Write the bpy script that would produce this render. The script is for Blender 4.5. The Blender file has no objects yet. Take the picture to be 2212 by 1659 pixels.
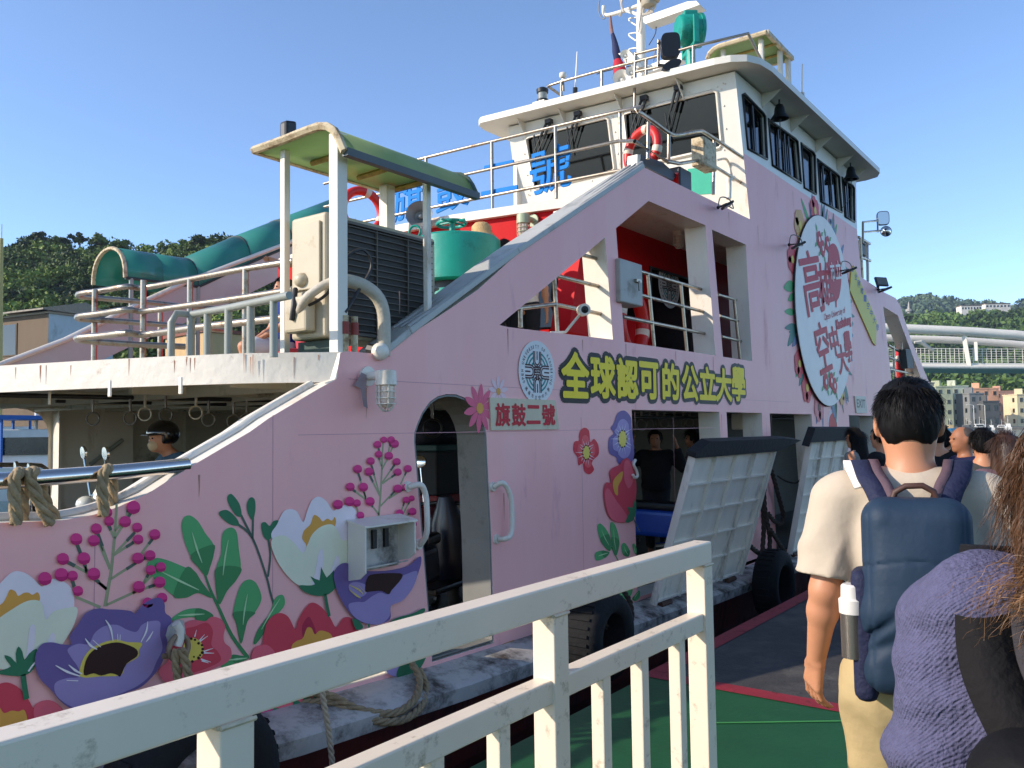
import bpy, bmesh, math, random
import numpy as np
from mathutils import Vector, Matrix, Euler
from mathutils.geometry import tessellate_polygon

# ------------------------------------------------------------------ camera, sky, sun, exposure
SC = bpy.context.scene
COL = SC.collection
CR, CU, CB = (.600921, -.799192, -.013672), (-.034906, -.043327, .998451), (-.798546, -.599513, -.053933)
cam_data = bpy.data.cameras.new("camera")
cam = bpy.data.objects.new("camera", cam_data); COL.objects.link(cam)
cam.matrix_world = Matrix(((CR[0], CU[0], CB[0], 0), (CR[1], CU[1], CB[1], 0), (CR[2], CU[2], CB[2], 0), (0, 0, 0, 1)))
cam_data.sensor_width = 36; cam_data.lens = 1800 / 2212 * 36
cam_data.clip_start = .05; cam_data.clip_end = 6000
cam_data.dof.use_dof = False
SC.camera = cam
SUN_DIR = Vector((-.70, .56, .44)).normalized()        # towards the sun
world = bpy.data.worlds.new("World"); SC.world = world; world.use_nodes = True
wn = world.node_tree.nodes; wl = world.node_tree.links
for n in list(wn): wn.remove(n)
sky = wn.new("ShaderNodeTexSky"); sky.sky_type = 'NISHITA'; sky.sun_disc = False
sky.sun_elevation = math.asin(SUN_DIR.z)
sky.sun_rotation = math.atan2(SUN_DIR.x, SUN_DIR.y)
sky.air_density = .68; sky.dust_density = .2; sky.ozone_density = 3.1; sky.altitude = 0
bg = wn.new("ShaderNodeBackground"); bg.inputs[1].default_value = .15
wo = wn.new("ShaderNodeOutputWorld")
wl.new(sky.outputs[0], bg.inputs[0]); wl.new(bg.outputs[0], wo.inputs[0])
sun_data = bpy.data.lights.new("sun", 'SUN'); sun_data.energy = 2.65; sun_data.angle = math.radians(.55); sun_data.color = (1, .90, .78)
sun = bpy.data.objects.new("sun", sun_data); COL.objects.link(sun)
sun.rotation_euler = SUN_DIR.to_track_quat('Z', 'Y').to_euler()
SC.view_settings.view_transform = 'Standard'; SC.view_settings.look = 'None'
SC.view_settings.exposure = 1.0; SC.view_settings.gamma = 1
SC.cycles.max_bounces = 6; SC.cycles.transparent_max_bounces = 8
SC.cycles.diffuse_bounces = 4; SC.cycles.glossy_bounces = 3; SC.cycles.transmission_bounces = 4
SC.cycles.sample_clamp_indirect = 6; SC.cycles.caustics_reflective = False; SC.cycles.caustics_refractive = False
try: SC.cycles.use_denoising = True
except Exception: pass

# ------------------------------------------------------------------ photograph survey: turns a sighted direction into a point on a known plane
def ray(v):
    a, b = (v[0] - 1106) / 1800, (829.5 - v[1]) / 1800
    return Vector(tuple(CR[i] * a + CU[i] * b - CB[i] for i in range(3)))
def at(v, t=None, s=None, z=None, k=None):
    d = ray(v)
    if t is not None: k = t / d.y
    elif s is not None: k = s / d.x
    elif z is not None: k = z / d.z
    return d * k
def on(v, p0, n):
    d = ray(v); n = Vector(n); return d * (Vector(p0).dot(n) / d.dot(n))
REG = dict(V=(0, 0, 1), R1=(0, 438.9, 1/3), R2=(548.6, 219.4, 1/3), R3=(987.5, 0, 1/3), R4=(1474.6, 54.9, 1/3), R5=(0, 932.6, 1/3),
           R6=(658.4, 768, 1/3), R7=(1097.2, 493.7, 1/3), R8=(1474.6, 493.7, 1/3), S1=(0, 1106, 1/3), S2=(658.4, 1106, 1/3),
           S3=(1286, 877.8, .3307), S4=(1474.6, 1106, 1/3), S5=(1663.4, 740.6, .3307), S6=(1882.8, 630.9, .215), S7=(1289.2, 0, .1653), S8=(0, 795.5, .2149))
def Q(reg, pts):
    ox, oy, k = REG[reg]
    return [(ox + p[0] * k, oy + p[1] * k) for p in pts]
def W(reg, pts, t=4.0): return [at(v, t=t) for v in Q(reg, pts)]
def spl(pts, n=6, closed=True):
    """smooth Catmull-Rom line through the points"""
    P = [Vector(p) for p in pts]; N = len(P); out = []
    for i in range(N if closed else N - 1):
        a, b, c, d = (P[(i - 1) % N], P[i], P[(i + 1) % N], P[(i + 2) % N]) if closed else (P[max(i - 1, 0)], P[i], P[i + 1], P[min(i + 2, N - 1)])
        for k in range(n):
            u = k / n
            out.append(.5 * (2 * b + (c - a) * u + (2 * a - 5 * b + 4 * c - d) * u * u + (3 * b - a - 3 * c + d) * u ** 3))
    if not closed: out.append(P[-1])
    return out

# ------------------------------------------------------------------ materials
def lin(h):
    h = h.lstrip('#'); c = [int(h[i:i + 2], 16) / 255 for i in (0, 2, 4)]
    return tuple(w * (((x + .055) / 1.055) ** 2.4 if x > .04045 else x / 12.92) for x, w in zip(c, (1.06, .965, .84)))  # also folds a warm white-balance tint into every base colour, against blue skylight
MATS = {}
def mat(name, col, rough=.5, metal=0., var=.12, scale=3., bump=0., bscale=40., stain=None, samt=.3, sscale=2., spec=.5, coat=0., alpha=1., trans=0., streak=1.):
    if name in MATS: return MATS[name]
    m = bpy.data.materials.new(name); m.use_nodes = True; nt = m.node_tree; N = nt.nodes; L = nt.links
    b = N["Principled BSDF"]; c = lin(col) if isinstance(col, str) else col
    b.inputs["Roughness"].default_value = rough; b.inputs["Metallic"].default_value = metal
    b.inputs["Specular IOR Level"].default_value = spec
    if coat: b.inputs["Coat Weight"].default_value = coat; b.inputs["Coat Roughness"].default_value = .12
    if alpha < 1: b.inputs["Alpha"].default_value = alpha
    if trans: b.inputs["Transmission Weight"].default_value = trans
    tc = N.new("ShaderNodeTexCoord"); mp = N.new("ShaderNodeMapping"); mp.inputs[3].default_value = (1, 1, streak); L.new(tc.outputs["Object"], mp.inputs[0])
    no = N.new("ShaderNodeTexNoise"); no.inputs["Scale"].default_value = scale; no.inputs["Detail"].default_value = 6; no.inputs["Roughness"].default_value = .62
    L.new(mp.outputs[0], no.inputs["Vector"])
    rp = N.new("ShaderNodeValToRGB"); e = rp.color_ramp.elements
    e[0].position = .3; e[1].position = .7
    e[0].color = tuple(x * (1 - var) for x in c) + (1,); e[1].color = tuple(min(1, x * (1 + var * .6)) for x in c) + (1,)
    L.new(no.outputs[0], rp.inputs[0]); out = rp.outputs[0]
    if stain:
        n2 = N.new("ShaderNodeTexNoise"); n2.inputs["Scale"].default_value = sscale; n2.inputs["Detail"].default_value = 9; n2.inputs["Roughness"].default_value = .72
        L.new(mp.outputs[0], n2.inputs["Vector"])
        r2 = N.new("ShaderNodeValToRGB"); r2.color_ramp.elements[0].position = .62 - samt * .35; r2.color_ramp.elements[1].position = .78 - samt * .3
        L.new(n2.outputs[0], r2.inputs[0])
        mx = N.new("ShaderNodeMix"); mx.data_type = 'RGBA'; sc = lin(stain); mx.inputs[7].default_value = sc + (1,)
        L.new(r2.outputs[0], mx.inputs[0]); L.new(out, mx.inputs[6]); out = mx.outputs[2]
        mr = N.new("ShaderNodeMapRange"); mr.inputs[3].default_value = rough; mr.inputs[4].default_value = min(.95, rough + .3); L.new(r2.outputs[0], mr.inputs[0]); L.new(mr.outputs[0], b.inputs["Roughness"])
    L.new(out, b.inputs["Base Color"])
    if bump:
        n3 = N.new("ShaderNodeTexNoise"); n3.inputs["Scale"].default_value = bscale; n3.inputs["Detail"].default_value = 4; L.new(mp.outputs[0], n3.inputs["Vector"])
        bp = N.new("ShaderNodeBump"); bp.inputs["Strength"].default_value = bump; bp.inputs["Distance"].default_value = .02; L.new(n3.outputs[0], bp.inputs["Height"]); L.new(bp.outputs[0], b.inputs["Normal"])
    MATS[name] = m; return m
def wavebump(m, scale=40, strength=.5, dist=.01, direction='Z', distortion=1.):
    nt = m.node_tree; N = nt.nodes; L = nt.links; b = N["Principled BSDF"]
    tc = N.new("ShaderNodeTexCoord"); w = N.new("ShaderNodeTexWave"); w.bands_direction = direction; w.inputs["Scale"].default_value = scale; w.inputs["Distortion"].default_value = distortion; w.inputs["Detail"].default_value = 1
    L.new(tc.outputs["Object"], w.inputs["Vector"]); bp = N.new("ShaderNodeBump"); bp.inputs["Strength"].default_value = strength; bp.inputs["Distance"].default_value = dist
    L.new(w.outputs[1], bp.inputs["Height"])
    if b.inputs["Normal"].is_linked: L.new(b.inputs["Normal"].links[0].from_socket, bp.inputs["Normal"])
    L.new(bp.outputs[0], b.inputs["Normal"]); return m

# ------------------------------------------------------------------ mesh builder
def basis(d, up=Vector((0, 0, 1))):
    d = d.normalized()
    if abs(d.dot(up)) > .995: up = Vector((1, 0, 0))
    x = d.cross(up).normalized(); return x, x.cross(d).normalized()
class MB:
    def __init__(s): s.v = []; s.f = []; s.m = []
    def add(s, vs, fs, mi=0):
        o = len(s.v); s.v += [tuple(v) for v in vs]; s.f += [tuple(i + o for i in f) for f in fs]; s.m += [mi] * len(fs); return s
    def box(s, lo, hi, mi=0):
        (a, b, c), (d, e, f) = lo, hi
        return s.add([(a, b, c), (d, b, c), (d, e, c), (a, e, c), (a, b, f), (d, b, f), (d, e, f), (a, e, f)],
                     [(3, 2, 1, 0), (4, 5, 6, 7), (0, 1, 5, 4), (1, 2, 6, 5), (2, 3, 7, 6), (3, 0, 4, 7)], mi)
    def obox(s, c, ax, ay, az, mi=0):
        """box round c with half-axis vectors"""
        c, ax, ay, az = Vector(c), Vector(ax), Vector(ay), Vector(az)
        p = [c + ax * i + ay * j + az * k for k in (-1, 1) for i, j in ((-1, -1), (1, -1), (1, 1), (-1, 1))]
        return s.add(p, [(3, 2, 1, 0), (4, 5, 6, 7), (0, 1, 5, 4), (1, 2, 6, 5), (2, 3, 7, 6), (3, 0, 4, 7)], mi)
    def bar(s, a, b, w, h, up=(0, 0, 1), mi=0):
        a, b = Vector(a), Vector(b); d = b - a; x, y = basis(d, Vector(up))
        return s.obox((a + b) / 2, x * w / 2, y * h / 2, d / 2, mi)
    def tube(s, pts, r, n=8, closed=False, mi=0, caps=True):
        P = [Vector(p) for p in pts]; N = len(P); R = r if hasattr(r, '__len__') else [r] * N
        rings = []; x = None
        for i, p in enumerate(P):
            d = (P[(i + 1) % N] - P[i - 1]) if closed else (P[min(i + 1, N - 1)] - P[max(i - 1, 0)])
            if d.length < 1e-9: d = Vector((0, 0, 1))
            d.normalize()
            if x is None: x, y = basis(d)
            else:
                x = x - d * x.dot(d)
                if x.length < 1e-6: x, y = basis(d)
                x.normalize(); y = x.cross(d)
            rings.append([p + (x * math.cos(2 * math.pi * k / n) + y * math.sin(2 * math.pi * k / n)) * R[i] for k in range(n)])
        vs = [v for r_ in rings for v in r_]; fs = []
        for i in range(N if closed else N - 1):
            j = (i + 1) % N
            for k in range(n): fs.append((i * n + k, i * n + (k + 1) % n, j * n + (k + 1) % n, j * n + k))
        if caps and not closed: fs += [tuple(range(n))[::-1], tuple((N - 1) * n + k for k in range(n))]
        return s.add(vs, fs, mi)
    def lathe(s, prof, o, axis=(0, 0, 1), n=20, mi=0, sx=1., caps=True):
        """prof: (radius, height) along axis"""
        o = Vector(o); d = Vector(axis).normalized(); x, y = basis(d); x = x * sx; vs = []; fs = []
        for r, h in prof: vs += [o + d * h + (x * math.cos(2 * math.pi * k / n) + y * math.sin(2 * math.pi * k / n)) * r for k in range(n)]
        for i in range(len(prof) - 1):
            for k in range(n): fs.append((i * n + k, i * n + (k + 1) % n, (i + 1) * n + (k + 1) % n, (i + 1) * n + k))
        if caps: fs += [tuple(range(n))[::-1], tuple((len(prof) - 1) * n + k for k in range(n))]
        return s.add(vs, fs, mi)
    def ball(s, c, r, n=12, mi=0, m=8):
        rx, ry, rz = r if hasattr(r, '__len__') else (r, r, r); c = Vector(c); vs = [c + Vector((0, 0, -rz))]; fs = []
        for i in range(1, m):
            a = -math.pi / 2 + math.pi * i / m
            vs += [c + Vector((rx * math.cos(a) * math.cos(2 * math.pi * k / n), ry * math.cos(a) * math.sin(2 * math.pi * k / n), rz * math.sin(a))) for k in range(n)]
        vs.append(c + Vector((0, 0, rz))); T = len(vs) - 1
        for k in range(n):
            fs.append((0, 1 + (k + 1) % n, 1 + k)); fs.append((T, T - n + k, T - n + (k + 1) % n))
            for i in range(m - 2): a = 1 + i * n; fs.append((a + k, a + (k + 1) % n, a + n + (k + 1) % n, a + n + k))
        return s.add(vs, fs, mi)
    def torus(s, c, axis, R, r, n=24, m=8, mi=0, a0=0, a1=2 * math.pi):
        x, y = basis(Vector(axis)); full = abs(a1 - a0 - 2 * math.pi) < 1e-6
        N = n if full else n + 1
        return s.tube([Vector(c) + (x * math.cos(a0 + (a1 - a0) * i / n) + y * math.sin(a0 + (a1 - a0) * i / n)) * R for i in range(N)], r, m, full, mi)
    def sheet(s, loops, mi=0, off=None):
        """flat filled outline (first loop) with holes (other loops)"""
        L = [[Vector(p) for p in l] for l in (loops if isinstance(loops[0], (list, tuple)) and isinstance(loops[0][0], (Vector, list, tuple)) and hasattr(loops[0][0], '__len__') else [loops])]
        if off is not None: L = [[p + Vector(off) for p in l] for l in L]
        tri = tessellate_polygon(L); flat = [p for l in L for p in l]
        return s.add(flat, [tuple(t) for t in tri], mi)
    def prism(s, loops, vec, mi=0, ms=None, mb=None):
        """outline with holes made solid along vec"""
        if not isinstance(loops[0], list): loops = [loops]
        L = [[Vector(p) for p in l] for l in loops]; vec = Vector(vec); flat = [p for l in L for p in l]; n = len(flat)
        tri = [tuple(t) for t in tessellate_polygon(L)]
        nn = Vector((0, 0, 0))
        for t in tri: nn += (flat[t[1]] - flat[t[0]]).cross(flat[t[2]] - flat[t[0]])
        if nn.dot(vec) > 0: tri = [t[::-1] for t in tri]
        s.add(flat, tri, mi); s.add([p + vec for p in flat], [t[::-1] for t in tri], mi if mb is None else mb)
        for l in L:
            k = len(l); area = Vector((0, 0, 0))
            s.add(l + [p + vec for p in l], [(i, (i + 1) % k, k + (i + 1) % k, k + i) for i in range(k)], mi if ms is None else ms)
        return s
    def strip(s, A, B, mi=0):
        n = len(A); return s.add(list(A) + list(B), [(i, i + 1, n + i + 1, n + i) for i in range(n - 1)], mi)
    def build(s, name, mats, parent=None, smooth=None, bevel=0, bseg=2, weld=False, fix=False):
        me = bpy.data.meshes.new(name); me.from_pydata(s.v, [], s.f); me.update()
        if not isinstance(mats, (list, tuple)): mats = [mats]
        for m in mats: me.materials.append(m)
        if len(mats) > 1: me.polygons.foreach_set('material_index', s.m)
        if weld or fix:
            bm = bmesh.new(); bm.from_mesh(me)
            if weld: bmesh.ops.remove_doubles(bm, verts=bm.verts, dist=1e-4)
            bmesh.ops.recalc_face_normals(bm, faces=bm.faces); bm.to_mesh(me); bm.free()
        if smooth is not None:
            me.polygons.foreach_set('use_smooth', [True] * len(me.polygons))
            if smooth < 179: me.set_sharp_from_angle(angle=math.radians(smooth))
        o = bpy.data.objects.new(name, me); COL.objects.link(o)
        if bevel:
            b = o.modifiers.new("bevel", 'BEVEL'); b.width = bevel; b.segments = bseg; b.limit_method = 'ANGLE'; b.angle_limit = math.radians(40)
        if parent is not None: join_to(o, parent)
        return o
def join_to(o, parent):
    o.parent = parent; o.matrix_parent_inverse = world_of(parent).inverted()
def world_of(o):
    m = o.matrix_basis
    return m if o.parent is None else world_of(o.parent) @ o.matrix_parent_inverse @ m
def tag(o, label=None, cat=None, group=None, kind=None):
    if label: o['label'] = label
    if cat: o['category'] = cat
    if group: o['group'] = group
    if kind: o['kind'] = kind
    return o
def thing(name, label, cat, loc=(0, 0, 0), group=None):
    o = bpy.data.objects.new(name, None); o.empty_display_size = .1; COL.objects.link(o); o.location = loc
    return tag(o, label, cat, group)
def kids(o): return [c for c in COL.objects if c.parent == o]
def dup(o, parent=None):
    c = o.copy(); COL.objects.link(c)
    if parent is not None: c.parent = parent
    for k in kids(o): dup(k, c)
    return c
def copy_to(o, loc, label, rotz=None, group=None):
    c = dup(o); c.location = loc; c['label'] = label
    if rotz is not None: c.rotation_euler = (0, 0, rotz)
    if group: c['group'] = group
    return c
def lines(mb, pts, w, nrm=(0, -1, 0), mi=0):
    """flat painted stroke of width w through the points"""
    P = [Vector(p) for p in pts]; n = Vector(nrm); A = []; B = []
    for i, p in enumerate(P):
        d = (P[min(i + 1, len(P) - 1)] - P[max(i - 1, 0)]).normalized(); x = d.cross(n)
        ww = w[i] if hasattr(w, '__len__') else w
        A.append(p + x * ww / 2); B.append(p - x * ww / 2)
    return mb.strip(A, B, mi)
# ------------------------------------------------------------------ lettering
def glyph_mesh(txt, offset=0., depth=0., spacing=1.):
    cu = bpy.data.curves.new("lettering", 'FONT'); cu.body = txt; cu.size = 1; cu.offset = offset; cu.extrude = depth; cu.resolution_u = 4; cu.space_character = spacing
    cu.align_x = 'LEFT'
    o = bpy.data.objects.new("lettering", cu); COL.objects.link(o)
    dg = bpy.context.evaluated_depsgraph_get(); dg.update()
    me = bpy.data.meshes.new_from_object(o.evaluated_get(dg))
    vs = [v.co.copy() for v in me.vertices]; fs = [tuple(p.vertices) for p in me.polygons]
    bpy.data.objects.remove(o); bpy.data.curves.remove(cu); bpy.data.meshes.remove(me)
    return vs, fs
GC = {}
def text(mb, txt, quad, mi=0, offset=0., depth=0., halo=0., lift=(0, 0, 0), spacing=1., fit=True):
    """writes txt into the quad (origin, right edge vector, up edge vector): glyph bounds are fitted to it"""
    key = (txt, offset, depth, spacing)
    if key not in GC: GC[key] = glyph_mesh(txt, offset, depth, spacing)
    vs, fs = GC[key]
    if not vs: return mb
    x0, x1 = min(v.x for v in vs), max(v.x for v in vs); y0, y1 = min(v.y for v in vs), max(v.y for v in vs)
    o, rx, uy = (Vector(q) for q in quad); nrm = rx.cross(uy).normalized()
    for k in range(16 if halo else 1):
        sh = Vector((0, 0, 0))
        if halo:
            a = 2 * math.pi * k / 16; sh = rx.normalized() * math.cos(a) * halo + uy.normalized() * math.sin(a) * halo + nrm * (k * 1e-4)
        pts = [o + rx * ((v.x - x0) / max(x1 - x0, 1e-6)) + uy * ((v.y - y0) / max(y1 - y0, 1e-6)) + nrm * v.z + sh + Vector(lift) for v in vs]
        mb.add(pts, fs, mi)
    return mb
# ------------------------------------------------------------------ organic bodies: blended round limbs, skinned as one surface
def surfnet(F, o, h):
    s = F < 0; nx, ny, nz = F.shape; C = (nx - 1, ny - 1, nz - 1)
    acc = np.zeros(C + (3,)); cnt = np.zeros(C)
    I = np.indices(F.shape).astype(float)
    for ax in range(3):
        sl0 = [slice(None)] * 3; sl1 = [slice(None)] * 3; sl0[ax] = slice(0, -1); sl1[ax] = slice(1, None)
        a = F[tuple(sl0)]; b = F[tuple(sl1)]; cr = (a < 0) != (b < 0); t = np.where(cr, a / np.where(cr, a - b, 1), 0)
        pos = [I[q][tuple(sl0)] + (t if q == ax else 0) for q in range(3)]
        o1, o2 = [q for q in range(3) if q != ax]
        for d1 in (0, 1):
            for d2 in (0, 1):
                ss = [slice(None)] * 3; ss[o1] = slice(d1, d1 + C[o1]); ss[o2] = slice(d2, d2 + C[o2])
                c = cr[tuple(ss)]; cnt += c
                for q in range(3): acc[..., q] += np.where(c, pos[q][tuple(ss)], 0)
    act = cnt > 0; idx = -np.ones(C, int); idx[act] = np.arange(act.sum())
    V_ = acc[act] / cnt[act][:, None] * h + np.array(o)
    faces = []
    for ax in range(3):
        sl0 = [slice(None)] * 3; sl1 = [slice(None)] * 3; sl0[ax] = slice(0, -1); sl1[ax] = slice(1, None)
        a = s[tuple(sl0)]; b = s[tuple(sl1)]; o1, o2 = [q for q in range(3) if q != ax]
        cr = np.argwhere(a != b)
        cr = cr[(cr[:, o1] > 0) & (cr[:, o2] > 0) & (cr[:, o1] < C[o1]) & (cr[:, o2] < C[o2])]
        if not len(cr): continue
        def cell(d1, d2):
            q = cr.copy(); q[:, o1] -= d1; q[:, o2] -= d2; return idx[q[:, 0], q[:, 1], q[:, 2]]
        quad = np.stack([cell(1, 1), cell(0, 1), cell(0, 0), cell(1, 0)], 1)
        fl = a[cr[:, 0], cr[:, 1], cr[:, 2]]
        if ax == 1: fl = ~fl
        quad[~fl] = quad[~fl][:, ::-1]; faces.append(quad)
    return V_, np.concatenate(faces)
def smin(a, b, k):
    h = np.clip(.5 + .5 * (b - a) / k, 0, 1); return b * (1 - h) + a * h - k * h * (1 - h)
def blob(prims, res=.02, k=.03, fn=None, pad=.05, cut=None):
    """prims: ('c', a, b, ra, rb[, k]) tapered limb, ('e', centre, radii[, euler][, k]) ellipsoid"""
    lo = np.full(3, 1e9); hi = -lo
    for p in prims:
        if p[0] == 'c':
            for q, r in ((p[1], p[3]), (p[2], p[4])): lo = np.minimum(lo, np.array(q) - r); hi = np.maximum(hi, np.array(q) + r)
        else:
            r = max(p[2]) * (1.75 if p[0] == 'b' else 1); lo = np.minimum(lo, np.array(p[1]) - r); hi = np.maximum(hi, np.array(p[1]) + r)
    lo -= pad + 2 * res; hi += pad + 2 * res; n = np.ceil((hi - lo) / res).astype(int) + 1
    AX = [lo[i] + np.arange(n[i]) * res for i in range(3)]; XX, YY, ZZ = np.meshgrid(*AX, indexing='ij'); F = np.full(XX.shape, 1.)
    for p in prims:
        if p[0] == 'c':
            a = np.array(p[1], float); b = np.array(p[2], float); kk = p[5] if len(p) > 5 else k; mr = max(p[3], p[4]); pl, ph = np.minimum(a, b) - mr, np.maximum(a, b) + mr
        else:
            c = np.array(p[1], float); mr = max(p[2]) * (1.75 if p[0] == 'b' else 1.); pl, ph = c - mr, c + mr; kk = p[4] if len(p) > 4 and p[4] is not None else k
        m_ = kk * 1.2 + 4 * res + .02; i0 = np.maximum(((pl - m_ - lo) / res).astype(int), 0); i1 = np.minimum(((ph + m_ - lo) / res).astype(int) + 2, n); sl = tuple(slice(u, w) for u, w in zip(i0, i1)); X, Y, Z = XX[sl], YY[sl], ZZ[sl]
        if p[0] == 'c':
            ab = b - a; L2 = max(ab @ ab, 1e-9); h = np.clip(((X - a[0]) * ab[0] + (Y - a[1]) * ab[1] + (Z - a[2]) * ab[2]) / L2, 0, 1)
            d = np.sqrt((X - a[0] - h * ab[0]) ** 2 + (Y - a[1] - h * ab[1]) ** 2 + (Z - a[2] - h * ab[2]) ** 2) - (p[3] + (p[4] - p[3]) * h)
        else:
            x, y, z = X - c[0], Y - c[1], Z - c[2]; eu = (p[5] if len(p) > 5 else None) if p[0] == 'b' else (p[3] if len(p) > 3 else None)
            if eu is not None:
                M = np.array(Euler(eu).to_matrix()).T; x, y, z = (M[i, 0] * x + M[i, 1] * y + M[i, 2] * z for i in range(3))
            r = np.array(p[2], float)
            if p[0] == 'b':
                rr = p[3]; qx, qy, qz = np.abs(x) - r[0] + rr, np.abs(y) - r[1] + rr, np.abs(z) - r[2] + rr
                d = np.sqrt(np.maximum(qx, 0) ** 2 + np.maximum(qy, 0) ** 2 + np.maximum(qz, 0) ** 2) + np.minimum(np.maximum(qx, np.maximum(qy, qz)), 0) - rr
            else:
                q = np.sqrt((x / r[0]) ** 2 + (y / r[1]) ** 2 + (z / r[2]) ** 2); q2 = np.sqrt((x / r[0] ** 2) ** 2 + (y / r[1] ** 2) ** 2 + (z / r[2] ** 2) ** 2) + 1e-9; d = q * (q - 1) / q2
        F[sl] = smin(F[sl], d, kk)
    X, Y, Z = XX, YY, ZZ
    if fn is not None: F = F + fn(X, Y, Z)
    if cut is not None: F = np.maximum(F, cut(X, Y, Z))
    F[[0, -1]] = 1; F[:, [0, -1]] = 1; F[:, :, [0, -1]] = 1
    return surfnet(F, lo, res)
def skin_obj(name, prims, m, parent, M=None, res=.02, k=.03, fn=None, cut=None, disp=0.):
    V_, F_ = blob(prims, res, k, fn, cut=cut)
    if M is not None: V_ = V_ @ np.array(M.to_3x3()).T + np.array(M.translation)
    b = MB(); b.v = V_.tolist(); b.f = F_.tolist(); b.m = [0] * len(F_)
    return b.build(name, m, parent, smooth=180)
rnd = random.Random(7)
# ------------------------------------------------------------------ palette
PINK = mat('pink_vinyl', '#ffbcbe', .45, spec=.22, var=.075, scale=2.6, bump=.16, bscale=2.6, stain='#d698a6', samt=.06, sscale=3.2, streak=.22)
WHITE = mat('white_ship_paint', '#e0ded8', .45, var=.07, scale=3, bump=.12, bscale=14, stain='#b9ad9c', samt=.2, sscale=3, streak=.4)
WORN = mat('worn_white_paint', '#bdbcba', .55, var=.16, scale=4, bump=.2, bscale=18, stain='#4a433d', samt=.5, sscale=3.2, streak=1)
SHELL = mat('flaking_white_paint', '#dcdad4', .5, var=.06, scale=5, bump=.3, bscale=12, stain='#8a6a4a', samt=.06, sscale=5)
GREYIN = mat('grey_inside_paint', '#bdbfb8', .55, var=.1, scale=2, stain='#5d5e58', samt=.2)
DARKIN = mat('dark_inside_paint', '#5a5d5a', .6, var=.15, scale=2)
RED = mat('red_house_paint', '#c4090f', .5, var=.08, scale=2, bump=.08, bscale=6, spec=.15)
HULLRED = mat('oxide_red_hull', '#5a2018', .6, var=.25, scale=3, stain='#2b1512', samt=.35, streak=.3)
STEEL = mat('stainless_pipe', '#a39d94', .3, metal=.85, var=.15, scale=9, stain='#6d5340', samt=.3, sscale=9)
GREYPIPE = mat('grey_painted_pipe', '#8f9794', .45, var=.1)
CAPGREY = mat('pale_grey_cap', '#aeb3b4', .5, var=.08, stain='#7d7f80', samt=.2)
YELLOWDECK = mat('yellow_deck_paint', '#a8801a', .6, var=.25, scale=6, stain='#4d3b18', samt=.4, sscale=6)
DECKGREY = mat('deck_plate', '#4f524f', .7, var=.2, scale=4)
GLASS = mat('dark_window_glass', '#07090a', .05, var=.2, scale=1.5, spec=.42)
RUBBER = mat('black_rubber', '#141416', .75, var=.25, scale=8, bump=.3, bscale=20)
BLACK = mat('black_plastic', '#17181a', .45, var=.15)
TEALP = mat('teal_machine_paint', '#119486', .42, var=.1, scale=4, bump=.15, bscale=10, stain='#0d5a4c', samt=.18, sscale=3)
BEIGE = mat('aircon_beige', '#b9b29e', .5, var=.06, scale=4, stain='#a08c6c', samt=.1, sscale=6)
def sheetmat(m, f):
    nt = m.node_tree; N = nt.nodes; L = nt.links; b = N['Principled BSDF']; t = N.new('ShaderNodeBsdfTranslucent'); mx = N.new('ShaderNodeMixShader'); mx.inputs[0].default_value = f
    L.new(b.inputs['Base Color'].links[0].from_socket, t.inputs['Color']); L.new(b.outputs[0], mx.inputs[1]); L.new(t.outputs[0], mx.inputs[2]); L.new(mx.outputs[0], N['Material Output'].inputs[0]); return m
GREENSH = sheetmat(mat('green_canopy_sheet', '#aac694', .35, var=.1, scale=3), .5)
RUST = mat('rusty_cream_edge', '#c9bda0', .6, var=.15, scale=8, stain='#6b4c25', samt=.4, sscale=9)
ROPE = mat('rope_fibre', '#9b8a6c', .85, var=.3, scale=30, bump=.4, bscale=90)
DARKROPE = mat('dark_tarred_rope', '#3d352d', .9, var=.35, scale=30, bump=.4, bscale=90)

# ------------------------------------------------------------------ the ferry
ferry = thing('ferry', 'pink flower painted car ferry with white wheelhouse moored beside the quay', 'ferry', (10, 8, -1.65))
def zb(s): return float(np.interp(s, [0, 2.87, 4.4, 7.4, 11.6, 23.5], [-1.28, -1.57, -1.645, -1.71, -1.78, -1.85]))
T0 = 4.0
def sz(l): return [Vector((a, T0, b)) for a, b in l]
top = sz([(.1, -.37), (.9, -.385)]) + W('R5', [(0, 590), (400, 575), (600, 540), (755, 492), (960, 400), (1130, 290), (1280, 200), (1450, 100), (1620, 0)]) + \
      W('R1', [(1740, 1395), (2060, 1205), (2180, 1140)]) + W('V', [(735, 762)]) + W('R2', [(610, 1618), (745, 1630), (850, 1640), (1010, 1510)]) + \
      W('R2', [(1230, 1370), (1450, 1220)]) + W('R3', [(395, 1640), (830, 1330), (1210, 1085)]) + sz([(8.9, 2.71), (10.62, 2.73), (10.45, 3.58), (15.98, 3.58), (16.17, 2.72)]) + \
      W('R8', [(1240, 370), (1300, 410), (1380, 450), (1410, 500), (1480, 720), (1600, 1000)]) + sz([(23.3, -.1)])
bot = sz([(s, zb(s)) for s in (23.4, 20, 16, 13, 11, 9, 7, 5, 4, 3, 2, 1, .1)])
door = W('R6', [(708, 560), (710, 500), (730, 440), (760, 370), (810, 300), (860, 265), (920, 250), (980, 252), (1040, 275), (1090, 320), (1130, 370), (1160, 440), (1177, 510), (1190, 800), (1210, 1200)]) + sz([(5.05, -1.625), (4.36, -1.61)])
def clampz(l, z): return l
port = sz([(3.32, -1.57), (3.93, -1.585), (3.93, -1.40), (3.34, -1.38)])
O1 = sz([(7.29, .175), (9.44, .17), (9.52, -1.0), (9.6, -1.72), (7.33, -1.66)])
O2 = sz([(9.66, .17), (10.85, .168), (10.86, -.95), (9.72, -.95)])
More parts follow.
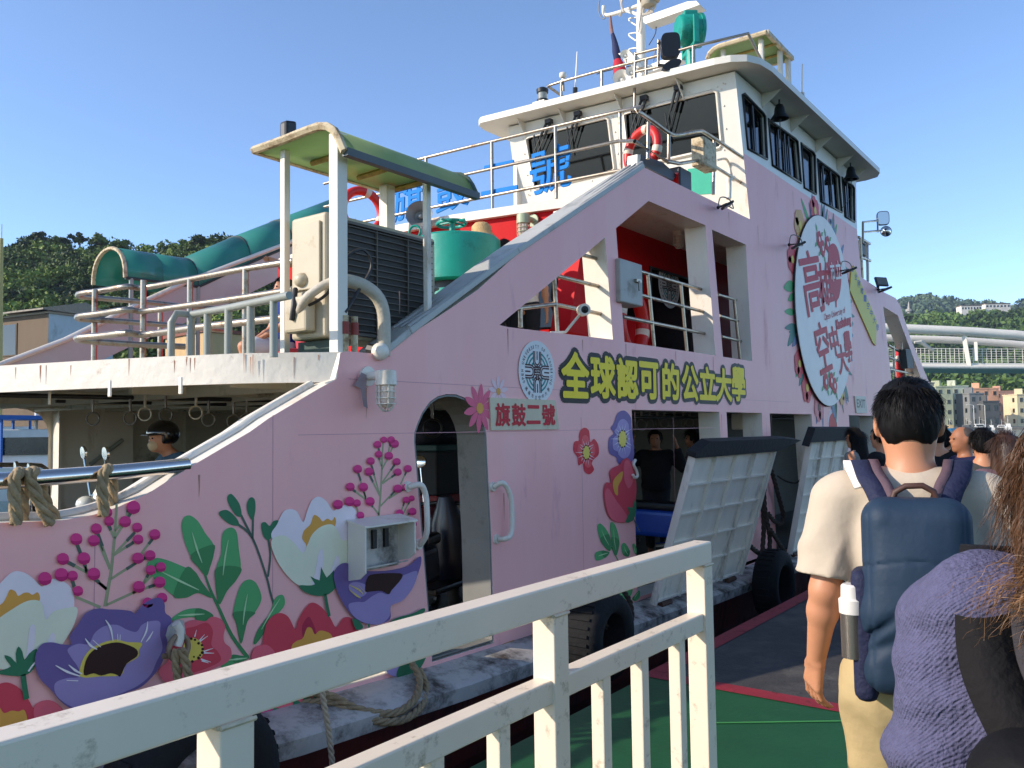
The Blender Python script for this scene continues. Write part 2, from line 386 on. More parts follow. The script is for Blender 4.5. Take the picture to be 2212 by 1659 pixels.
O3 = sz([(11.14, .165), (12.95, .162), (13.15, -1.73), (11.25, -1.72)])
O4 = sz([(15.0, .16), (16.7, .155), (16.9, -1.78), (15.1, -1.77)])
U1 = W('R7', [(-55, 628), (628, 58), (680, 720), (0, 638)])
U1 = W('V', [(1079, 702), (1307, 513), (1324, 733.5), (1097, 706.5)])
U2 = W('V', [(1330.5, 493), (1400.8, 434), (1524, 486.7), (1545.5, 767.7), (1349, 738.7)])
U3 = sz([(9.37, 2.36), (10.45, 2.36), (10.55, .84), (9.6, .84)])
U4 = W('V', [(1908, 662), (1939, 681), (1996, 835), (1926, 822)])
HOLES = [door, port, O1, O2, O3, O4, U1, U2, U3, U4]
sp = MB(); sp.prism([top + bot] + HOLES, (0, .27, 0), 0, ms=1, mb=1)
side = sp.build('side_panel', [PINK, WHITE], ferry)
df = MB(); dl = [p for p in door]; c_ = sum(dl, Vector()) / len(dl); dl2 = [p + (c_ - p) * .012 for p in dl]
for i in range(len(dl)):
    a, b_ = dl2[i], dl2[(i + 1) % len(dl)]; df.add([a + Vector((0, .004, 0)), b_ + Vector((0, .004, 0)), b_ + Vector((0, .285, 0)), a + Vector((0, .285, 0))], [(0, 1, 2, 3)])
dfo = df.build('jamb_shade_strip', mat('jamb_shade_grey', '#777a7b', .55, var=.12, scale=3, stain='#4d4a45', samt=.2, sscale=3), ferry, weld=True); sd_ = dfo.modifiers.new('thick', 'SOLIDIFY'); sd_.thickness = .012  # grey strip lining the jamb; its colour stands in for the doorway's shade
# fine panel seams of the vinyl sheets and a weld line
se = MB()
for z0, a, b in ((-.02, 3.2, 9.3), (.33, 3.6, 12)):
    se.box((a, T0 - .0012, z0), (b, T0 - .0004, z0 + .004))
for x in (2.0, 3.02, 6.35, 8.2, 11.0):
    se.box((x, T0 - .0012, zb(x) + .02), (x + .004, T0 - .0004, -.42 if x < 2.5 else .1))
se.build('panel_seam', mat('vinyl_seam', '#cf94a4', .5), ferry)
# white edging along the sheer of the bulwark
ed = MB(); ed.tube([p + Vector((0, .13, .01)) for p in spl(top[0:14], 4, False)][:-3], .028, 6)
ed.build('bulwark_edge', WHITE, ferry, smooth=60)
# grey cap on the slanting bulwark with cable runs
capp = [p for p in top[18:26]]
capp = W('R2', [(850, 1640), (1010, 1510)]) + W('R3', [(395, 1640), (1210, 1085)])
cp = MB()
for a, b in zip(capp[:-1], capp[1:]): cp.bar(a + Vector((0, .12, .02)), b + Vector((0, .12, .02)), .26, .05)
cp.build('slope_cap', CAPGREY, ferry, bevel=.01)
cb = MB()
for j, (dy, r) in enumerate(((.02, .016), (.09, .01), (.16, .012))):
    pts = []
    for i in range(26):
        u = i / 25; p = W('R2', [(1010, 1510)])[0].lerp(W('R3', [(1210, 1085)])[0], u); pts.append(p + Vector((0, dy, .055 + .004 * math.sin(i * 2.3 + j))))
    cb.tube(pts, r, 6)
cb.build('cable_run', mat('grey_cable', '#a5a8aa', .5), ferry, smooth=60)
# rub strake, hull
xs = [0, .5, 1, 1.5, 2, 2.5, 3, 3.6, 4.4, 5.4, 6.4, 7.4, 8.6, 10, 11.6, 14, 17, 20, 23.6]
def row(y, dz): return [Vector((x, y, zb(x) + dz)) for x in xs]
st = MB(); R0, R1_, R2_, R3_, R4_ = row(4.05, .012), row(3.97, .004), row(3.72, -.05), row(3.68, -.075), row(3.69, -.17)
for a, b in ((R0, R1_), (R1_, R2_), (R2_, R3_), (R3_, R4_), (R4_, row(3.8, -.18))): st.strip(a, b)
st.build('rub_strake', WORN, ferry, smooth=30, weld=True)
hb = MB(); hb.strip(row(3.8, -.16), [Vector((x, 3.86, -2.3)) for x in xs]); hb.strip([Vector((x, 3.86, -2.3)) for x in xs], [Vector((x, 4.4, -3.6)) for x in xs])
hb.strip([Vector((x, 12.3, zb(x))) for x in xs], [Vector((x, 12.1, -3.6)) for x in xs]); hb.box((0, 4.4, -3.6), (.05, 12, -2.2))
hb.build('hull', HULLRED, ferry, weld=True)
dk = MB(); dk.box((.4, 4.0, -1.74), (23, 12.2, -1.70)); dk.build('car_deck', DECKGREY, ferry)
ye = MB(); ye.box((3.1, 3.99, -1.69), (5.3, 4.9, -1.655)); ye.build('door_threshold', YELLOWDECK, ferry)
# upper deck with its bowed white front
ARC = [(4.0, 3.55), (4.42, 3.2), (5.02, 2.96), (5.6, 2.77), (6.47, 2.54), (7.3, 2.4), (8.1, 2.36), (9, 2.4), (9.8, 2.55), (10.6, 2.8), (11.2, 3.1), (12, 3.6)]
def arcx(y): return float(np.interp(y, [a for a, b in ARC], [b for a, b in ARC]))
ya = [4.0 + .25 * i for i in range(33)]
def arow(dx, z): return [Vector((arcx(y) + dx, y, z)) for y in ya]
fa = MB(); fa.strip(arow(0, .31), arow(0, .50)); fa.strip(arow(0, .50), arow(.07, .505)); fa.strip(arow(.07, .505), arow(.07, .44)); fa.strip(arow(.05, .31), arow(0, .31)); fa.strip(arow(.05, .43), arow(.05, .31))
fa.build('deck_front_beam', SHELL, ferry, smooth=40, weld=True)
ud = MB(); ud.prism([[Vector((arcx(y) + .06, y, .42)) for y in ya] + [Vector((23, 12, .42)), Vector((23, 4.27, .42))]], (0, 0, .03))
for x in np.arange(4.2, 18, .9): ud.box((x, 4.28, .32), (x + .06, 11.9, .418))
for y in (5.4, 6.8, 8.2, 9.6, 11): ud.box((3.7, y, .34), (18, y + .05, .417))
ud.build('upper_deck', GREYIN, ferry)
for v in ((107, 857), (237, 836), (390, 829)):
    hk = MB(); p = at(v, z=.29); hk.bar(p + Vector((0, 0, .04)), p + Vector((0, 0, -.06)), .03, .012); hk.build('awning_hook', WHITE, ferry, bevel=.004)
# far side of the car deck
fw = MB(); fw.box((5.39, 11.75, -1.7), (6.42, 12.0, .42)); fw.sheet([at(v, t=11.9) for v in ((-60, 860), (-60, 881), (30, 881), (60, 885), (86, 896), (99, 916), (105, 936), (103, 1003), (115, 1130), (135, 1130), (135, 860))])
fw.box((5.35, 11.7, -1.7), (5.39, 11.98, .42)); fw.build('far_side_wall', WHITE, ferry)
fd = MB(); fd.box((6.43, 11.9, -1.7), (11.5, 12.05, .42)); 
for x in (7.3, 8.4, 9.6): fd.box((x, 11.82, -1.7), (x + .06, 11.9, .42))
fd.build('car_deck_wall', GREYIN, ferry)
fd2 = MB(); fd2.box((22.5, 10.0, -1.7), (22.56, 11.5, .42)); fd2.build('inner_wall_panel', WHITE, ferry)
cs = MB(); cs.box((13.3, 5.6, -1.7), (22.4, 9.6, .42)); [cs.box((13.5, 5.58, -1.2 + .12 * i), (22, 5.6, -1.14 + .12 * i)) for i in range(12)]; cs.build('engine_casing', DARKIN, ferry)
gh = MB(); gh.tube([at(v, t=11.7) for v in ((195, 1003), (200, 1000), (265, 950))], .03, 8); gh.build('grab_handle', GREYPIPE, ferry, smooth=60)
# overhead pipes and the bow rail pipe
op = MB()
for v0, v1 in (((-30, 853), (760, 868)), ((120, 866), (800, 880))): op.tube([at(v0, z=.36), at(v1, z=.33)], .022, 8)
op.tube([Vector((6.2, 4.9, .12)), Vector((16, 4.9, .12))], .018, 8); op.tube([Vector((6.2, 6.2, .2)), Vector((16, 6.2, .2))], .018, 8)
op.build('overhead_pipe', BLACK, ferry, smooth=60)
bp_ = [Vector((2.50, 4.03, -.165)), Vector((2.1, 4.03, -.185)), Vector((1.5, 4.03, -.20)), Vector((.8, 4.03, -.21)), Vector((.2, 4.03, -.21))]
br = MB(); br.tube(spl(bp_, 5, False), .038, 12); br.build('bow_rail', mat('polished_steel', '#c9c9cc', .16, metal=1, var=.06), ferry, smooth=60)
bl = MB()
for y0 in (8.6,):
    pa = [at(v, t=11.6) for v in ((-40, 1004), (60, 1004), (88, 1005), (100, 1012), (104, 1060), (104, 1090))]
    bl.tube(pa, .03, 8)
    for x in (36, 67): bl.tube([at((x, 1004), t=11.6), at((x, 1095), t=11.6)], .022, 8)
    bl.tube([at((-40, 1040), t=11.6), at((104, 1040), t=11.6)], .02, 8)
bl.build('far_bow_railing', STEEL, ferry, smooth=60)
# ------------------------------------------------------------------ red deckhouse
HX = [(5.3, 8.62), (6.2, 8.42), (7.2, 8.25), (8.0, 8.2), (9, 8.22), (10, 8.36), (11.2, 8.6)]
yh = [5.3 + .295 * i for i in range(21)]
def hx(y): return float(np.interp(y, [a for a, b in HX], [b for a, b in HX]))
dh = MB(); dh.strip([Vector((hx(y), y, .45)) for y in yh], [Vector((hx(y) - .04, y, 2.72)) for y in yh])
dwin = [Vector((8.95, 5.3, 1.45)), Vector((10.0, 5.3, 1.45)), Vector((10.0, 5.3, 2.12)), Vector((8.95, 5.3, 2.12))]
ddoor = [Vector((10.25, 5.3, .95)), Vector((12.0, 5.3, .95)), Vector((12.0, 5.3, 2.2)), Vector((10.25, 5.3, 2.2))]
dh.prism([[Vector((8.62, 5.3, .45)), Vector((16.1, 5.3, .45)), Vector((16.1, 5.3, 2.72)), Vector((8.62, 5.3, 2.72))], dwin, ddoor], (0, .06, 0))
dh.box((16.0, 5.36, .45), (16.1, 11.2, 2.72)); dh.box((8.7, 11.1, .45), (16, 11.2, 2.72))
dh.build('deckhouse', RED, ferry, smooth=30)
gl = MB(); gl.sheet(dwin, off=(0, .04, 0)); gl.sheet(ddoor, off=(0, .04, 0)); gl.build('deckhouse_window', GLASS, ferry)
gf = MB()
for q in (dwin, ddoor): gf.tube([p + Vector((0, -.01, 0)) for p in q], .022, 6, True)
gf.box((9.45, 5.29, 1.45), (9.48, 5.34, 2.12)); gf.build('window_frame', BLACK, ferry, smooth=50)
# front corner pillar of the house seen through the triangular opening, with a dark pane and a beige locker
fc = MB(); fc.prism([[at(v, t=5.0) for v in ((1253, 555), (1272, 540), (1279, 728), (1228, 716))]], (0, .25, 0)); fc.build('red_corner_pillar', RED, ferry, bevel=.01)
fp = MB(); fp.sheet([Vector((8.30, 6.0, 1.2)), Vector((8.42, 5.4, 1.2)), Vector((8.42, 5.4, 2.0)), Vector((8.30, 6.0, 2.0))], off=(-.06, 0, 0)); fp.build('deckhouse_front_window', GLASS, ferry)
lk = MB(); lk.box((7.2, 5.55, .5), (7.75, 5.9, 1.3)); lk.build('beige_locker', mat('locker_beige', '#b3a995', .6, var=.2, scale=5), ferry, bevel=.015)
# white rim of the house roof and its deck
ri = MB(); za, zc = 2.70, 2.81
o1 = [Vector((hx(y) - .12, y, za)) for y in yh]; o2 = [Vector((hx(y) - .12, y, zc)) for y in yh]
ri.strip(o1, o2); ri.strip(o2, [p + Vector((.2, 0, 0)) for p in o2]); ri.strip([p + Vector((.2, 0, 0)) for p in o1], o1)
ri.build('roof_rim', WHITE, ferry, smooth=40, weld=True)
rd = MB(); rd.prism([[Vector((hx(y), y, 2.70)) for y in yh] + [Vector((16.1, 11.2, 2.70)), Vector((16.1, 5.3, 2.70))]], (0, 0, .05)); rd.box((8.7, 4.28, 2.62), (16.0, 5.29, 2.68)); rd.prism([[Vector((7.75, 4.28, 2.45)), Vector((8.7, 4.28, 2.66)), Vector((8.7, 5.3, 2.66)), Vector((7.9, 5.3, 2.45))]], (0, 0, .05))
rd.build('house_roof', WHITE, ferry)
# ------------------------------------------------------------------ wheelhouse
A_, B_, C_ = Vector((10.63, 4.0, 2.74)), Vector((10.24, 4.0, 4.6)), Vector((9.98, 7.5, 4.6)); D_ = C_ + (A_ - B_)
nF = (B_ - A_).cross(C_ - A_).normalized()
if nF.x > 0: nF = -nF
wh = MB()
F1 = [on(v, A_, nF) for v in Q('R3', [(452, 905), (470, 885), (960, 763), (982, 775), (1022, 1090), (1005, 1112), (520, 1225), (495, 1215)])]
F2 = [on(v, A_, nF) for v in Q('R3', [(1085, 745), (1105, 728), (1660, 588), (1685, 600), (1716, 935), (1700, 960), (1130, 1085), (1110, 1075)])]
wh.prism([[A_, B_, C_, D_], F1, F2], -nF * .06, 0)
S0, S1_ = 3.58, 4.6
def wr(l):
    q = W('R4', l); return q
WN = [wr([(385, 448), (400, 445), (520, 570), (532, 592), (545, 868), (420, 800)]), wr([(552, 608), (730, 738), (742, 752), (765, 1022), (578, 905)]), wr([(765, 762), (845, 822), (855, 845), (862, 1095), (785, 1052)]),
      wr([(870, 868), (1000, 965), (1012, 980), (1030, 1212), (890, 1140)]), wr([(1030, 985), (1100, 1038), (1110, 1055), (1112, 1275), (1048, 1238)])]
whs = MB(); whs.prism([[Vector((10.45, 4, S0)), Vector((15.98, 4, S0)), Vector((16.05, 4, S1_)), Vector((10.24, 4, S1_))]] + [w for w in WN], (0, .08, 0), 0)
whs.box((15.95, 4.08, 2.74), (16.03, 7.5, S1_)); whs.box((10.1, 7.44, 2.74), (16.0, 7.5, S1_))
wh.v, off_ = wh.v, len(wh.v)
wh.add(whs.v, whs.f); whl = wh.build('wheelhouse', mat('white_wheelhouse_paint', '#dfe0dc', .42, var=.05, bump=.08, bscale=5), ferry)
def winset(loops, n, name, frame_r, mull=()):
    for i, l in enumerate(loops):
        b = MB(); b.sheet(l, off=tuple(n * .04)); w = b.build('window', GLASS, whl)
        f = MB(); f.tube([p - n * .004 for p in l], frame_r, 6, True)
        f.build('window_frame', BLACK if name else WHITE, w, smooth=60)
winset([F1, F2], -nF, False, .026)
winset(WN, Vector((0, 1, 0)), True, .02)
for a, b in (((450, 515), (470, 835)), ((655, 690), (672, 960)), ((680, 705), (700, 975)), ((615, 655), (628, 935)), ((955, 935), (972, 1175)), ((905, 905), (920, 1150)), ((1062, 1010), (1075, 1250))):
    ml = MB(); p, q = W('R4', [a, b], 4.02); ml.bar(p, q, .045, .02, up=(0, 1, 0)); ml.build('window_mullion', BLACK, whl)
# rubber inner gasket rivets of the front windows
for L_ in (F1, F2):
    c = sum(L_, Vector()) / len(L_); S_ = spl(L_, 3)
    for p in S_[::1]:
        q = p + (p - c).normalized() * .07 + nF * .004; rv = MB(); rv.ball(q, .012, 6, m=4); rv.build('window_bolt', WHITE, whl, smooth=60)
# roof slab
RO = [(9.62, 7.75)] + [(9.93, 4.15), (9.98, 3.95), (10.1, 3.78), (10.3, 3.68), (10.6, 3.64), (16.2, 3.62), (16.45, 3.72), (16.55, 3.95), (16.55, 7.6), (16.3, 7.85), (9.9, 7.9), (9.7, 7.85)]
rf = MB(); rf.prism([[Vector((a, b, 4.62)) for a, b in RO]], (0, 0, .09)); rfo = rf.build('roof', mat('pale_roof_paint', '#d9dad6', .45, var=.06), whl, bevel=.03, bseg=3)
for y in (4.7, 5.6, 6.5, 7.2): gs = MB(); gs.prism([[Vector((10.0 + .3 * (4 - y) * .2, y, 4.61)), Vector((10.22 + (4 - y) * .07, y, 4.61)), Vector((10.26 + (4 - y) * .07, y, 4.38))]], (0, .012, 0)); gs.build('roof_bracket', WHITE, rfo)
for x in (11.2, 12.4, 13.6, 14.8, 15.7): gs = MB(); gs.prism([[Vector((x, 3.72, 4.61)), Vector((x, 3.998, 4.61)), Vector((x, 3.998, 4.40))]], (.012, 0, 0)); gs.build('roof_bracket', WHITE, rfo)
# wipers
for (x0, y0), (x1, y1) in (((610, 790), (520, 1000)), ((797, 740), (735, 950)), ((1225, 640), (1150, 850)), ((1445, 575), (1370, 870))):
    w = MB(); p, q = [on(v, A_, nF) + nF * .07 for v in Q('R3', [(x0, y0), (x1, y1)])]; d = (q - p)
    side_ = d.normalized().cross(nF) * .03
    w.tube([p + side_, p + side_ + d * .5], .02, 6); w.tube([p - side_, p - side_ + d * .5], .02, 6); w.tube([p + side_ + d * .5, q + side_], .008, 5); w.tube([p - side_ + d * .5, q - side_], .008, 5)
    e = on(Q('R3', [(x1, y1)])[0], A_, nF) + nF * .03; dn = (D_ - C_).normalized(); w.tube([e - dn * .28, e + dn * .12], .011, 5)
    w.box(tuple(p - Vector((.04, .05, .03))), tuple(p + Vector((.04, .05, .03)))); w.build('wiper', BLACK, whl, smooth=40)
# white-green notice on the front of the wheelhouse
gp = MB(); gp.sheet([on(v, A_, nF) + nF * .006 for v in Q('R3', [(1495, 1095), (1650, 1075), (1660, 1255), (1510, 1265)])]); gp.build('green_locker_door', mat('mint_paint', '#3fb49d', .5), whl)
# ------------------------------------------------------------------ deck railings
def rail(name, runs, posts, r=.022, m=STEEL, pr=None):
    b = MB()
    for l in runs: b.tube(l, r, 8)
    for p, q in posts: b.tube([p, q], pr or r, 8)
    return b.build(name, m, ferry, smooth=60)
def z_(v, z): return at(v, z=z)
# house-top rail that carries the blue letters
P1, P2 = z_((905, 344), 3.8), z_((1336, 241), 3.8)
nR = (P2 - P1).cross(Vector((0, 0, 1))).normalized()
tr = [z_((700, 397), 3.8), P1, P2, z_((1352, 239), 3.8) + Vector((.03, -.02, 0))]
corner = tr[-1]; back = [corner + Vector((.45, .03, -.02)), corner + Vector((1.1, .05, -.30)), corner + Vector((1.35, .05, -.33)), Vector((corner.x + 1.9, corner.y + .04, 3.47)), Vector((corner.x + 2.15, corner.y + .06, 3.43)), Vector((10.55, 4.02, 3.28))]
bk = [at(v, t=tt) for v, tt in zip(Q('R3', [(1150, 718), (1240, 765), (1375, 862), (1440, 872), (1560, 850), (1620, 868), (1860, 1028)]), (4.08, 4.08, 4.08, 4.08, 4.08, 4.08, 4.02))]
bk2 = [at(v, t=4.08) for v in Q('R3', [(1085, 912), (1150, 915), (1360, 1045), (1440, 1060), (1560, 1040), (1620, 1050), (1850, 1190)])]
dz1, dz2 = Vector((0, 0, -.36)), Vector((0, 0, -.72))
runs = [spl(tr[:3] + bk, 4, False), [p + dz1 for p in tr[:3]] + bk2[1:], [p + dz2 for p in tr[:3]]]
posts = []
for vx in (920, 1062, 1200, 1340):
    u = (ray((vx, 300))); d2 = Vector((P2.x - P1.x, P2.y - P1.y, 0)); k = (P1.x * d2.y - P1.y * d2.x) / (u.x * d2.y - u.y * d2.x)
    q = Vector((u.x * k, u.y * k, 3.8)); posts.append((q, Vector((q.x, q.y, 2.88))))
for v0, v1 in (((1240, 795), (1235, 1030)), ((1372, 868), (1370, 1060)), ((1665, 900), (1660, 1260))): posts.append(tuple(W('R3', [v0, v1], 4.09)))
rail('house_top_railing', runs, posts)
# wheelhouse roof rail
zr, zt = 4.72, 5.28
rr = [z_(v, zt) for v in Q('R3', [(735, 640), (600, 565), (620, 545), (800, 500), (940, 455), (1150, 400), (1300, 360)])]
rr2 = [z_(v, zt) for v in Q('R3', [(1150, 455), (1520, 310), (1620, 285), (1670, 290)])]
r1 = [z_(v, 5.2) for v in Q('R3', [(600, 553), (670, 530), (940, 455), (1150, 392), (1310, 355)])] 
r1 = [at(v, s=9.95) for v in Q('R3', [(605, 552), (670, 530), (940, 455), (1300, 362)])] + []
r1b = [at(v, s=9.95) for v in Q('R3', [(1158, 350), (1310, 312)])]
r2 = [at(v, s=9.98) for v in Q('R3', [(1440, 325), (1530, 300), (1630, 278)])] + [Vector((10.35, 3.85, 5.1)), Vector((10.9, 3.80, 4.75))]
bx = [Vector((r1[0].x, r1[0].y + .05, r1[0].z)), Vector((r1[0].x + .8, r1[0].y + .1, r1[0].z - .02))]
po = []
for v0, v1 in (((675, 525), (675, 660)), ((938, 455), (938, 590)), ((1155, 345), (1148, 715)), ((1225, 385), (1225, 520)), ((1530, 300), (1530, 450)), ((1305, 260), (1303, 430))): po.append((at(Q('R3', [v0])[0], s=9.95), at(Q('R3', [v1])[0], s=9.95)))
rail('roof_railing', [r1, [r1[0]] + bx, r1b, r2, [at(v, s=9.95) for v in Q('R3', [(1160, 465), (1340, 425)])]], po, .02)
# side openings
rl = []; ps = []
for a, b in (((760, 250), (1315, 412)), ((760, 405), (1315, 552)), ((745, 572), (1330, 692))): rl.append(W('R7', [a, b], 4.12))
for a, b in (((905, 290), (948, 765)), ((1120, 355), (1160, 800))): ps.append(tuple(W('R7', [a, b], 4.12)))
for a, b in (((1360, 428), (1478, 462)), ((1370, 565), (1490, 600)), ((1385, 700), (1510, 730))): rl.append(W('R7', [a, b], 4.12))
ps.append(tuple(W('R7', [(1465, 460), (1505, 850)], 4.12)))
for a, b in (((470, 168), (640, 212)), ((310, 305), (655, 392))): rl.append(W('R7', [a, b], 4.12))
rl.append(W('R7', [(-20, 528), (90, 515), (300, 490), (655, 565)], 4.12)); ps += [tuple(W('R7', [(300, 320), (320, 668)], 4.12)), tuple(W('R7', [(80, 520), (82, 640)], 4.12))]
rail('side_opening_railing', rl, ps, .02)
rl = [];
for a, b in (((1330, 755), (1480, 840)), ((1330, 830), (1490, 900)), ((1340, 910), (1520, 950))): rl.append(W('R8', [a, b], 4.15))
ps = [tuple(W('R8', [(1365, 760), (1375, 960)], 4.15)), tuple(W('R8', [(1425, 790), (1440, 960)], 4.15))]
rail('stern_opening_railing', rl, ps, .03)
# upper deck forward rails
ZT = 1.5
fr = [z_(v, ZT) for v in Q('R1', [(1900, 376), (1590, 425), (1235, 492), (930, 548), (820, 540), (650, 568), (530, 583), (505, 595), (530, 606), (720, 622), (930, 640), (1200, 668), (1500, 690)])]
fr1 = [z_(v, 1.18) for v in Q('R1', [(1900, 560), (1590, 610), (1235, 660), (930, 700), (820, 690), (650, 715), (525, 730), (500, 740), (530, 752), (720, 762), (930, 778), (1200, 800), (1500, 830)])]
fr2 = [z_(v, .86) for v in Q('R1', [(1900, 735), (1590, 770), (1235, 810), (930, 852), (820, 840), (650, 860), (520, 870), (498, 880), (530, 890), (720, 905), (930, 918), (1200, 930)])]
def dpost(x, y): p = z_(Q('R1', [(x, y)])[0], ZT); return (p, Vector((p.x, p.y, .45)))
rail('fore_deck_railing', [spl(fr, 3, False), spl(fr1, 3, False), spl(fr2, 3, False)], [dpost(1590, 425), dpost(1232, 492), dpost(930, 500), dpost(615, 560), dpost(1040, 655), dpost(1355, 680)], .03)
lg = []; lp = []
tl = [at(v, z=.82) for v in Q('R1', [(1070, 760), (1075, 725), (1110, 703), (1230, 722), (1480, 682), (1875, 598)])]
tl = [at(v, z=.82) for v in Q('R1', [(1110, 715), (1240, 722), (1480, 680), (1875, 598)])]
lg.append([Vector((tl[0].x, tl[0].y, .48)), tl[0] + Vector((0, 0, -.06)), tl[0] + Vector((.02, -.03, 0))] + tl[1:])
for x, y in ((1240, 722), (1345, 705), (1480, 680), (1625, 652), (1775, 620)): p = at(Q('R1', [(x, y)])[0], z=.82); lp.append((p, Vector((p.x, p.y, .46))))
rail('low_deck_railing', lg, lp, .026, GREYPIPE)
# aft walkway rails beside the wheelhouse, with the two mirrors' bracket
rail('aft_railing', [W('R4', [(1140, 1372), (1212, 1415)], 4.3), W('R4', [(1150, 1500), (1215, 1525)], 4.3)], [tuple(W('R4', [(1195, 1400), (1200, 1660)], 4.3)), tuple(W('R4', [(1150, 1380), (1165, 1640)], 4.3))], .03)
# rust runs from the deck beam and the fittings
RUN = mat('rust_run', '#9a6238', .8, var=.3, scale=12)
rr_ = random.Random(11)
for i in range(26):
    y = rr_.uniform(4.05, 8.4); z = .5 - rr_.uniform(0, .03); L_ = rr_.uniform(.03, .14); b = MB(); x = arcx(y) - .0015; lines(b, [Vector((x, y, z)), Vector((x, y, z - L_ * .5)), Vector((x, y, z - L_))], [.007, .004, .001], (-1, -.2, 0)); b.build('rust_run', RUN, ferry)
for x, z, L_ in ((3.75, .28, .2), (4.06, .95, .16), (5.28, .80, .22), (6.4, .80, .12), (7.2, .82, .3), (8.3, .82, .18), (9.3, .82, .26), (7.35, .15, .2), (9.5, .14, .3), (11.2, .14, .25), (12.9, .14, .2), (10.9, 2.7, .35), (9.9, 2.68, .2), (2.55, -.22, .12), (5.2, -.5, .22), (4.33, -.55, .25), (12.4, 3.5, .3), (14.2, 3.5, .25), (15.2, 3.5, .3)):
    b = MB(); lines(b, [Vector((x, 3.9985, z)), Vector((x + .002, 3.9985, z - L_ * .5)), Vector((x, 3.9985, z - L_))], [.012, .007, .001]); b.build('rust_run', mat('pale_rust_run', '#b98a7c', .8, var=.3, scale=12), ferry)
# ------------------------------------------------------------------ setting: water, quay, hills, far shore
WATER = mat('harbour_water', '#285058', .08, var=.3, scale=.15, spec=.5); 
def wavy(m, sc, st, dist):
    nt = m.node_tree; N = nt.nodes; L = nt.links; b = N["Principled BSDF"]; tc = N.new("ShaderNodeTexCoord"); mp = N.new("ShaderNodeMapping"); mp.inputs[3].default_value = (1, 1.7, 1)
    L.new(tc.outputs["Object"], mp.inputs[0]); n = N.new("ShaderNodeTexNoise"); n.inputs["Scale"].default_value = sc; n.inputs["Detail"].default_value = 5; L.new(mp.outputs[0], n.inputs["Vector"])
    bp = N.new("ShaderNodeBump"); bp.inputs["Strength"].default_value = st; bp.inputs["Distance"].default_value = dist; L.new(n.outputs[0], bp.inputs["Height"]); L.new(bp.outputs[0], b.inputs["Normal"])
wavy(WATER, 1.3, .55, .25)
b = MB(); b.add([(-3000, -3000, -3), (4500, -3000, -3), (4500, 4500, -3), (-3000, 4500, -3)], [(0, 1, 2, 3)]); tag(b.build('water', WATER), kind='structure')
GREENF = mat('green_quay_paint', '#14522e', .55, var=.15, scale=5, bump=.1, bscale=30, stain='#5f7d66', samt=-.12, sscale=4)
DARKF = mat('dark_ramp_mat', '#3b3b3d', .8, var=.25, scale=10, bump=.3, bscale=60, stain='#5b5a58', samt=.3, sscale=1.6)
REDL = mat('red_kerb_paint', '#8e2433', .6, var=.2, scale=6, stain='#4a1a20', samt=.25, sscale=8)
QZ = -1.6
b = MB(); b.box((-14, -9, -3.4), (19, 2.60, QZ)); tag(b.build('quay', mat('quay_concrete', '#6a6a66', .8, var=.2)), kind='structure')
b = MB(); b.add([(-14, -9, QZ + .004), (4.98, -9, QZ + .004), (4.98, 2.6, QZ + .004), (-14, 2.6, QZ + .004)], [(0, 1, 2, 3)]); tag(b.build('green_floor', GREENF), kind='structure')
b = MB(); b.add([(4.98, -9, QZ + .004), (19, -9, QZ + .004), (19, 2.6, QZ + .004), (4.98, 2.6, QZ + .004)], [(0, 1, 2, 3)]); tag(b.build('ramp_floor', DARKF), kind='structure')
b = MB(); b.add([(4.92, -9, QZ + .008), (5.06, -9, QZ + .008), (4.98, 2.6, QZ + .008), (4.84, 2.6, QZ + .008)], [(0, 1, 2, 3)]); b.add([(4.98, 2.5, QZ + .009), (19, 2.5, QZ + .009), (19, 2.62, QZ + .009), (4.98, 2.62, QZ + .009)], [(0, 1, 2, 3)]); b.box((4.9, 2.6, QZ - .12), (19, 2.63, QZ + .008)); tag(b.build('red_kerb_line', REDL), kind='structure')
b = MB(); p, q = at((1495, 1562), z=QZ + .008), at((1880, 1556), z=QZ + .008); lines(b, [p, q], .02, (0, 0, 1)); b.build('painted_line', mat('pale_green_line', '#3f8f4c', .6)); tag(COL.objects['painted_line'], kind='structure')
# hills: terrain sheets
GROUND = mat('hill_ground', '#2c3a20', .9, var=.4, scale=.05)
def hill(name, cols, kn, kf, zbase, n=14):
    """cols: (px, skyline py); near edge at kn, crest at kf"""
    rows = []
    for j in range(n):
        u = j / (n - 1); r = []
        for px, py in cols:
            top_ = at((px, py), k=kf); near = at((px, 930), k=kn); p = near.lerp(top_, u); p.z = zbase + (top_.z - zbase) * (u ** .85); r.append(p)
        rows.append(r)
    last = [Vector((p.x * 1.35, p.y * 1.35, p.z * .3)) for p in rows[-1]]; rows.append(last)
    b = MB(); m = len(cols)
    b.add([p for r in rows for p in r], [(j * m + i, j * m + i + 1, (j + 1) * m + i + 1, (j + 1) * m + i) for j in range(len(rows) - 1) for i in range(m - 1)])
    tag(b.build(name, GROUND, smooth=180), kind='structure'); return rows
def leafmat(name, c1, c2, sc):
    m = mat(name, c1, .6, var=.55, scale=sc, spec=.2); nt = m.node_tree; N = nt.nodes; L = nt.links; b = N["Principled BSDF"]
    b.inputs["Subsurface Weight"].default_value = 0
    rp = [n for n in N if n.type == 'VALTORGB'][0]; rp.color_ramp.elements[1].color = lin(c2) + (1,); rp.color_ramp.elements[0].position = .38; rp.color_ramp.elements[1].position = .66
    return m
LEAF1 = leafmat('hill_foliage', '#395325', '#7d9446', .09); LEAF2 = leafmat('far_foliage', '#33502c', '#6b8a45', .02); LEAF3 = leafmat('far_hill_foliage', '#4a6350', '#6b8468', .02)
